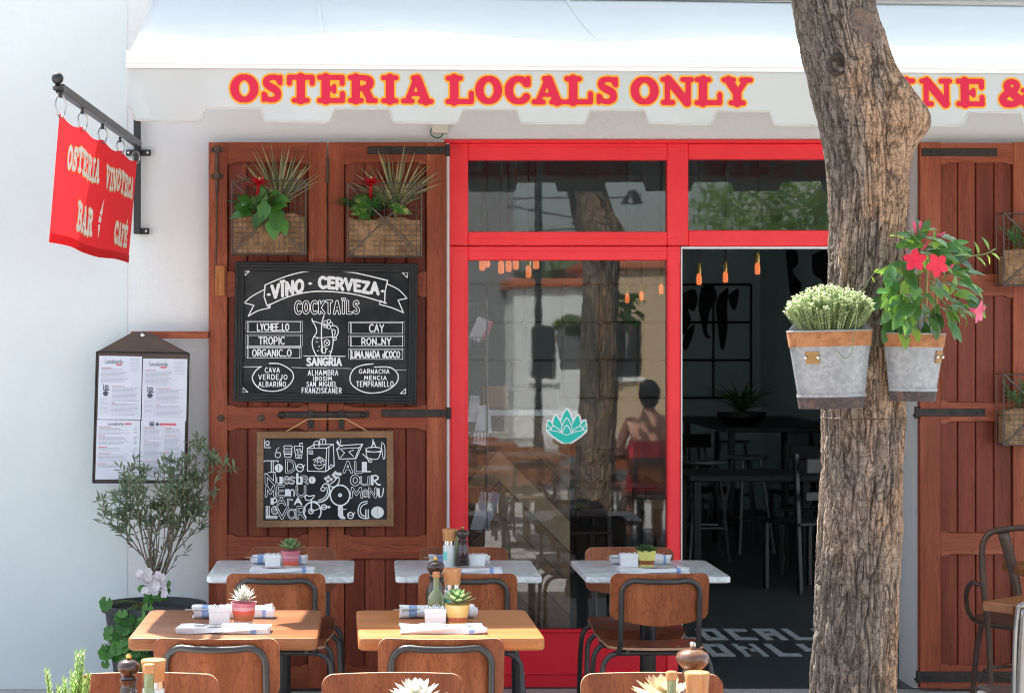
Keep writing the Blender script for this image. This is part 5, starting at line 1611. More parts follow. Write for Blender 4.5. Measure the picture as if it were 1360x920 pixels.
# limbs and crown above the picture
tc = Vector((PX(1098, YT) - .05, YT, zs[-1]))
m = MB()
tips = []
for i in range(9):
    a = i * 2.4 + .3
    d = Vector((math.cos(a) * .8, math.sin(a) * .8, 1.0 + .3 * rnd.random()))
    p = [tc - Vector((0, 0, .1)), tc + d * .35 + Vector((0, 0, .1)), tc + d * .8 + Vector((0, 0, .25)), tc + d * 1.25 + Vector((rnd.uniform(-.2, .2), rnd.uniform(-.2, .2), .3))]
    m.tube(smooth_line([tuple(v) for v in p]), [.075 - .065 * k / 18 for k in range(19)], 8)
    tips += [p[2], p[3], (p[2] + p[3]) / 2]
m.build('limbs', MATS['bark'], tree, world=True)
m = MB()
for i in range(3600):
    t = tips[i % len(tips)]
    c = t + Vector((rnd.gauss(0, .32), rnd.gauss(0, .32), rnd.gauss(.1, .28)))
    m.leaf(c, (rnd.gauss(0, 1), rnd.gauss(0, 1), rnd.gauss(-.2, .6)), (rnd.gauss(0, .5), rnd.gauss(0, .5), 1), rnd.uniform(.07, .12), .05, .2, .1, 0, .45, 3)
m.build('crown', l_tree, tree, world=True, recalc=False, smooth=80)


# ------------------------------------------------------------------ zinc buckets on the trunk
def bucket(label, cx_, cy, ztop, h, rt, rb, ang, tilt, plate_side):
    """half-round bucket with a flat back, facing -y before it is turned by ang; tilt in degrees about y"""
    root = thing('zinc_bucket', label, 'bucket planter', (cx_, cy, ztop - h), 0, 'zinc buckets hung on the tree trunk')
    root.rotation_euler = (0, R(tilt), R(ang))
    def ring(r, n=26): return [(r * math.cos(math.pi + math.pi * k / n), r * .82 * math.sin(math.pi + math.pi * k / n)) for k in range(n + 1)]
    def shell(m, r0, z0, r1, z1, off=0.0, mi=0):
        a, b = ring(r0 + off), ring(r1 + off); n = len(a)
        m.add([(x, y, z0) for x, y in a] + [(x, y, z1) for x, y in b], [(i, i + 1, n + i + 1, n + i) for i in range(n - 1)] + [(n - 1, 0, n, 2 * n - 1)], mi)
    rz_ = lambda z: rb + (rt - rb) * z / h
    m = MB()
    zb1, zt0 = h * .165, h * .80
    shell(m, rz_(zb1), zb1, rz_(zt0), zt0)
    shell(m, rz_(zt0) - .003, h - .02, rz_(h) - .003, h, 0)
    a = ring(rb - .002); m.add([(x, y, .004) for x, y in a], [tuple(range(len(a)))])
    shell(m, rz_(zb1) + .0035, zb1 - .004, rz_(zb1) + .0035, zb1 + .006)
    bk_ = rt * .55
    m.prism([(-rt, h), (-bk_, h + .075), (bk_, h + .075), (rt, h), (rb, 0.004), (-rb, .004)], .0005, .0035)
    m.tube([(x, y, h) for x, y in ring(rz_(h) + .001)], .0028, 6)
    m.build('bucket_body', MATS['galv'], root, smooth=40)
    m = MB(); shell(m, rz_(zt0) + .0005, zt0, rz_(h), h - .002, .0022); shell(m, rz_(zt0) + .0022, zt0 + .001, rz_(zt0) - .002, zt0 - .001)
    m.build('rusty_band', MATS['rusty_rim'], root, smooth=40)
    m = MB(); shell(m, rb, 0, rz_(zb1), zb1, .0030); m.add([(x, y, 0) for x, y in ring(rb + .003)], [tuple(range(27))])
    m.build('base_band', MATS['dark_rust'], root, smooth=40)
    m = MB()
    zp = h * .66; a_ = R(-90 + 28 * plate_side)
    rp = rz_(zp)
    def on(da, dz, off):
        a2 = a_ + da / rp
        rr2 = rz_(zp + dz) + off
        return (rr2 * math.cos(a2), rr2 * .82 * math.sin(a2), zp + dz)
    oc = [(-.023, -.013), (-.019, -.019), (.019, -.019), (.023, -.013), (.023, .013), (.019, .019), (-.019, .019), (-.023, .013)]
    m.add([on(x, z, .004) for x, z in oc] + [on(x, z, 0) for x, z in oc], [tuple(range(8))] + [(i, (i + 1) % 8, 8 + (i + 1) % 8, 8 + i) for i in range(8)])
    lp = m.build('label_plate', plain('ochre_label_plate', (.24, .135, .04), .6, (.32, .19, .07), 40, .2, 80, metal=.3), root, smooth=0)
    m = MB()
    for sx in (-.019, .019): m.ellipsoid(on(sx, 0, .006), (.005, .005, .006), 10, 6)
    m.build('rivet', m_chrome, lp)
    m = MB(); a = ring(rz_(h * .93) - .005); m.add([(x, y, h * .92) for x, y in a], [tuple(range(len(a)))])
    m.build('soil', m_soil, root)
    return root


b1 = bucket('larger zinc bucket of pale thyme with rusty rim on the tree trunk', PX(1108.5, 5.80), 5.84, PZ(439, 5.75), .235, .1255, .094, -12, -1.5, -1)
b2 = bucket('narrower zinc bucket with red flowering climber on the tree trunk', PX(1213, 5.84), 5.87, PZ(443, 5.80), .205, .108, .077, 26, 1.0, 1)
m = MB(); m.tube([(.108 * math.cos(R(a)), .045 + .13 * math.sin(R(a)) + .012, .235) for a in range(200, -21, -10)], .0018, 5); m.build('bail_wire', m_wire, b2)
m = MB()
zt_ = PZ(556, 5.9); it_ = int(zt_ / zs[-1] * (NZ - 1))
m.tube([(X_[it_, k] + .002 * math.cos(ang[k]), Y_[it_, k] + .002 * math.sin(ang[k]), zt_) for k in range(0, NA, 4)], .0016, 5, closed=True)
m.build('tie_wire', m_iron_rust, tree, world=True)
rr = random.Random(21)
m = MB()
for i in range(330):                                             # thyme: wiry stems with tiny paired leaves
    a = rr.uniform(0, 2 * math.pi); s_ = rr.random() ** .5
    top = Vector((.138 * s_ * math.cos(a), -.045 + .095 * s_ * math.sin(a), .245 + .118 * math.sqrt(max(0, 1 - .8 * s_ * s_)) + rr.uniform(-.012, .012)))
    bt = Vector((top.x * .55, -.045 + (top.y + .045) * .5, .215))
    m.tube([bt, bt.lerp(top, .5) + Vector((top.x * .08, 0, .01)), top], .0011, 3, caps=False)
    for k in range(15):
        t = .35 + .65 * k / 14
        c = bt.lerp(top, t) + Vector((top.x * .16 * t * (1 - t), 0, .04 * t * (1 - t)))
        for sgn in (1, -1):
            m.leaf(c, (sgn * math.cos(k * 1.7 + i), sgn * math.sin(k * 1.7 + i), rr.uniform(.3, .9)), (0, 0, 1), rr.uniform(.008, .0125), .0062, .1, .1, 0, .5, 3)
m.build('thyme', l_thyme, b1, recalc=False, smooth=80)
m = MB()
for x in (-.055, .03, .07): m.tube([(x, -.03, .18), (x + .004, -.03, .42)], .0028, 6)
for z in (.215, .245, .33): m.tube([(-.07, -.033, z), (.08, -.033, z + .004)], .0018, 6)
m.build('trellis', m_bamboo, b2)
# leaves of the climber placed round a loose, leaning mass
Mi = (Matrix.Translation(b2.location) @ b2.rotation_euler.to_matrix().to_4x4()).inverted()
def LP(px, py, Y): return Mi @ PT(px, py, Y)
m, ml, mf, mk, ms = MB(), MB(), MB(), MB(), MB()
for i in range(135):
    v = rr.random()
    py = 312 + 118 * v ** .85
    cxp = 1226 + 6 * math.sin(v * 3)
    half = 20 + 38 * math.sin(min(1, v * 1.35) * math.pi * .62) - 14 * max(0, v - .75) * 4
    px = cxp + rr.uniform(-1, 1) * half
    Y = 5.79 + rr.uniform(-.10, .07)
    d = Vector(((px - cxp) / 60 + rr.uniform(-.4, .4), rr.uniform(-.9, .1), -.7 + .9 * (1 - v) + rr.uniform(-.3, .3)))
    L = rr.uniform(.058, .092)
    (ml if rr.random() < .05 else m).leaf(LP(px, py, Y), d, Vector((rr.uniform(-.5, .5), -.8, .8)), L, L * .47, rr.uniform(.1, .45), .22, 0, .42, 6)
for (px, py, dx, dz, L) in ((1200, 318, -1, .35, .072), (1199, 322, -.4, -.1, .06), (1222, 308, .9, .35, .062), (1224, 316, .8, .0, .07), (1186, 352, -.6, -.75, .085), (1193, 346, .3, -.5, .055), (1236, 320, 1, .1, .06), (1212, 326, -.7, .5, .05), (1228, 332, 1, .15, .055)):
    (m if dz < .3 else ml).leaf(LP(px, py, 5.70), (dx, -.35, dz), (-.3, -.3, 1), L, L * .5, .25, .2, 0, .42, 6)
for (px, py, dx, dz, L) in ((1258, 404, .5, -.6, .075), (1266, 392, .9, .1, .08), (1262, 392, .2, .9, .075), (1274, 408, 1, .05, .05), (1265, 410, -.2, -.9, .055), (1260, 392, .5, 1, .055), (1171, 358, -.2, -.8, .02), (1160, 362, .8, .3, .03), (1156, 366, .5, -.7, .025)):  # backlit leaves at the right, their brightness painted by the paler green
    ml.leaf(LP(px, py, 5.76), (dx, -.3, dz), (.4, -.8, .5), L, L * .52, .2, .15, 0, .42, 6)
shoot = [(1252, 372), (1262, 362), (1276, 346), (1290, 340), (1305, 338), (1316, 334), (1322, 330)]
ms.tube(smooth_line([tuple(LP(x, y, 5.75)) for x, y in shoot]), .0022, 5)
for (px, py, dx, dz, L) in ((1274, 348, -.9, .3, .05), (1282, 342, -.6, .8, .045), (1290, 340, -.8, .25, .055), (1296, 341, .9, -.4, .05), (1300, 339, -.3, .9, .045), (1310, 337, .5, -.8, .035), (1314, 333, -.5, .9, .05), (1316, 336, 1, -.35, .045)):
    ml.leaf(LP(px, py, 5.75), (dx, -.2, dz), (0, -.8, .6), L, L * .33, .3, .2, 0, .42, 5)
ms.tube(smooth_line([tuple(LP(x, y, 5.72)) for x, y in ((1140, 400), (1148, 382), (1158, 366), (1172, 356), (1185, 350))]), .0016, 5)
ms.tube(smooth_line([tuple(LP(x, y, 5.66)) for x, y in ((1140, 400), (1137, 430), (1134, 445), (1132, 466), (1123, 476), (1112, 466))]), .0014, 5)
ms.tube(smooth_line([tuple(LP(x, y, 5.75)) for x, y in ((1262, 400), (1272, 406), (1284, 411))]), .002, 5)
for k in range(7): ms.tube(smooth_line([tuple(LP(1195 + 8 * k, 446, 5.84)), tuple(LP(1200 + 7 * k, 400, 5.80)), tuple(LP(1195 + 9 * k, 345, 5.79))]), .0022, 5)
def star(px, py, Y, face, size, mbx, npet=5, open_=.75):
    c = LP(px, py, Y)
    f = (Mi.to_3x3() @ Vector(face)).normalized()
    u = f.orthogonal().normalized(); v = f.cross(u)
    ph = rr.random()
    for k in range(npet):
        a = 2 * math.pi * k / npet + ph
        d = (u * math.cos(a) + v * math.sin(a)) * open_ + f * (1 - open_)
        mbx.leaf(c, d, f, size, size * .72, .25, .15, 0, .55, 6)
    mbx.tube([c - f * size * 1.3, c - f * size * .5, c], [.003, .006, size * .22], 8, caps=False)
star(1215, 346, 5.66, (-.2, -1, .15), .036, mf); mf.build('red_flower', l_mandfl, b2, recalc=False, smooth=80); mf = MB()
star(1244, 352, 5.66, (.15, -1, -.05), .038, mf); mf.build('red_flower', l_mandfl, b2, recalc=False, smooth=80)
star(1296, 413, 5.70, (.8, -.7, -.25), .040, mk, 5, .6); mk.build('pink_flower', l_mandpink, b2, recalc=False, smooth=80)
for (x0_, y0_, x1_, y1_) in ((1217, 312, 1213, 292), (1241, 318, 1256, 308), (1243, 320, 1247, 309), (1224, 332, 1234, 322), (1258, 360, 1267, 350), (1222, 305, 1223, 293)):
    a, b = LP(x0_, y0_, 5.72), LP(x1_, y1_, 5.71)
    mk = MB(); mk.tube([a, a.lerp(b, .45), a.lerp(b, .75), b], [.0022, .0045, .004, .0008], 8); mk.build('pink_bud', l_mandpink, b2, recalc=False, smooth=80)
m.build('climber_leaves', l_mand, b2, recalc=False, smooth=80); ml.build('young_and_backlit_leaves', l_mandlight, b2, recalc=False, smooth=80)
ms.build('stems', m_stem, b2, smooth=60)

# ------------------------------------------------------------------ plywood chairs
def rounded_rect(w, z0, z1, rt, rb, bow=0.0, n=6):
    """outline (x, z) of a backrest: straight top, rounded corners, bowed bottom"""
    o = []
    for cx_, cz, r, a0 in ((w / 2 - rt, z1 - rt, rt, 90), (w / 2 - rb, z0 + rb, rb, 0), (-w / 2 + rb, z0 + rb, rb, -90), (-w / 2 + rt, z1 - rt, rt, 180)):
        o += [(cx_ + r * math.cos(R(a0 - 90 * k / n)), cz + r * math.sin(R(a0 - 90 * k / n))) for k in range(n + 1)]
    # extra points along the bottom for the bow
    res = []
    for i, p in enumerate(o):
        res.append(p)
        if i == 2 * (n + 1) - 1:
            q = o[i + 1]
            for k in range(1, 12):
                t = k / 12
                res.append((p[0] + (q[0] - p[0]) * t, z0 - bow * math.sin(math.pi * t)))
    return res


def bent_panel(mb, inside, bounds, fn, th, n=(26, 16), mi_edge=1):
    """plywood panel: a grid over bounds clipped to an outline by snapping; fn maps (x, z, t) to 3D"""
    bm = bmesh.new()
    pts = inside
    vs = [bm.verts.new((x, 0, z)) for x, z in pts]
    bm.faces.new(vs)
    x0, x1, z0, z1 = bounds
    for k in range(1, n[0]):
        x = x0 + (x1 - x0) * k / n[0]
        bmesh.ops.bisect_plane(bm, geom=bm.verts[:] + bm.edges[:] + bm.faces[:], plane_co=(x, 0, 0), plane_no=(1, 0, 0))
    for k in range(1, n[1]):
        z = z0 + (z1 - z0) * k / n[1]
        bmesh.ops.bisect_plane(bm, geom=bm.verts[:] + bm.edges[:] + bm.faces[:], plane_co=(0, 0, z), plane_no=(0, 0, 1))
    bm.verts.index_update()
    co = [(v.co.x, v.co.z) for v in bm.verts]
    fs = [tuple(v.index for v in f.verts) for f in bm.faces]
    be = [(e.verts[0].index, e.verts[1].index) for e in bm.edges if e.is_boundary]
    bm.free()
    N = len(co)
    mb.add([fn(x, z, 0) for x, z in co] + [fn(x, z, th) for x, z in co], fs + [tuple(i + N for i in reversed(f)) for f in fs])
    o = len(mb.v) - 2 * N
    mb.f += [(o + a, o + b, o + b + N, o + a + N) for a, b in be]; mb.m += [mi_edge] * len(be)


def make_chair(label):
    c = thing('plywood_chair', label, 'chair', (0, 0, 0), 0, 'plywood chairs at the tables')
    W_, ZT, ZB = .395, .762, .572
    lean = lambda z: -.205 - .16 * (z - .57)
    def back(x, z, t): return (x, lean(z) + .036 * (x / .2) ** 2 - .004 + t, z + .0)
    m = MB()
    bent_panel(m, rounded_rect(W_, ZB, ZT, .032, .035, .022), (-W_ / 2, W_ / 2, ZB - .025, ZT), back, .0095)
    m.build('backrest', [m_ply, m_plyedge], c, smooth=40)
    m = MB()
    def seat(x, y, t): return (x, y, .452 + .010 * ((y + .05) / .15) ** 2 * (1 if y < -.05 else -.55) + .006 * (abs(x) / .19) ** 2.5 - (.030 * max(0, (y - .13) / .07) ** 2) - t)
    out = rounded_rect(.39, -.17, .205, .06, .07, .01)
    bent_panel(m, out, (-.195, .195, -.18, .205), lambda x, z, t: seat(x, z, t), .010, (20, 20))
    m.build('seat', [m_ply_seat, m_plyedge], c, smooth=40)
    # bent tube behind the backrest, running down to the seat
    m = MB()
    hw, zt = .156, ZT - .026
    p = []
    zs_ = [.435, .50, .58, .66, zt - .055]
    L_ = [(-hw, lean(z) + .036 * (hw / .2) ** 2 - .018, z) for z in zs_]
    L_[0] = (-hw, -.14, .437); L_[1] = (-hw, -.192, .475)
    corner = [(-hw + .055 * (1 - math.cos(R(a))), 0, zt - .055 + .055 * math.sin(R(a))) for a in range(15, 91, 15)]
    corner = [(x, lean(z) + .036 * (x / .2) ** 2 - .017, z) for x, _, z in corner]
    top = [(x, lean(zt) + .036 * (x / .2) ** 2 - .017, zt - .004 * math.cos(x / hw * 1.4)) for x in (-.06, -.02, .02, .06)]
    half = L_ + corner
    path = half + top + [(-x, y, z) for x, y, z in reversed(half)]
    m.tube(path, .0108, 10)
    m.build('back_frame', m_tube, c, smooth=60)
    for y0, yf in ((-.13, -.20), (.12, .17)):                  # front and rear bent legs
        m = MB()
        pl = [(-.226, yf, .0), (-.222, y0 + (yf - y0) * .3, .30), (-.219, y0, .362)] + [(-.219 + .07 * (1 - math.cos(R(a))), y0, .362 + .07 * math.sin(R(a))) for a in range(20, 91, 14)] + [(-.08, y0, .4325)]
        m.tube(pl + [(-x, y, z) for x, y, z in reversed(pl)], .0108, 10)
        lg = m.build('leg_frame', m_tube, c, smooth=60)
        m = MB()
        for sx in (-1, 1): m.lathe([(0, 0), (.013, 0), (.013, .018), (.0, .018)], (sx * .226, yf, 0), 10)
        m.build('foot_cap', m_blackmetal, lg)
    m = MB()
    for sx in (-.12, .12):
        m.tube([(sx, -.145, .437), (sx, .12, .437)], .009, 8)
    m.build('seat_rail', m_tube, c, smooth=60)
    m = MB()
    for sx in (-.09, .09):
        for y in (-.125, .11): m.ellipsoid((sx, y, seat(sx, y, 0)[2] + .001), (.006, .006, .002), 8, 6)
    m.build('seat_screw', m_chrome, c)
    return c


CHAIRS = [(-.341, 7.63, 0, 'plywood chair with its tubed back to us at the leftmost marble table'),
          (.422, 7.63, 0, 'plywood chair with its tubed back to us at the middle marble table'),
          (1.186, 7.63, 0, 'plywood chair fully seen from behind, with its seat showing, at the rightmost marble table'),
          (-.314, 8.60, 180, 'plywood chair behind the leftmost marble table, against the shutters'),
          (.449, 8.60, 180, 'plywood chair behind the middle marble table, beyond the mills'),
          (1.194, 8.60, 180, 'plywood chair behind the rightmost marble table, against the window'),
          (-.45, 5.98, 0, 'plywood chair with its tubed back to us at the brown wooden table'),
          (.249, 5.98, 0, 'plywood chair with its tubed back to us at the honey pine table'),
          (-.60, 5.375, 180, 'plywood chair at the bottom edge, behind the dark pepper mill and the rosemary'),
          (.093, 5.375, 180, 'plywood chair at the bottom edge, behind the white rosette succulent'),
          (.804, 5.375, 180, 'plywood chair at the bottom edge, behind the brown glossy pepper mill')]
proto = None
BACKY = .225
for x, yb, rz, lab in CHAIRS:
    y = yb + BACKY if rz == 0 else yb - BACKY
    if proto is None:
        proto = make_chair(lab); o = proto
        o.location = (x, y, 0)
    else:
        o = dup(proto, (x + rnd.uniform(-.006, .006), y, 0), R(rz + rnd.uniform(-2.2, 2.2)), lab)

# ------------------------------------------------------------------ tables


def table(name, label, x0, x1, y0, y1, z, th, topmat, group, edge=.004):
    t = thing(name, label, 'table', ((x0 + x1) / 2, (y0 + y1) / 2, 0), R(rnd.uniform(-.8, .8)), group)
    hx, hy = (x1 - x0) / 2, (y1 - y0) / 2
    m = MB()
    r = .022
    o = []
    for cx_, cy_, a0 in ((hx - r, hy - r, 0), (-hx + r, hy - r, 90), (-hx + r, -hy + r, 180), (hx - r, -hy + r, 270)):
        o += [(cx_ + r * math.cos(R(a0 + 18 * k)), cy_ + r * math.sin(R(a0 + 18 * k))) for k in range(6)]
    n = len(o)
    lay = [(z - th, -edge), (z - th + edge, 0), (z - edge, 0), (z - edge * .3, -edge * .3), (z, -edge)]
    v = []
    for zz_, off in lay:
        v += [(x * (1 + off / hx), y * (1 + off / hy), zz_) for x, y in o]
    f = [(i * n + k, i * n + (k + 1) % n, (i + 1) * n + (k + 1) % n, (i + 1) * n + k) for i in range(len(lay) - 1) for k in range(n)]
    f += [tuple(range(n)), tuple((len(lay) - 1) * n + k for k in range(n))]
    m.add(v, f)
    m.build('tabletop', topmat, t, smooth=30)
    m = MB()
    m.box(-.21, .21, -.03, .03, z - th - .018, z - th - .0005, .002); m.box(-.03, .03, -.21, .21, z - th - .019, z - th - .0008, .002)
    m.build('top_plate', m_blackmetal, t, smooth=30)
    m = MB(); m.lathe([(.034, .03), (.034, z - th - .019)], (0, 0, 0), 18); m.build('pedestal', m_blackmetal, t)
    m = MB()
    m.lathe([(0, 0.0), (.21, 0.0), (.21, .008), (.06, .03), (.036, .04), (.0, .04)], (0, 0, 0), 32)
    m.build('base', m_blackmetal, t, smooth=30)
    return t


ZM, ZW = .722, .75
MT = [(-.634, -.031, 'grey marble table in front of the brown shutters, with the pink pot'), (.142, .742, 'grey marble table with salt and pepper mills, between two others'), (.918, 1.512, 'grey marble table by the open doorway with the yellow pot')]
for x0, x1, lab in MT: table('marble_table', lab, x0, x1, 7.85, 8.44, ZM, .026, MATS['marble'], 'marble tables along the facade')
WT = [(-.738, -.138, 'brown wooden table with the red striped pot and white tray', m_teak), (-.014, .577, 'honey coloured pine table with the green oil bottle', m_oak)]
for x0, x1, lab, mt in WT: table('wooden_table', lab, x0, x1, 6.07, 6.70, ZW, .040, mt, 'wooden tables in the middle row', .006)
FT = [(-.93, -.33, 'brown wooden table just under the picture, below the dark pepper mill', m_teak), (-.21, .39, 'pine table just under the picture, below the white succulent', m_oak), (.50, 1.10, 'brown wooden table just under the picture, below the glossy mill', m_teak)]
for x0, x1, lab, mt in FT: table('wooden_table', lab, x0, x1, 4.36, 4.95, ZW, .040, mt, 'wooden tables in the front row', .006)

# ------------------------------------------------------------------ things on the tables
m_nap = cloth('white_napkin_linen', (.80, .80, .81), .2, .95, .3, 350)
m_napblue = cloth('blue_napkin_stripe', (.30, .43, .68), .2, .95, .3, 350)


def napkin(label, loc, L, kind, group, seed):
    """a folded or rolled linen napkin with blue end stripes and cutlery"""
    r_ = random.Random(seed)
    root = thing('napkin', label, 'napkin', loc, r_.uniform(-.05, .05), group)
    m = MB()
    W_, H_ = (.098, .019) if kind == 'flat' else (.056, .040)
    n, k = 46, 18
    ph = r_.random() * 6
    def sec(u, v):
        x = (u - .5) * L
        a = 2 * math.pi * v
        ca, sa = math.cos(a), math.sin(a)
        e = .45 if kind == 'flat' else .8
        y = W_ / 2 * math.copysign(abs(ca) ** e, ca); z = H_ / 2 * math.copysign(abs(sa) ** e, sa)
        wob = 1 + .09 * math.sin(u * 13 + ph) + .09 * math.sin(a * 3 + u * 9 + ph)
        cr = .0035 * math.sin(a * 5 + ph + u * 6)
        return (x + (.006 * math.sin(a * 2 + ph) if u in (0, 1) else 0), y * wob, H_ / 2 + max(-H_ / 2 + .0005, z * wob + cr))
    m.sheet(sec, n, k)
    for j in range(k):
        for i in range(n):
            u = i / n
            if (.79 < u < .855 if kind == 'flat' else .10 < u < .2 or .86 < u < .90): m.m[j * n + i] = 1
    for u in (0, 1):
        pts = [sec(u, j / k) for j in range(k)]
        m.add(pts, [tuple(range(k))])
    m.build('linen', [m_nap, m_napblue], root, smooth=60, recalc=False)
    m = MB()
    hz = H_ + .002
    if kind == 'flat':
        m.box(-L * .32, L * .06, -.018, -.004, hz - .001, hz + .002, .001); m.box(L * .06, L * .34, -.014, -.007, hz - .001, hz + .003, .001)
        kn = m.build('knife', m_steelcut, root)
        m = MB()
        m.box(-L * .02, L * .32, .012, .019, hz - .001, hz + .003, .001, 0, Matrix.Rotation(R(7), 4, 'Z')); 
        for q in (-.006, -.002, .002, .006): m.box(-L * .22, -L * .02, .0145 + q, .0165 + q, hz, hz + .002, 0, 0, Matrix.Rotation(R(7), 4, 'Z'))
        m.build('fork', m_steelcut, root)
    else:
        m.box(-L * .5 - .03, -L * .2, -.004, .004, H_ * .75, H_ * .75 + .003, .001, 0, Matrix.Rotation(R(14), 4, 'Z'))
        m.build('fork', m_steelcut, root)
    return root


def sugar_box(label, loc, w, d, h, rz=0):
    root = thing('sachet_box', label, 'sachet box', loc, rz, 'white sachet boxes')
    m = MB()
    t = .004
    v = lambda s, z: [(-w / 2 * s, -d / 2 * s, z), (w / 2 * s, -d / 2 * s, z), (w / 2 * s, d / 2 * s, z), (-w / 2 * s, d / 2 * s, z)]
    V_ = v(.94, 0) + v(.96, .004) + v(1, h * .72) + v(1.04, h * .74) + v(1.04, h) + v(.95, h) + v(.92, h * .3)
    f = [(0, 1, 2, 3)] + [(i * 4 + k, i * 4 + (k + 1) % 4, i * 4 + 4 + (k + 1) % 4, i * 4 + 4 + k) for i in range(6) for k in range(4)] + [(24, 25, 26, 27)]
    m.add(V_, f)
    m.build('ceramic_box', m_ceram, root, smooth=25)
    m = MB()
    for i in range(7):
        x = -w * .40 + w * .8 * i / 6
        m.box(x - .0025, x + .0025, -d * .4, d * .4, h * .35, h + .0015 + .0025 * math.sin(i * 2.3), .001, 0, Matrix.Rotation(R(3 * math.sin(i * 3)), 4, 'Y'))
    m.build('sachets', m_paperwhite, root, smooth=0)
    return root


def pot_plant(label, loc, rt, rb, h, bands, kind, leafmat, size, seed):
    """bands: [(fraction of height, material)] from the bottom"""
    rr_2 = random.Random(seed)
    root = thing('potted_succulent', label, 'potted plant', loc, 0, 'potted succulents on the tables')
    mats = [b[1] for b in bands]
    m = MB()
    z = 0
    for i, (fr_, _) in enumerate(bands):
        z1 = fr_ * h
        N_ = 5
        prof = []
        for k in range(N_ + 1):
            zz_ = z + (z1 - z) * k / N_
            t = zz_ / h
            prof.append((rb + (rt - rb) * (t ** .75), zz_))
        m.lathe(prof, (0, 0, 0), 28, i)
        z = z1
    m.lathe([(0, 0), (rb, 0)], (0, 0, 0), 28, 0)
    m.lathe([(rt, h), (rt + .0012, h + .002), (rt - .003, h + .002), (rt - .004, h * .8)], (0, 0, 0), 28, len(bands) - 1)
    m.build('pot', mats, root, smooth=50)
    m = MB(); m.lathe([(0, h * .86), (rt - .004, h * .84)], (0, 0, 0), 20); m.build('soil', m_soil, root)
    m = MB()
    c = Vector((0, 0, h * .92))
    if kind == 'rosette':
        n_ = 34
        for i in range(n_):
            a = i * 2.39996; t = i / n_
            el = .12 + 1.25 * t
            d = Vector((math.cos(a) * math.cos(el), math.sin(a) * math.cos(el), math.sin(el)))
            m.leaf(c + Vector((0, 0, .008 + .012 * t)), d, Vector((0, 0, 1)) - d * .5, size * (1.15 - .55 * t), size * .40, -.18, .35, 0, .5, 6)
    elif kind == 'spiky':
        for i in range(60):
            a = i * 2.39996; t = (i / 60) ** .8
            el = -.15 + 1.5 * t
            d = Vector((math.cos(a) * math.cos(el), math.sin(a) * math.cos(el), math.sin(el)))
            m.leaf(c + Vector((0, 0, .012)), d, (0, 0, 1), size * rr_2.uniform(.8, 1.1), size * .17, -.12, .4, 0, .5, 4)
    else:
        for i in range(160):
            a = rr_2.uniform(0, 6.28); s_ = rr_2.random() ** .5 * rt * 1.02
            b = c + Vector((s_ * math.cos(a), s_ * math.sin(a), rr_2.uniform(.0, .020) * (1.4 - s_ / rt)))
            d = Vector((math.cos(a) * .6 + rr_2.uniform(-.5, .5), math.sin(a) * .6 + rr_2.uniform(-.5, .5), rr_2.uniform(.5, 1.2)))
            m.leaf(b, d, (0, 0, 1), size * rr_2.uniform(.6, 1), size * .45, .1, .3, 0, .5, 3)
    m.build('succulent', leafmat, root, smooth=70, recalc=False)
    return root


def pepper_mill(label, loc, h, mat, squat=False):
    root = thing('pepper_mill', label, 'pepper mill', loc, 0, 'pepper mills')
    s_ = h / .175
    m = MB()
    if squat: body = [(0, 0), (.028, 0), (.029, .02), (.027, .05), (.021, .075), (.0185, .092), (.021, .104), (.0225, .110), (0, .110)]
    else: body = [(0, 0), (.028, 0), (.028, .012), (.0255, .014), (.0275, .018), (.0275, .028), (.025, .030), (.027, .034), (.0265, .042), (.024, .044), (.026, .048), (.0235, .075), (.019, .096), (.0175, .104), (.0205, .112), (.0215, .117), (0, .117)]
    m.lathe([(r * s_, z * s_) for r, z in body], (0, 0, 0), 26)
    m.build('mill_body', mat, root, smooth=45)
    m = MB()
    head = [(.0, .1175), (.0185, .118), (.0155, .124), (.020, .131), (.0262, .140), (.0268, .148), (.0235, .156), (.014, .162), (.0, .163)] if not squat else [(.0, .1105), (.022, .111), (.018, .118), (.027, .126), (.0345, .136), (.035, .145), (.031, .153), (.018, .160), (.0, .161)]
    m.lathe([(r * s_, z * s_) for r, z in head], (0, 0, 0), 26)
    m.build('mill_head', mat, root, smooth=50)
    m = MB(); m.lathe([(0, .162 * s_), (.004 * s_, .163 * s_), (.0065 * s_, .168 * s_), (.0065 * s_, .173 * s_), (.004, .176 * s_), (0, .176 * s_)], (0, 0, 0), 14)
    m.build('brass_nut', m_brass if not squat else m_chrome, root)
    return root


def salt_mill(label, loc, h):
    root = thing('salt_mill', label, 'salt mill', loc, 0, 'salt mills with wooden caps')
    s_ = h / .16
    m = MB(); m.lathe([(0, 0), (.0245 * s_, 0), (.0255 * s_, .004), (.0255 * s_, .092 * s_), (.0235 * s_, .096 * s_), (0, .096 * s_)], (0, 0, 0), 26)
    m.build('salt_glass', m_salt, root, smooth=45)
    m = MB(); m.lathe([(.0238 * s_, .0965 * s_), (.0238 * s_, .112 * s_), (0, .112 * s_)], (0, 0, 0), 26); m.build('steel_collar', m_chrome, root, smooth=45)
    m = MB(); m.lathe([(0, .1125 * s_), (.0255 * s_, .1125 * s_), (.0258 * s_, .118 * s_), (.0272 * s_, .140 * s_), (.0295 * s_, .158 * s_), (.0275 * s_, .161 * s_), (0, .161 * s_)], (0, 0, 0), 26)
    m.build('wooden_cap', m_cork, root, smooth=45)
    m = MB()
    m.sheet(lambda u, v: (.0259 * s_ * math.cos(R(-165 + 55 * u)), .0259 * s_ * math.sin(R(-165 + 55 * u)), (.035 + .035 * v) * s_), 10, 4)
    m.build('sticker', m_seal, root, smooth=60, recalc=False)
    return root


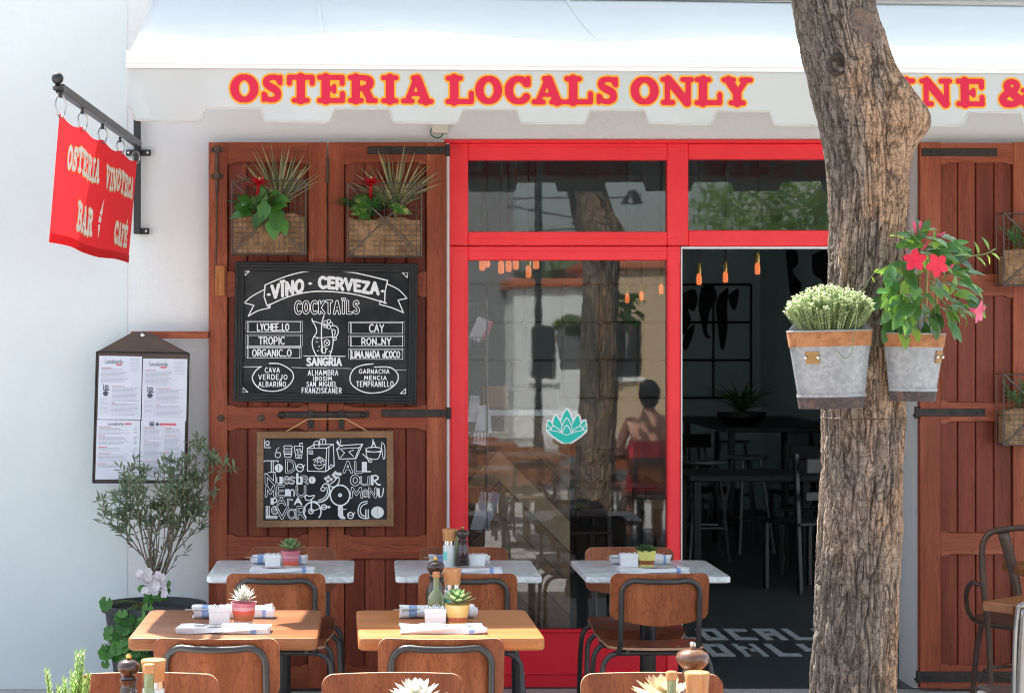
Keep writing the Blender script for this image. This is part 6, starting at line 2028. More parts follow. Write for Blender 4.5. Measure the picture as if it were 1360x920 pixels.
def oil_bottle(label, loc, h, ring=False):
    root = thing('oil_bottle', label, 'oil bottle', loc, 0, 'green oil bottles')
    s_ = h / .19
    m = MB()
    m.lathe([(r * s_, z * s_) for r, z in ((0, 0), (.030, 0), (.033, .004), (.033, .085), (.030, .098), (.020, .112), (.0135, .122), (.012, .135), (.012, .170), (.0, .170))], (0, 0, 0), 26)
    b = m.build('bottle_glass', m_oil, root, smooth=50)
    m = MB(); m.lathe([(r * s_, z * s_) for r, z in ((.0125, .168), (.0155, .170), (.0155, .184), (.013, .190), (.0, .190))], (0, 0, 0), 18); m.build('pourer', m_cork, root, smooth=45)
    if ring:
        ink = Ink(-.03, .03, .01, .075, .0012)
        ink.stroke(arc(0, .045, .019, .023, 0, 360, 26), .0034); ink.stroke([(-.006, .058), (-.006, .030), (.004, .030), (.006, .050)], .003)
        m = MB(); ink.mesh(m, lambda x, z: (.0335 * s_ * math.sin(x / .033), -.0335 * s_ * math.cos(x / .033), z * s_))
        m.build('white_print', m_ceram, b, smooth=0, recalc=False)
    return root


tp = lambda px, Y: PX(px, Y)
p_pink = plain('pink_glaze', (.50, .12, .17), .35, (.58, .20, .24), 25); p_pale = plain('pale_pink_glaze', (.62, .33, .36), .35); p_red = plain('red_glaze', (.60, .085, .05), .35, (.66, .12, .07), 30)
p_cream = plain('cream_glaze', (.66, .60, .48), .4, (.58, .52, .40), 30); p_yel = plain('yellow_glaze', (.62, .58, .14), .35, (.70, .66, .22), 25); p_brown = plain('brown_glaze', (.28, .085, .03), .4)
p_ochre = plain('ochre_glaze', (.68, .45, .13), .35, (.74, .55, .22), 30)
p_tcol = plain('terracotta_glaze', (.46, .13, .06), .45)

# leftmost marble table
napkin('rolled napkin behind the pink pot on the leftmost marble table', (tp(371, 8.30), 8.30, ZM), .235, 'roll', 'rolled napkins', 1)
napkin('flat napkin with cutlery in front of the pink pot', (tp(375, 8.0), 8.0, ZM), .265, 'flat', 'flat napkins', 2)
sugar_box('white sachet box beside the pink pot', (tp(362.5, 8.17), 8.17, ZM), .066, .05, .058)
pot_plant('pink and red striped pot with a green agave on marble', (tp(386, 8.16), 8.16, ZM), .0415, .030, .072, [(.12, p_cream), (.42, p_red), (.62, p_pink), (.72, p_pale), (1, p_pink)], 'rosette', l_succ, .062, 1)
# middle marble table
napkin('rolled napkin behind the mills on the middle marble table', (tp(610, 8.30), 8.30, ZM), .255, 'roll', 'rolled napkins', 3)
napkin('flat napkin with cutlery in front of the mills', (tp(625, 8.0), 8.0, ZM), .255, 'flat', 'flat napkins', 4)
salt_mill('salt mill with tall light cap on the middle marble table', (tp(596.5, 8.15), 8.15, ZM), .166)
oil_bottle('green oil bottle half hidden between the two mills on marble', (tp(606, 8.24), 8.24, ZM), .155)
pepper_mill('dark ringed pepper mill on the middle marble table', (tp(614.5, 8.13), 8.13, ZM), .178, m_millblack)
sugar_box('white sachet box right of the dark ringed pepper mill', (tp(633.5, 8.17), 8.17, ZM), .066, .05, .056)
# rightmost marble table
napkin('rolled napkin behind the yellow pot', (tp(851, 8.30), 8.30, ZM), .255, 'roll', 'rolled napkins', 5)
napkin('flat napkin with cutlery behind the fully seen chair', (tp(868, 8.0), 8.0, ZM), .285, 'flat', 'flat napkins', 6)
sugar_box('white sachet box beside the yellow pot', (tp(835, 8.17), 8.17, ZM), .074, .05, .060)
pot_plant('yellow and brown banded pot with dark green leaves on marble', (tp(858.5, 8.16), 8.16, ZM), .041, .029, .074, [(.22, p_yel), (.46, p_brown), (1, p_yel)], 'bushy', l_succdark, .022, 2)
# brown wooden table
napkin('rolled napkin behind the red striped pot on brown wood', (tp(310, 6.52), 6.52, ZW), .27, 'roll', 'rolled napkins', 7)
napkin('bright flat napkin with cutlery on the brown wooden table', (tp(297, 6.20), 6.20, ZW), .295, 'flat', 'flat napkins', 8)
sugar_box('white sachet box left of the red striped pot', (tp(292, 6.37), 6.37, ZW), .069, .05, .060)
pot_plant('red and pale striped pot with a whitish spiky succulent', (tp(323.5, 6.36), 6.36, ZW), .042, .028, .072, [(.2, p_cream), (.5, p_tcol), (.68, p_red), (.84, p_pale), (1, p_pink)], 'spiky', l_succpale, .054, 3)
# honey pine table
napkin('rolled napkin behind the ochre pot', (tp(582, 6.52), 6.52, ZW), .255, 'roll', 'rolled napkins', 9)
napkin('bright flat napkin on the honey pine table', (tp(588, 6.20), 6.20, ZW), .268, 'flat', 'flat napkins', 10)
sugar_box('white sachet box in front of the printed oil bottle', (tp(578, 6.36), 6.36, ZW), .070, .05, .056)
pot_plant('ochre and terracotta pot with a green rosette succulent', (tp(607.5, 6.35), 6.35, ZW), .0415, .028, .068, [(.18, p_ochre), (.42, p_tcol), (1, p_ochre)], 'rosette', l_succ, .060, 4)
oil_bottle('green oil bottle with a white printed ring', (tp(579.5, 6.44), 6.44, ZW), .165, True)
pepper_mill('dark pepper mill behind the printed oil bottle', (tp(578.5, 6.56), 6.56, ZW), .20, m_millblack)
salt_mill('salt mill with light cap behind the green rosette', (tp(600.5, 6.46), 6.46, ZW), .172)
# front row, just reaching into the picture
pepper_mill('dark pepper mill with brass nut at the bottom edge', (tp(171, 4.66), 4.66, ZW), .182, m_millblack)
oil_bottle('pale green oil bottle at the bottom edge beside the dark mill', (tp(198, 4.50), 4.50, ZW), .185)
salt_mill('salt mill with light cap behind the pale oil bottle', (tp(204, 4.66), 4.66, ZW), .168)
pot_plant('terracotta pot with a whitish rosette at the bottom edge', (tp(553, 4.62), 4.62, ZW), .040, .028, .070, [(.4, p_tcol), (1, p_cream)], 'rosette', l_succpale, .070, 5)
pot_plant('terracotta pot with a red tipped rosette at the bottom edge', (tp(882, 4.60), 4.60, ZW), .040, .028, .070, [(.4, p_tcol), (1, p_ochre)], 'rosette', leafy('succulent_blush', (.36, .30, .16), (.60, .42, .28), .5, .15), .086, 6)
oil_bottle('green oil bottle at the bottom edge beside a light capped mill', (tp(892, 4.50), 4.50, ZW), .168)
salt_mill('salt mill with light cap in front of the glossy brown mill', (tp(926, 4.52), 4.52, ZW), .162)
pepper_mill('glossy brown squat pepper mill at the bottom edge', (tp(920, 4.70), 4.70, ZW), .205, m_millbrown, True)
napkin('rolled napkin at the bottom edge below the dark mill', (tp(150, 4.80), 4.80, ZW), .22, 'roll', 'rolled napkins', 13)

# ------------------------------------------------------------------ plants at the left wall
op = thing('olive_planter', 'anthracite planter with a small olive tree, white flowers and geranium leaves', 'planter', (PX(205, 8.85), 8.85, 0))
m = MB()
m.lathe([(0, 0), (.16, 0), (.165, .01), (.225, .44), (.243, .446), (.243, .475), (.222, .475), (.215, .44), (.0, .43)], (0, 0, 0), 48)
m.build('pot', m_potdark, op, smooth=35)
m = MB(); m.lathe([(0, .432), (.214, .432)], (0, 0, 0), 24); m.build('soil', m_soil, op)
m = MB(); m.box(-.22, .22, -.18, .20, -.0, .03, .004); m.lathe([(.19, .03), (.19, .036)], (0, 0, 0), 24)
m.build('saucer', m_potdark, op, smooth=30)
rr = random.Random(5)
wood_, leaf_ = MB(), MB()
OPI = Vector(op.location)
def OL(px, py, dy=0.0): return PT(px, py, 8.85 + dy) - OPI
def sprig(a, b, r0, n_leaf, sag=.0, dense=1.0):
    a, b = Vector(a), Vector(b)
    mid = a.lerp(b, .5) + Vector((rr.uniform(-.03, .03), rr.uniform(-.03, .03), rr.uniform(-.01, .03)))
    p = smooth_line([tuple(a), tuple(mid), tuple(b)], 6)
    wood_.tube(p, [r0 * (1 - .75 * k / (len(p) - 1)) for k in range(len(p))], 5)
    for k in range(n_leaf):
        t = .25 + .75 * (k + rr.random()) / n_leaf
        i = min(int(t * (len(p) - 1)), len(p) - 2)
        q_ = Vector(p[i]).lerp(Vector(p[i + 1]), t * (len(p) - 1) - i)
        d = (b - a).normalized()
        s = Vector((rr.uniform(-1, 1), rr.uniform(-1, 1), rr.uniform(-.5, .9)))
        leaf_.leaf(q_, d * .55 + s * .8, Vector((rr.uniform(-.6, .6), -.5, 1)), rr.uniform(.034, .056), rr.uniform(.009, .013), rr.uniform(-.1, .25), .12, 0, .5, 4)
    return [Vector(x) for x in p]
tip_sets = [((205, 757), (168, 720), [(128, 692), (135, 672), (150, 665), (160, 690)]), ((207, 757), (186, 690), [(150, 655), (160, 640), (172, 660), (158, 618), (180, 648)]),
            ((210, 757), (205, 690), [(190, 640), (205, 630), (218, 655), (186, 668)]), ((212, 757), (232, 690), [(222, 620), (216, 610), (240, 625), (250, 600), (238, 640)]),
            ((213, 757), (250, 700), [(264, 640), (252, 585), (268, 582), (275, 600), (258, 620), (284, 620), (298, 612), (288, 655), (262, 660)]), ((208, 757), (226, 705), [(240, 660), (250, 650), (225, 650), (262, 648)])]
for base, midp, tips_ in tip_sets:
    dy = rr.uniform(-.06, .08)
    b0 = OL(base[0], base[1] + 20, 0); m0 = OL(midp[0], midp[1], dy)
    pth = sprig(b0, m0, .0062, 4)
    for tpx, tpy in tips_:
        s0 = pth[rr.randint(6, len(pth) - 1)]
        e0 = OL(tpx, tpy, dy + rr.uniform(-.10, .10))
        p2 = sprig(s0, e0, .0036, 17)
        for _ in range(3):
            s1 = p2[rr.randint(4, len(p2) - 1)]
            sprig(s1, s1 + Vector((rr.uniform(-.07, .07), rr.uniform(-.06, .06), rr.uniform(.0, .085))), .002, 13)
for k in range(14):
    sprig(OL(203 + rr.uniform(-4, 6), 775), OL(206 + rr.uniform(-28, 34), 690 + rr.uniform(-20, 14), rr.uniform(-.07, .07)), .0042, 3)
sprig(OL(218, 765), OL(236, 738, -.05), .003, 2); sprig(OL(236, 738, -.05), OL(246, 728, -.05), .002, 6)
wood_.build('olive_branches', m_twig, op, smooth=60)
leaf_.build('olive_leaves', l_olive, op, smooth=80, recalc=False)
m = MB(); st = MB()
def round_leaf(mbx, c, nrm, r, up):
    nrm = Vector(nrm).normalized(); u = Vector(up) - nrm * Vector(up).dot(nrm); u.normalize(); v = nrm.cross(u)
    n_ = 22; pts = [Vector(c)]
    for k in range(n_ + 1):
        a = -math.pi * .92 + 2 * math.pi * .92 * k / n_
        rad_ = r * (1 + .07 * math.sin(a * 7)) * (1 - .1 * (abs(a) / math.pi) ** 2)
        p = u * math.cos(a) * rad_ + v * math.sin(a) * rad_
        pts.append(Vector(c) + p + nrm * (r * .22 * (.5 + .5 * math.cos(a * 7))) * 1.0)
    mbx.add(pts, [(0, k + 1, k + 2) for k in range(n_)])
for i in range(62):
    px, py = rr.uniform(132, 196), rr.uniform(786, 884)
    if px > 188 and py > 850 or py < 800 and px < 160: continue
    lift = (py - 786) / 100
    c = OL(px + 6, py, -.20 - .05 * rr.random() - .03 * lift)
    round_leaf(m, c, (rr.uniform(-.7, .7), -1, rr.uniform(-.1, 1.2)), rr.uniform(.018, .036), (rr.uniform(-.4, .4), -.2, -1))
    st.tube([c, c.lerp(OL(190, 800, -.16), .5) + Vector((0, .02, .01)), OL(190, 800, -.14)], .0018, 4, caps=False)
for i in range(26):
    c = OL(rr.uniform(182, 222), rr.uniform(772, 800), rr.uniform(-.20, -.10))
    round_leaf(m, c, (rr.uniform(-.6, .6), -.8, rr.uniform(.2, 1)), rr.uniform(.014, .026), (rr.uniform(-.6, .6), 0, -1))
m.build('geranium_leaves', l_geran, op, smooth=80, recalc=False); st.build('geranium_stems', m_stem, op)
m = MB()
for (cx_, cy_, n_) in ((189, 763, 7), (203, 774, 9), (215, 772, 6), (196, 778, 5), (211, 783, 5)):
    for i in range(n_):
        c = OL(cx_ + rr.uniform(-9, 9), cy_ + rr.uniform(-9, 9), -.19 + rr.uniform(-.03, .02))
        f_ = Vector((rr.uniform(-.7, .7), -1, rr.uniform(-.2, .8))).normalized(); u = f_.orthogonal().normalized(); v = f_.cross(u)
        for k in range(6):
            a = k * 1.047 + rr.random() * .4
            m.leaf(c, (u * math.cos(a) + v * math.sin(a)) + f_ * .35, f_, .022, .018, .1, .3, 0, .6, 4)
m.build('white_flowers', l_petal, op, smooth=80, recalc=False)

rp_ = thing('potted_rosemary', 'bright green rosemary sprigs at the bottom left edge', 'potted plant', (PX(92, 4.9), 4.9, 0))
m = MB(); m.lathe([(0, 0), (.12, 0), (.16, .62), (.17, .62), (.17, .65), (.15, .65), (.0, .63)], (0, 0, 0), 28); m.build('pot', m_terra, rp_, smooth=40)
m = MB(); st = MB()
for (px, py, dx) in ((62, 893, -6), (110, 867, 4), (103, 869, -2), (96, 896, 2), (86, 905, -4), (118, 898, 6), (100, 905, 0), (78, 915, -5), (107, 890, 3), (112, 905, 5)):
    tip = PT(px, py, 4.9 + rr.uniform(-.03, .03)) - Vector(rp_.location)
    bt = Vector((PX(92 + (px - 92) * .5, 4.9) - rp_.location.x, 0, .62))
    st.tube([bt, tip], .002, 4)
    for k in range(70):
        t = .35 + .65 * k / 69
        c = bt.lerp(tip, t)
        a = k * 2.4
        m.leaf(c, (math.cos(a) * .7, math.sin(a) * .7, 1.0), (0, 0, 1), .028 * (1.2 - .5 * t), .005, -.1, .2, 0, .5, 3)
m.build('rosemary_sprigs', l_rosem, rp_, smooth=80, recalc=False); st.build('stems', m_stem, rp_)

# ------------------------------------------------------------------ right edge: bistro chair, metal chair, tables
def bistro_chair():
    c = thing('bistro_chair', 'brown bentwood style metal chair with fanned splats by the far shutter', 'chair', (2.86, 8.30, 0), R(-6))
    c.scale = (1.06, 1.06, 1.05)
    m = MB()
    top = [(-.20, -.215, .60), (-.21, -.225, .74), (-.20, -.235, .815), (-.15, -.245, .85), (0, -.25, .862), (.15, -.245, .85), (.20, -.235, .815), (.21, -.225, .74), (.20, -.215, .60)]
    full = [(-.165, -.18, .0), (-.17, -.185, .3), (-.18, -.19, .45)] + top + [(.18, -.19, .45), (.17, -.185, .3), (.165, -.18, 0)]
    m.tube(smooth_line(full), .0125, 10); m.build('back_frame', plain('bronze_brown_metal', (.06, .036, .028), .4, (.10, .065, .05), 18, .1, 60, metal=.4), c)
    bz = MATS['bronze_brown_metal']
    for x0, x1 in ((-.05, -.135), (0, 0), (.05, .135)):
        m = MB()
        m.sheet(lambda u, v: (x0 + (x1 - x0) * v ** 1.4 + (u - .5) * (.026 + .022 * v), -.20 - .045 * v, .455 + .395 * v), 2, 10)
        o = m.build('splat', bz, c, smooth=60, recalc=False); s_ = o.modifiers.new('thickness', 'SOLIDIFY'); s_.thickness = .003
    m = MB(); m.lathe([(0, .44), (.19, .44), (.20, .452), (.19, .462), (0, .455)], (0, 0, 0), 30); m.build('seat', bz, c)
    for sx in (-1, 1):
        m = MB(); m.tube(smooth_line([(sx * .13, .13, .445), (sx * .15, .16, .3), (sx * .17, .19, 0)]), .012, 8); m.build('leg', bz, c)
    m = MB(); m.tube([(.15 * math.cos(R(a)), .15 * math.sin(R(a)), .24) for a in range(0, 360, 15)], .007, 6, closed=True); m.build('stretcher', bz, c)
    m = MB()
    m.tube(smooth_line([(-.205, -.22, .62), (-.235, -.17, .63), (-.245, -.10, .58), (-.22, .0, .50), (-.19, .04, .45)]), .010, 8)
    m.build('arm', bz, c)
    return c
bistro_chair()
gm = plain('grey_worn_metal', (.22, .23, .24), .3, (.34, .32, .30), 12, .05, 40, metal=.8)
gc = thing('metal_chair', 'grey pressed metal chair cut off by the right edge', 'chair', (2.41, 6.74, 0), R(4))
m = MB()
m.sheet(lambda u, v: (-.19 + .38 * u, -.17 - .05 * v - .03 * math.cos((u - .5) * 3.1), .46 + .345 * v - .03 * (abs(u - .5) * 2) ** 6 * v), 20, 12)
o = m.build('backrest', gm, gc, smooth=60, recalc=False); s_ = o.modifiers.new('thickness', 'SOLIDIFY'); s_.thickness = .004
m = MB(); m.tube(smooth_line([(-.19, -.16, .44), (-.195, -.20, .74), (-.17, -.225, .80), (0, -.245, .812), (.17, -.225, .80), (.195, -.20, .74), (.19, -.16, .44)]), .010, 8); m.build('back_frame', gm, gc)
m = MB(); m.box(-.18, .18, -.17, .19, .435, .452, .006); m.build('seat', gm, gc)
for sx in (-1, 1):
    for sy in (-1, 1):
        m = MB()
        a, b = Vector((sx * .16, sy * .16, .435)), Vector((sx * .21, sy * .21 - .01, 0))
        m.add([a + Vector((-.03, 0, 0)), a + Vector((.03, 0, 0)), a + Vector((0, .03, 0)), b + Vector((-.012, 0, 0)), b + Vector((.012, 0, 0)), b + Vector((0, .014, 0))], [(0, 1, 4, 3), (1, 2, 5, 4), (2, 0, 3, 5), (0, 2, 1), (3, 4, 5)])
        m.build('leg', gm, gc, smooth=0)
for lab, x, y, rz, z, w, d in (('worn plank table with its corner pointing in at the right edge', 2.70, 6.92, 40, .745, .64, .64), ('plank table beside the bistro chair, mostly out of the picture', 3.04, 7.92, 0, .745, .60, .60)):
    t = thing('plank_table', lab, 'table', (x, y, 0), R(rz), 'plank tables at the right edge')
    m = MB()
    for k in range(5): m.box(-w / 2, w / 2, -d / 2 + d * k / 5 + .001, -d / 2 + d * (k + 1) / 5 - .001, z - .035, z, .004)
    m.build('tabletop', m_teak, t, smooth=30)
    m = MB(); m.lathe([(.032, .03), (.032, z - .036)], (0, 0, 0), 16); m.build('pedestal', m_blackmetal, t)
    m = MB(); m.lathe([(0, 0), (.2, 0), (.2, .01), (.04, .035), (0, .035)], (0, 0, 0), 28); m.build('base', m_blackmetal, t)

# ------------------------------------------------------------------ inside the restaurant
GI = 'dark furniture inside the restaurant'
YB_ = 18.98
wx = lambda p: PX(p, YB_); wz = lambda p: PZ(p, YB_)
gr = thing('metal_grid', 'black metal grid hung on the back wall of the dark room', 'metal grid', (wx(850), YB_, wz(528)))
m = MB()
for p in range(9): m.tube([(wx(997 - 50 * p), YB_ - .02, wz(528)), (wx(997 - 50 * p), YB_ - .02, wz(378))], .012, 6)
for p in (378, 428, 478, 528): m.tube([(wx(597), YB_ - .021, wz(p)), (wx(997), YB_ - .021, wz(p))], .012, 6)
m.build('bars', m_blackmetal, gr, world=True)
mural_mat = plain('black_wall_paint', (.012, .012, .013), .8)
mural = [[(905, 392), (921, 384), (926, 398), (922, 412), (915, 410), (918, 426), (908, 444), (903, 430)], [(932, 382), (946, 378), (952, 396), (944, 412), (940, 438), (944, 448), (936, 446), (931, 426), (928, 404)],
         [(958, 388), (968, 382), (966, 408), (966, 436), (962, 462), (958, 460), (954, 430), (951, 406)], [(966, 392), (982, 384), (978, 408), (972, 410)], [(910, 440), (922, 432), (920, 450), (912, 464), (907, 458)]]
m = MB()
for P in mural:
    P2 = smooth_line([(x + rnd.uniform(-1, 1), y + rnd.uniform(-1, 1)) for x, y in P + [P[0]]], 5)[:-1]
    m.prism([(wx(x), wz(y)) for x, y in P2], YB_ + .012, YB_ + .018)
mr = m.build('wall_mural', mural_mat, rest, smooth=0, world=True)
m = MB()
XW = PX(1010, 19) - .006
def wallpt(px, py):
    Y = XW * FPX / (px - CX)
    return (XW, Y, PZ(py, Y))
for P in ([(1043, 334), (1056, 332), (1060, 350), (1052, 360), (1064, 378), (1058, 400), (1052, 416), (1048, 388)], [(1078, 338), (1092, 332), (1104, 334), (1110, 352), (1108, 380), (1100, 392), (1092, 372), (1080, 362)]):
    P2 = smooth_line([(x + rnd.uniform(-1, 1), y + rnd.uniform(-1, 1)) for x, y in P + [P[0]]], 5)[:-1]
    a = [wallpt(x, y) for x, y in P2]
    m.add(a + [(x + .004, y, z) for x, y, z in a], [tuple(range(len(a)))] + [(i, (i + 1) % len(a), len(a) + (i + 1) % len(a), len(a) + i) for i in range(len(a))])
m.build('wall_mural', mural_mat, rest, smooth=0, world=True)


def pendant(px, py, Y, lab, hglass=.12):
    root = thing('pendant_bulb', lab, 'pendant lamp', (PX(px, Y), Y, PZ(py, Y)), 0, 'amber filament bulbs hanging in the restaurant')
    m = MB(); m.tube([(0, 0, .11), (0, 0, 3.3 - root.location.z)], .005, 6); m.build('flex', m_blackmetal, root)
    m = MB(); m.lathe([(0, .045), (.018, .045), (.018, .10), (.010, .12), (0, .12)], (0, 0, 0), 14); m.build('lamp_holder', m_brass if hglass > .1 else m_blackmetal, root)
    m = MB(); m.lathe([(0, -.035), (.015, -.032), (.019, -.018), (.019, .02), (.013, .045), (0, .045)], (0, 0, 0), 16); m.build('bulb', m_bulb, root, smooth=60)
    return root
base_p = None
for i, (px, py, Y, lab) in enumerate(((928.5, 372, 13.5, 'amber bulb hanging in the doorway above the left of the grid'), (963.5, 369, 13.8, 'amber bulb hanging in the doorway, second of three'), (1006, 358, 13.2, 'amber bulb hanging highest and furthest right in the doorway'),
                       (640.5, 352, 11.5, 'amber bulb at the upper left corner of the window'), (647, 348, 11.9, 'amber bulb second from the window frame, upper left'), (665.5, 356, 11.6, 'low amber bulb third from the window frame'),
                       (675.5, 354, 12.1, 'small amber bulb fourth from the window frame'), (685, 351, 11.8, 'amber bulb fifth from the window frame'), (702, 362, 12.4, 'lowest amber bulb of the window cluster'), (712, 350, 11.7, 'amber bulb furthest right in the window cluster'),
                       (833, 397, 16.0, 'amber bulb seen through the window by the reflected trunk'), (852, 394, 16.3, 'amber bulb seen through the window right of the reflected trunk'), (878, 385, 15.5, 'amber bulb seen through the window at its right rim'))):
    if base_p is None: base_p = pendant(px, py, Y, lab)
    else:
        pendant(px, py, Y, lab)

CTY = 9.76
bc_ = thing('bar_counter', 'bar counter of chevron planks with pale stone top behind the window', 'bar counter', (PX(680, CTY), CTY, 0))
m = MB(); m.box(PX(585, CTY), PX(757, CTY), CTY, CTY + .5, .004, PZ(552, CTY)); m.build('plank_front', MATS['chevron'], bc_, smooth=0, world=True)
m = MB(); m.box(PX(582, CTY), PX(766, CTY), CTY - .03, CTY + .53, PZ(552, CTY) + .0005, PZ(544, CTY), .004); m.build('stone_top', MATS['marble'], bc_, smooth=30, world=True)
ct = PZ(544, CTY)
o = thing('cardboard_box', 'cardboard box on the bar counter behind the window', 'box', (PX(656, 10.0), 10.0, ct))
m = MB(); m.box(-.065, .065, -.1, .1, 0, .115, .003); m.box(-.066, .066, -.012, .012, .1151, .1158); m.build('carton', m_card, o, smooth=30)
o = thing('cash_register', 'dark cash register on the bar counter behind the window', 'cash register', (PX(708, 10.02), 10.02, ct))
m = MB(); m.box(-.12, .12, -.15, .12, 0, .10, .01); m.build('drawer_body', m_dark, o, smooth=30)
m = MB(); m.box(-.11, .11, -.01, .01, .11, .25, .006, 0, Matrix.Rotation(R(-14), 4, 'X')); m.box(-.03, .03, -.02, .03, .09, .13); m.build('screen', m_dark, o, smooth=30)
rk = thing('wire_rack', 'wire rack of leaflets at the left rim of the window', 'rack', (PX(632, 9.52), 9.52, 0))
m = MB()
xa, xb = PX(618, 9.52), PX(646, 9.52)
for x in (xa, xb):
    for y in (9.46, 9.58): m.tube([(x, y, 0.004), (x, y, PZ(398, 9.52))], .005, 6)
for py in (400, 448, 520, 572, 650, 702):
    z = PZ(py, 9.52); m.tube([(xa, 9.46, z), (xb, 9.46, z), (xb, 9.58, z), (xa, 9.58, z)], .003, 5, closed=True)
    for k in range(7): m.tube([(xa + (xb - xa) * k / 6, 9.46, z), (xa + (xb - xa) * k / 6, 9.46, z - .05)], .0015, 4)
m.build('rack_frame', m_wire, rk, world=True)
for i, (px, py, w_, h_, tilt, mt) in enumerate(((637, 590, .07, .16, 8, m_paper), (645, 575, .06, .14, -6, m_paper), (628, 560, .05, .13, 4, m_paper), (632, 705, .06, .2, 16, m_paper), (642, 702, .05, .19, 20, m_inkgrey), (630, 452, .06, .12, 24, m_paper), (640, 450, .05, .1, 20, m_inkred))):
    o = thing('leaflet', ('tall pale leaflet in the wire rack, middle basket', 'pale leaflet leaning left in the wire rack, middle basket', 'narrow leaflet at the frame in the wire rack, middle basket', 'folded newspaper in the lowest basket of the wire rack', 'grey paper in the lowest basket of the wire rack', 'white leaflet in the top basket of the wire rack', 'red leaflet in the top basket of the wire rack')[i], 'leaflet', (PX(px, 9.50), 9.475 + .012 * i, PZ(py, 9.50)), 0, 'leaflets in the wire rack')
    m = MB(); m.box(-w_ / 2, w_ / 2, -.003, .003, 0, h_, .0005, 0, Matrix.Rotation(R(tilt), 4, 'Y')); m.build('paper', mt, o, smooth=0)

m_stool = plain('dull_steel', (.20, .20, .20), .35, metal=1.0)
def stool(lab, x, y, rz=0):
    root = thing('bar_stool', lab, 'bar stool', (x, y, 0.004), rz, 'bar stools inside the restaurant')
    m = MB(); m.lathe([(0, .735), (.16, .735), (.17, .745), (.16, .76), (0, .755)], (0, 0, 0), 24); m.build('seat', m_steel, root)
    for k in range(4):
        a = R(45 + 90 * k)
        m = MB(); m.tube([(.11 * math.cos(a), .11 * math.sin(a), .735), (.22 * math.cos(a), .22 * math.sin(a), 0)], .013, 8); m.build('leg', m_stool, root)
    m = MB(); m.tube([(.19 * math.cos(R(45 + 90 * k)), .19 * math.sin(R(45 + 90 * k)), .26) for k in range(4)], .010, 8, closed=True); m.build('foot_ring', m_stool, root)
    return root
st0 = stool('steel bar stool nearest the window frame inside the doorway', 2.62, 14.6)
dup(st0, (3.05, 15.2, .004), R(20), 'steel bar stool in the middle of the dark doorway')
dup(st0, (3.60, 14.9, .004), R(50), 'steel bar stool furthest right in the dark doorway')
dup(st0, (2.92, 16.9, .004), R(10), 'steel bar stool far back below the arching plant')
dup(st0, (3.40, 17.6, .004), R(30), 'steel bar stool far back against the back wall')
def dark_chair(lab, x, y, rz):
    root = thing('dark_chair', lab, 'chair', (x, y, 0.004), rz, GI)
    for sx in (-1, 1):
        m = MB(); m.box(sx * .19 - .016, sx * .19 + .016, -.21, -.18, 0, .92, .004, 0, Matrix.Rotation(R(-3), 4, 'X')); m.build('rear_post', m_dark, root, smooth=30)
        m = MB(); m.box(sx * .18 - .016, sx * .18 + .016, .17, .20, 0, .45, .004); m.build('leg', m_dark, root, smooth=30)
    m = MB(); m.box(-.20, .20, -.20, .21, .45, .475, .008); m.build('seat', m_dark, root, smooth=30)
    m = MB(); m.box(-.18, .18, -.25, -.225, .80, .90, .006); m.box(-.18, .18, -.24, -.22, .62, .68, .006); m.build('backrest', m_dark, root, smooth=30)
    return root
dc0 = dark_chair('dark wooden chair facing away in the doorway, beside the trunk', 2.98, 12.9, R(25))
dup(dc0, (3.32, 13.0, .004), R(-20), 'dark wooden chair half hidden by the trunk in the doorway')
dup(dc0, (3.25, 13.9, .004), R(160), 'dark wooden chair beyond the dark table in the doorway')
dup(dc0, (2.80, 15.6, .004), R(200), 'dark wooden chair far back between the stools')
dup(dc0, (3.5, 15.3, .004), R(95), 'dark wooden chair turned sideways by the side wall')
dup(dc0, (1.35, 12.3, .004), R(10), 'dark wooden chair behind the big window')
dup(dc0, (1.75, 13.5, .004), R(190), 'dark wooden chair further back behind the big window')
for lab, x, y, w_, d_2, h_ in (('dark table in the doorway under the plant', 2.75, 13.5, 1.0, .7, .75), ('dark high table along the side wall of the room', 3.40, 16.4, 1.0, 2.2, .98), ('dark table behind the big window', 1.55, 12.9, .8, .7, .75)):
    t = thing('dark_table', lab, 'table', (x, y, 0.004), 0, GI)
    m = MB(); m.box(-w_ / 2, w_ / 2, -d_2 / 2, d_2 / 2, h_ - .04, h_, .005); m.build('tabletop', m_dark, t, smooth=30)
    for sx in (-1, 1):
        for sy in (-1, 1):
            m = MB(); m.box(sx * (w_ / 2 - .06) - .025, sx * (w_ / 2 - .06) + .025, sy * (d_2 / 2 - .06) - .025, sy * (d_2 / 2 - .06) + .025, 0, h_ - .0405, .003); m.build('leg', m_dark, t, smooth=30)
pl = thing('potted_plant', 'arching dark plant in a low pot on the high table inside', 'potted plant', (PX(985, 15.9), 15.9, .984), 0)
m = MB(); m.lathe([(0, 0), (.12, 0), (.20, .06), (.20, .10), (0, .09)], (0, 0, 0), 24); m.build('pot', m_dark, pl)
m = MB()
for i in range(70):
    a = rnd.uniform(0, 6.28); e = rnd.uniform(.4, 1.4)
    m.leaf((0, 0, .09), (math.cos(a) * .8, math.sin(a) * .8, e), (0, 0, 1), rnd.uniform(.25, .46), .022, rnd.uniform(.2, .7), .2, 0, .4, 6)
m.build('foliage', l_fern, pl, smooth=80, recalc=False)

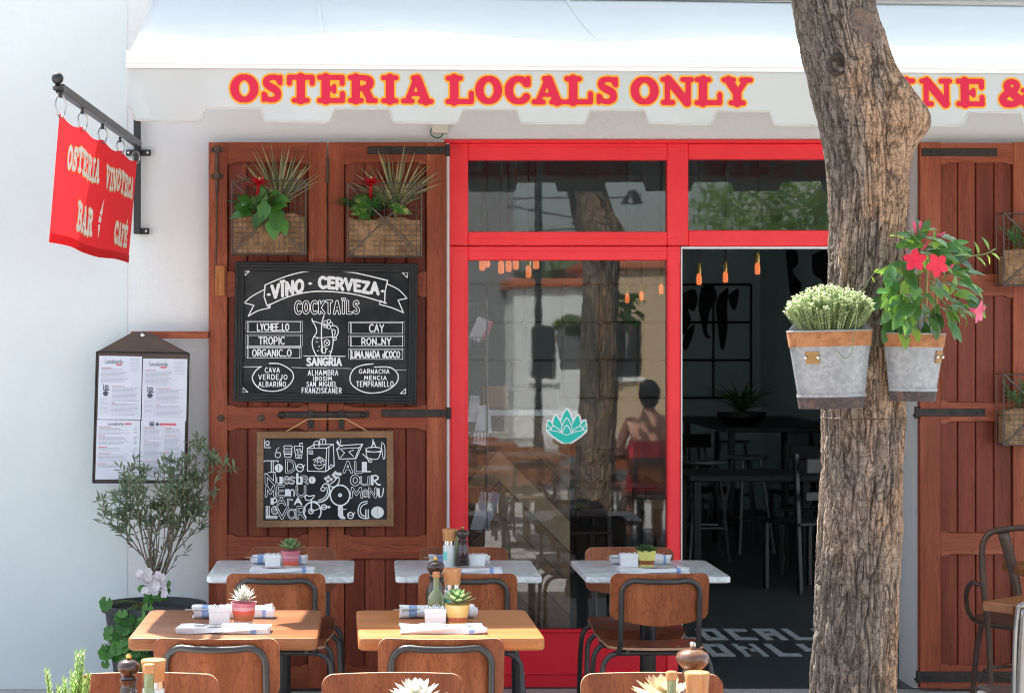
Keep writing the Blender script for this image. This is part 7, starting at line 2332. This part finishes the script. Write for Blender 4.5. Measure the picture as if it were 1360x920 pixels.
# ------------------------------------------------------------------ the street behind the camera, seen in the window as a reflection
def house(name, lab, x0, x1, y0, y1, h, mat, wins):
    t = thing(name, lab, 'building', ((x0 + x1) / 2, y1, 0), 0, 'houses across the street')
    m = MB(); m.box(x0, x1, y0, y1, 0, h); m.build('wall', mat, t, smooth=0, world=True)
    m = MB(); m.box(x0 - .1, x1 + .1, y0 - .1, y1 + .1, h + .002, h + .15, .02); m.build('roof', m_terra, t, smooth=30, world=True)
    for (a, b, c, d) in wins:
        m = MB(); m.box(a, b, y1 - .05, y1 + .03, c, d, .01); w_ = m.build('window', m_dark, t, smooth=30, world=True)
        m = MB(); m.box(a - .06, b + .06, y1 + .0, y1 + .06, c - .08, c - .004, .01); m.build('sill', m_white, w_, smooth=30).location = (0, 0, 0)
    return t
house('white_house', 'low white house across the street, seen only as a reflection', 2.6, 3.9, -20, -14, 2.55, m_wall, [(2.9, 3.3, 1.0, 1.9)])
house('beige_house', 'beige house across the street, seen only as a reflection', 4.0, 5.6, -21, -15, 2.9, plain('beige_render', (.52, .38, .25), .85), [(4.5, 4.9, 1.0, 2.0)])
house('grey_house', 'tall grey house across the street, far left in the reflection', -9, 2.75, -24, -16, 6.5, plain('grey_render', (.20, .20, .21), .85), [(-1.2, -.4, 1, 2.4), (.1, .9, 1, 2.4), (-1.2, -.4, 3.6, 5), (.1, .9, 3.6, 5)])
house('white_house', 'long white house across the street, right in the reflection', 8.5, 22, -24, -17, 6.0, m_wall, [(9.5, 10.3, 1, 2.4), (11.3, 12.1, 1, 2.4), (9.5, 10.3, 3.4, 4.8)])
def far_tree(lab, x, y, h, r, n, seed):
    t = thing('leafy_tree', lab, 'tree', (x, y, 0), 0, 'trees across the street')
    q_ = random.Random(seed)
    m = MB(); m.tube(smooth_line([(0, 0, 0), (.06, 0, h * .3), (-.05, .05, h * .55), (.02, 0, h * .8)]), [.16 - .012 * k for k in range(19)][:19] if False else .10, 8); m.build('trunk', MATS['bark'], t)
    m = MB()
    cl = [Vector((q_.gauss(0, r * .45), q_.gauss(0, r * .45), h * .68 + q_.gauss(0, r * .4))) for _ in range(22)]
    for i in range(n):
        c = cl[i % 22] + Vector((q_.gauss(0, r * .2), q_.gauss(0, r * .2), q_.gauss(0, r * .17)))
        m.leaf(c, (q_.gauss(0, 1), q_.gauss(0, 1), q_.gauss(0, .7)), (0, 0, 1), q_.uniform(.07, .12), .055, .2, .1, 0, .45, 3)
    m.build('crown', l_tree, t, smooth=80, recalc=False)
for i, (x, y, h, r) in enumerate(((6.4, -11, 4.6, 1.3), (7.6, -13, 5.2, 1.6), (3.6, -22, 3.4, 1.3), (5.2, -23, 3.6, 1.4), (9.2, -9, 4.8, 1.5), (.4, -12, 4.4, 1.3), (4.3, -24, 3.2, 1.3))):
    far_tree(('small leafy tree', 'broad leafy tree', 'low round leafy tree', 'low wide leafy tree', 'near leafy tree', 'lone leafy tree', 'low distant leafy tree')[i] + ' across the street, seen only as a reflection', x, y, h, r, 5200, 40 + i)
sl_ = thing('street_lamp', 'black iron lamp post with three conical shades, reflected in the transom', 'street lamp', (2.0, -3.0, 0))
m = MB(); m.lathe([(0, 0), (.10, 0), (.10, .1), (.06, .2), (.045, 1.0), (.04, 3.7), (.02, 3.75), (.015, 4.0), (0, 4.0)], (0, 0, 0), 14); m.build('pole', m_blackmetal, sl_)
for (za, zb, xa_, xb_) in ((3.27, 3.28, -.3, 1.02), (3.18, 3.04, -.35, .45), (2.90, 2.93, -.1, .48)):
    m = MB(); m.tube([(xa_, 0, za), (xb_, .0, zb)], .011, 6); ar_ = m.build('arm', m_blackmetal, sl_)
    m = MB(); m.lathe([(.03, .08), (.05, .07), (.13, -.07), (.125, -.07), (.045, .06)], (xb_ + .04, 0, zb), 18); m.build('lamp_shade', m_blackmetal, ar_)

# more of the terrace beside and behind the camera: tables, chairs and a diner the window reflects
GT = 'terrace furniture beside the camera'
k_ = 0
for (x, y) in ((1.35, 3.0), (2.3, 2.85), (1.1, 1.3), (2.1, .9), (3.1, 1.6)):
    table('terrace_table', 'wooden terrace table beside the camera, %s' % ('first by the trunk side', 'with the diner', 'second row left', 'second row middle', 'furthest right')[k_], x - .3, x + .3, y - .32, y + .32, ZW, .04, m_teak, GT)
    dup(proto, (x, y + .55, 0), R(180), 'plywood chair on the facade side of the terrace table %s' % ('by the trunk', 'of the diner', 'in the second row left', 'in the second row middle', 'furthest right')[k_], GT)
    dup(proto, (x, y - .55, 0), 0, 'plywood chair on the street side of the terrace table %s' % ('by the trunk', 'of the diner', 'in the second row left', 'in the second row middle', 'furthest right')[k_], GT)
    k_ += 1
def diner():
    """a woman sitting with her back to the restaurant, leaning on the table"""
    px, py = 2.3, 3.40
    root = thing('person', 'seated person with dark hair and red top, reflected in the big window', 'person', (px, py, 0))
    V = [(0, 0, .50), (0, .02, .66), (0, .0, .84), (0, -.03, 1.00), (0, -.05, 1.09), (0, -.075, 1.16), (0, -.085, 1.25),
         (-.09, -.02, .49), (-.12, -.40, .50), (-.12, -.42, .09), (-.12, -.54, .04), (.09, -.02, .49), (.12, -.40, .50), (.12, -.42, .09), (.12, -.54, .04),
         (-.165, -.03, 1.02), (-.23, -.14, .80), (-.10, -.36, .79), (.165, -.03, 1.02), (.23, -.14, .80), (.10, -.36, .79), (-.04, -.44, .785), (.04, -.44, .785)]
    E = [(0, 1), (1, 2), (2, 3), (3, 4), (4, 5), (5, 6), (0, 7), (7, 8), (8, 9), (9, 10), (0, 11), (11, 12), (12, 13), (13, 14), (3, 15), (15, 16), (16, 17), (17, 21), (3, 18), (18, 19), (19, 20), (20, 22)]
    rad = [.15, .115, .13, .12, .05, .048, .09, .085, .065, .042, .035, .085, .065, .042, .035, .052, .038, .03, .052, .038, .03, .028, .028]
    me = bpy.data.meshes.new('body'); me.from_pydata(V, E, [])
    o = bpy.data.objects.new('body', me); COL.objects.link(o); o.parent = root
    sk = o.modifiers.new('skin', 'SKIN'); ly = me.skin_vertices[0].data if me.skin_vertices else None
    if ly is None:
        bm = bmesh.new(); bm.from_mesh(me); bm.verts.layers.skin.verify(); bm.to_mesh(me); bm.free(); ly = me.skin_vertices[0].data
    for i, r_ in enumerate(rad): ly[i].radius = (r_ * (1.25 if i in (0, 1, 2, 3) else 1), r_ * (.8 if i in (0, 1, 2, 3) else 1))
    ly[0].use_root = True
    o.modifiers.new('round', 'SUBSURF').levels = 2; o.modifiers['round'].render_levels = 2
    me.materials.append(plain('warm_skin', (.55, .27, .18), .5))
    m = MB(); m.ellipsoid((0, -.045, 1.25), (.088, .10, .115), 18, 12); m.ellipsoid((0, .05, 1.31), (.045, .045, .045), 12, 8); m.build('hair', plain('dark_brown_hair', (.02, .013, .01), .6), root, smooth=80)
    m = MB(); m.lathe([(.205, .48), (.185, .60), (.165, .70), (.175, .82), (.165, .88)], (0, 0, 0), 24, 0, Matrix.Diagonal((1, .68, 1, 1))); m.build('red_top', plain('red_cotton', (.62, .03, .05), .8), root, smooth=60)
diner()
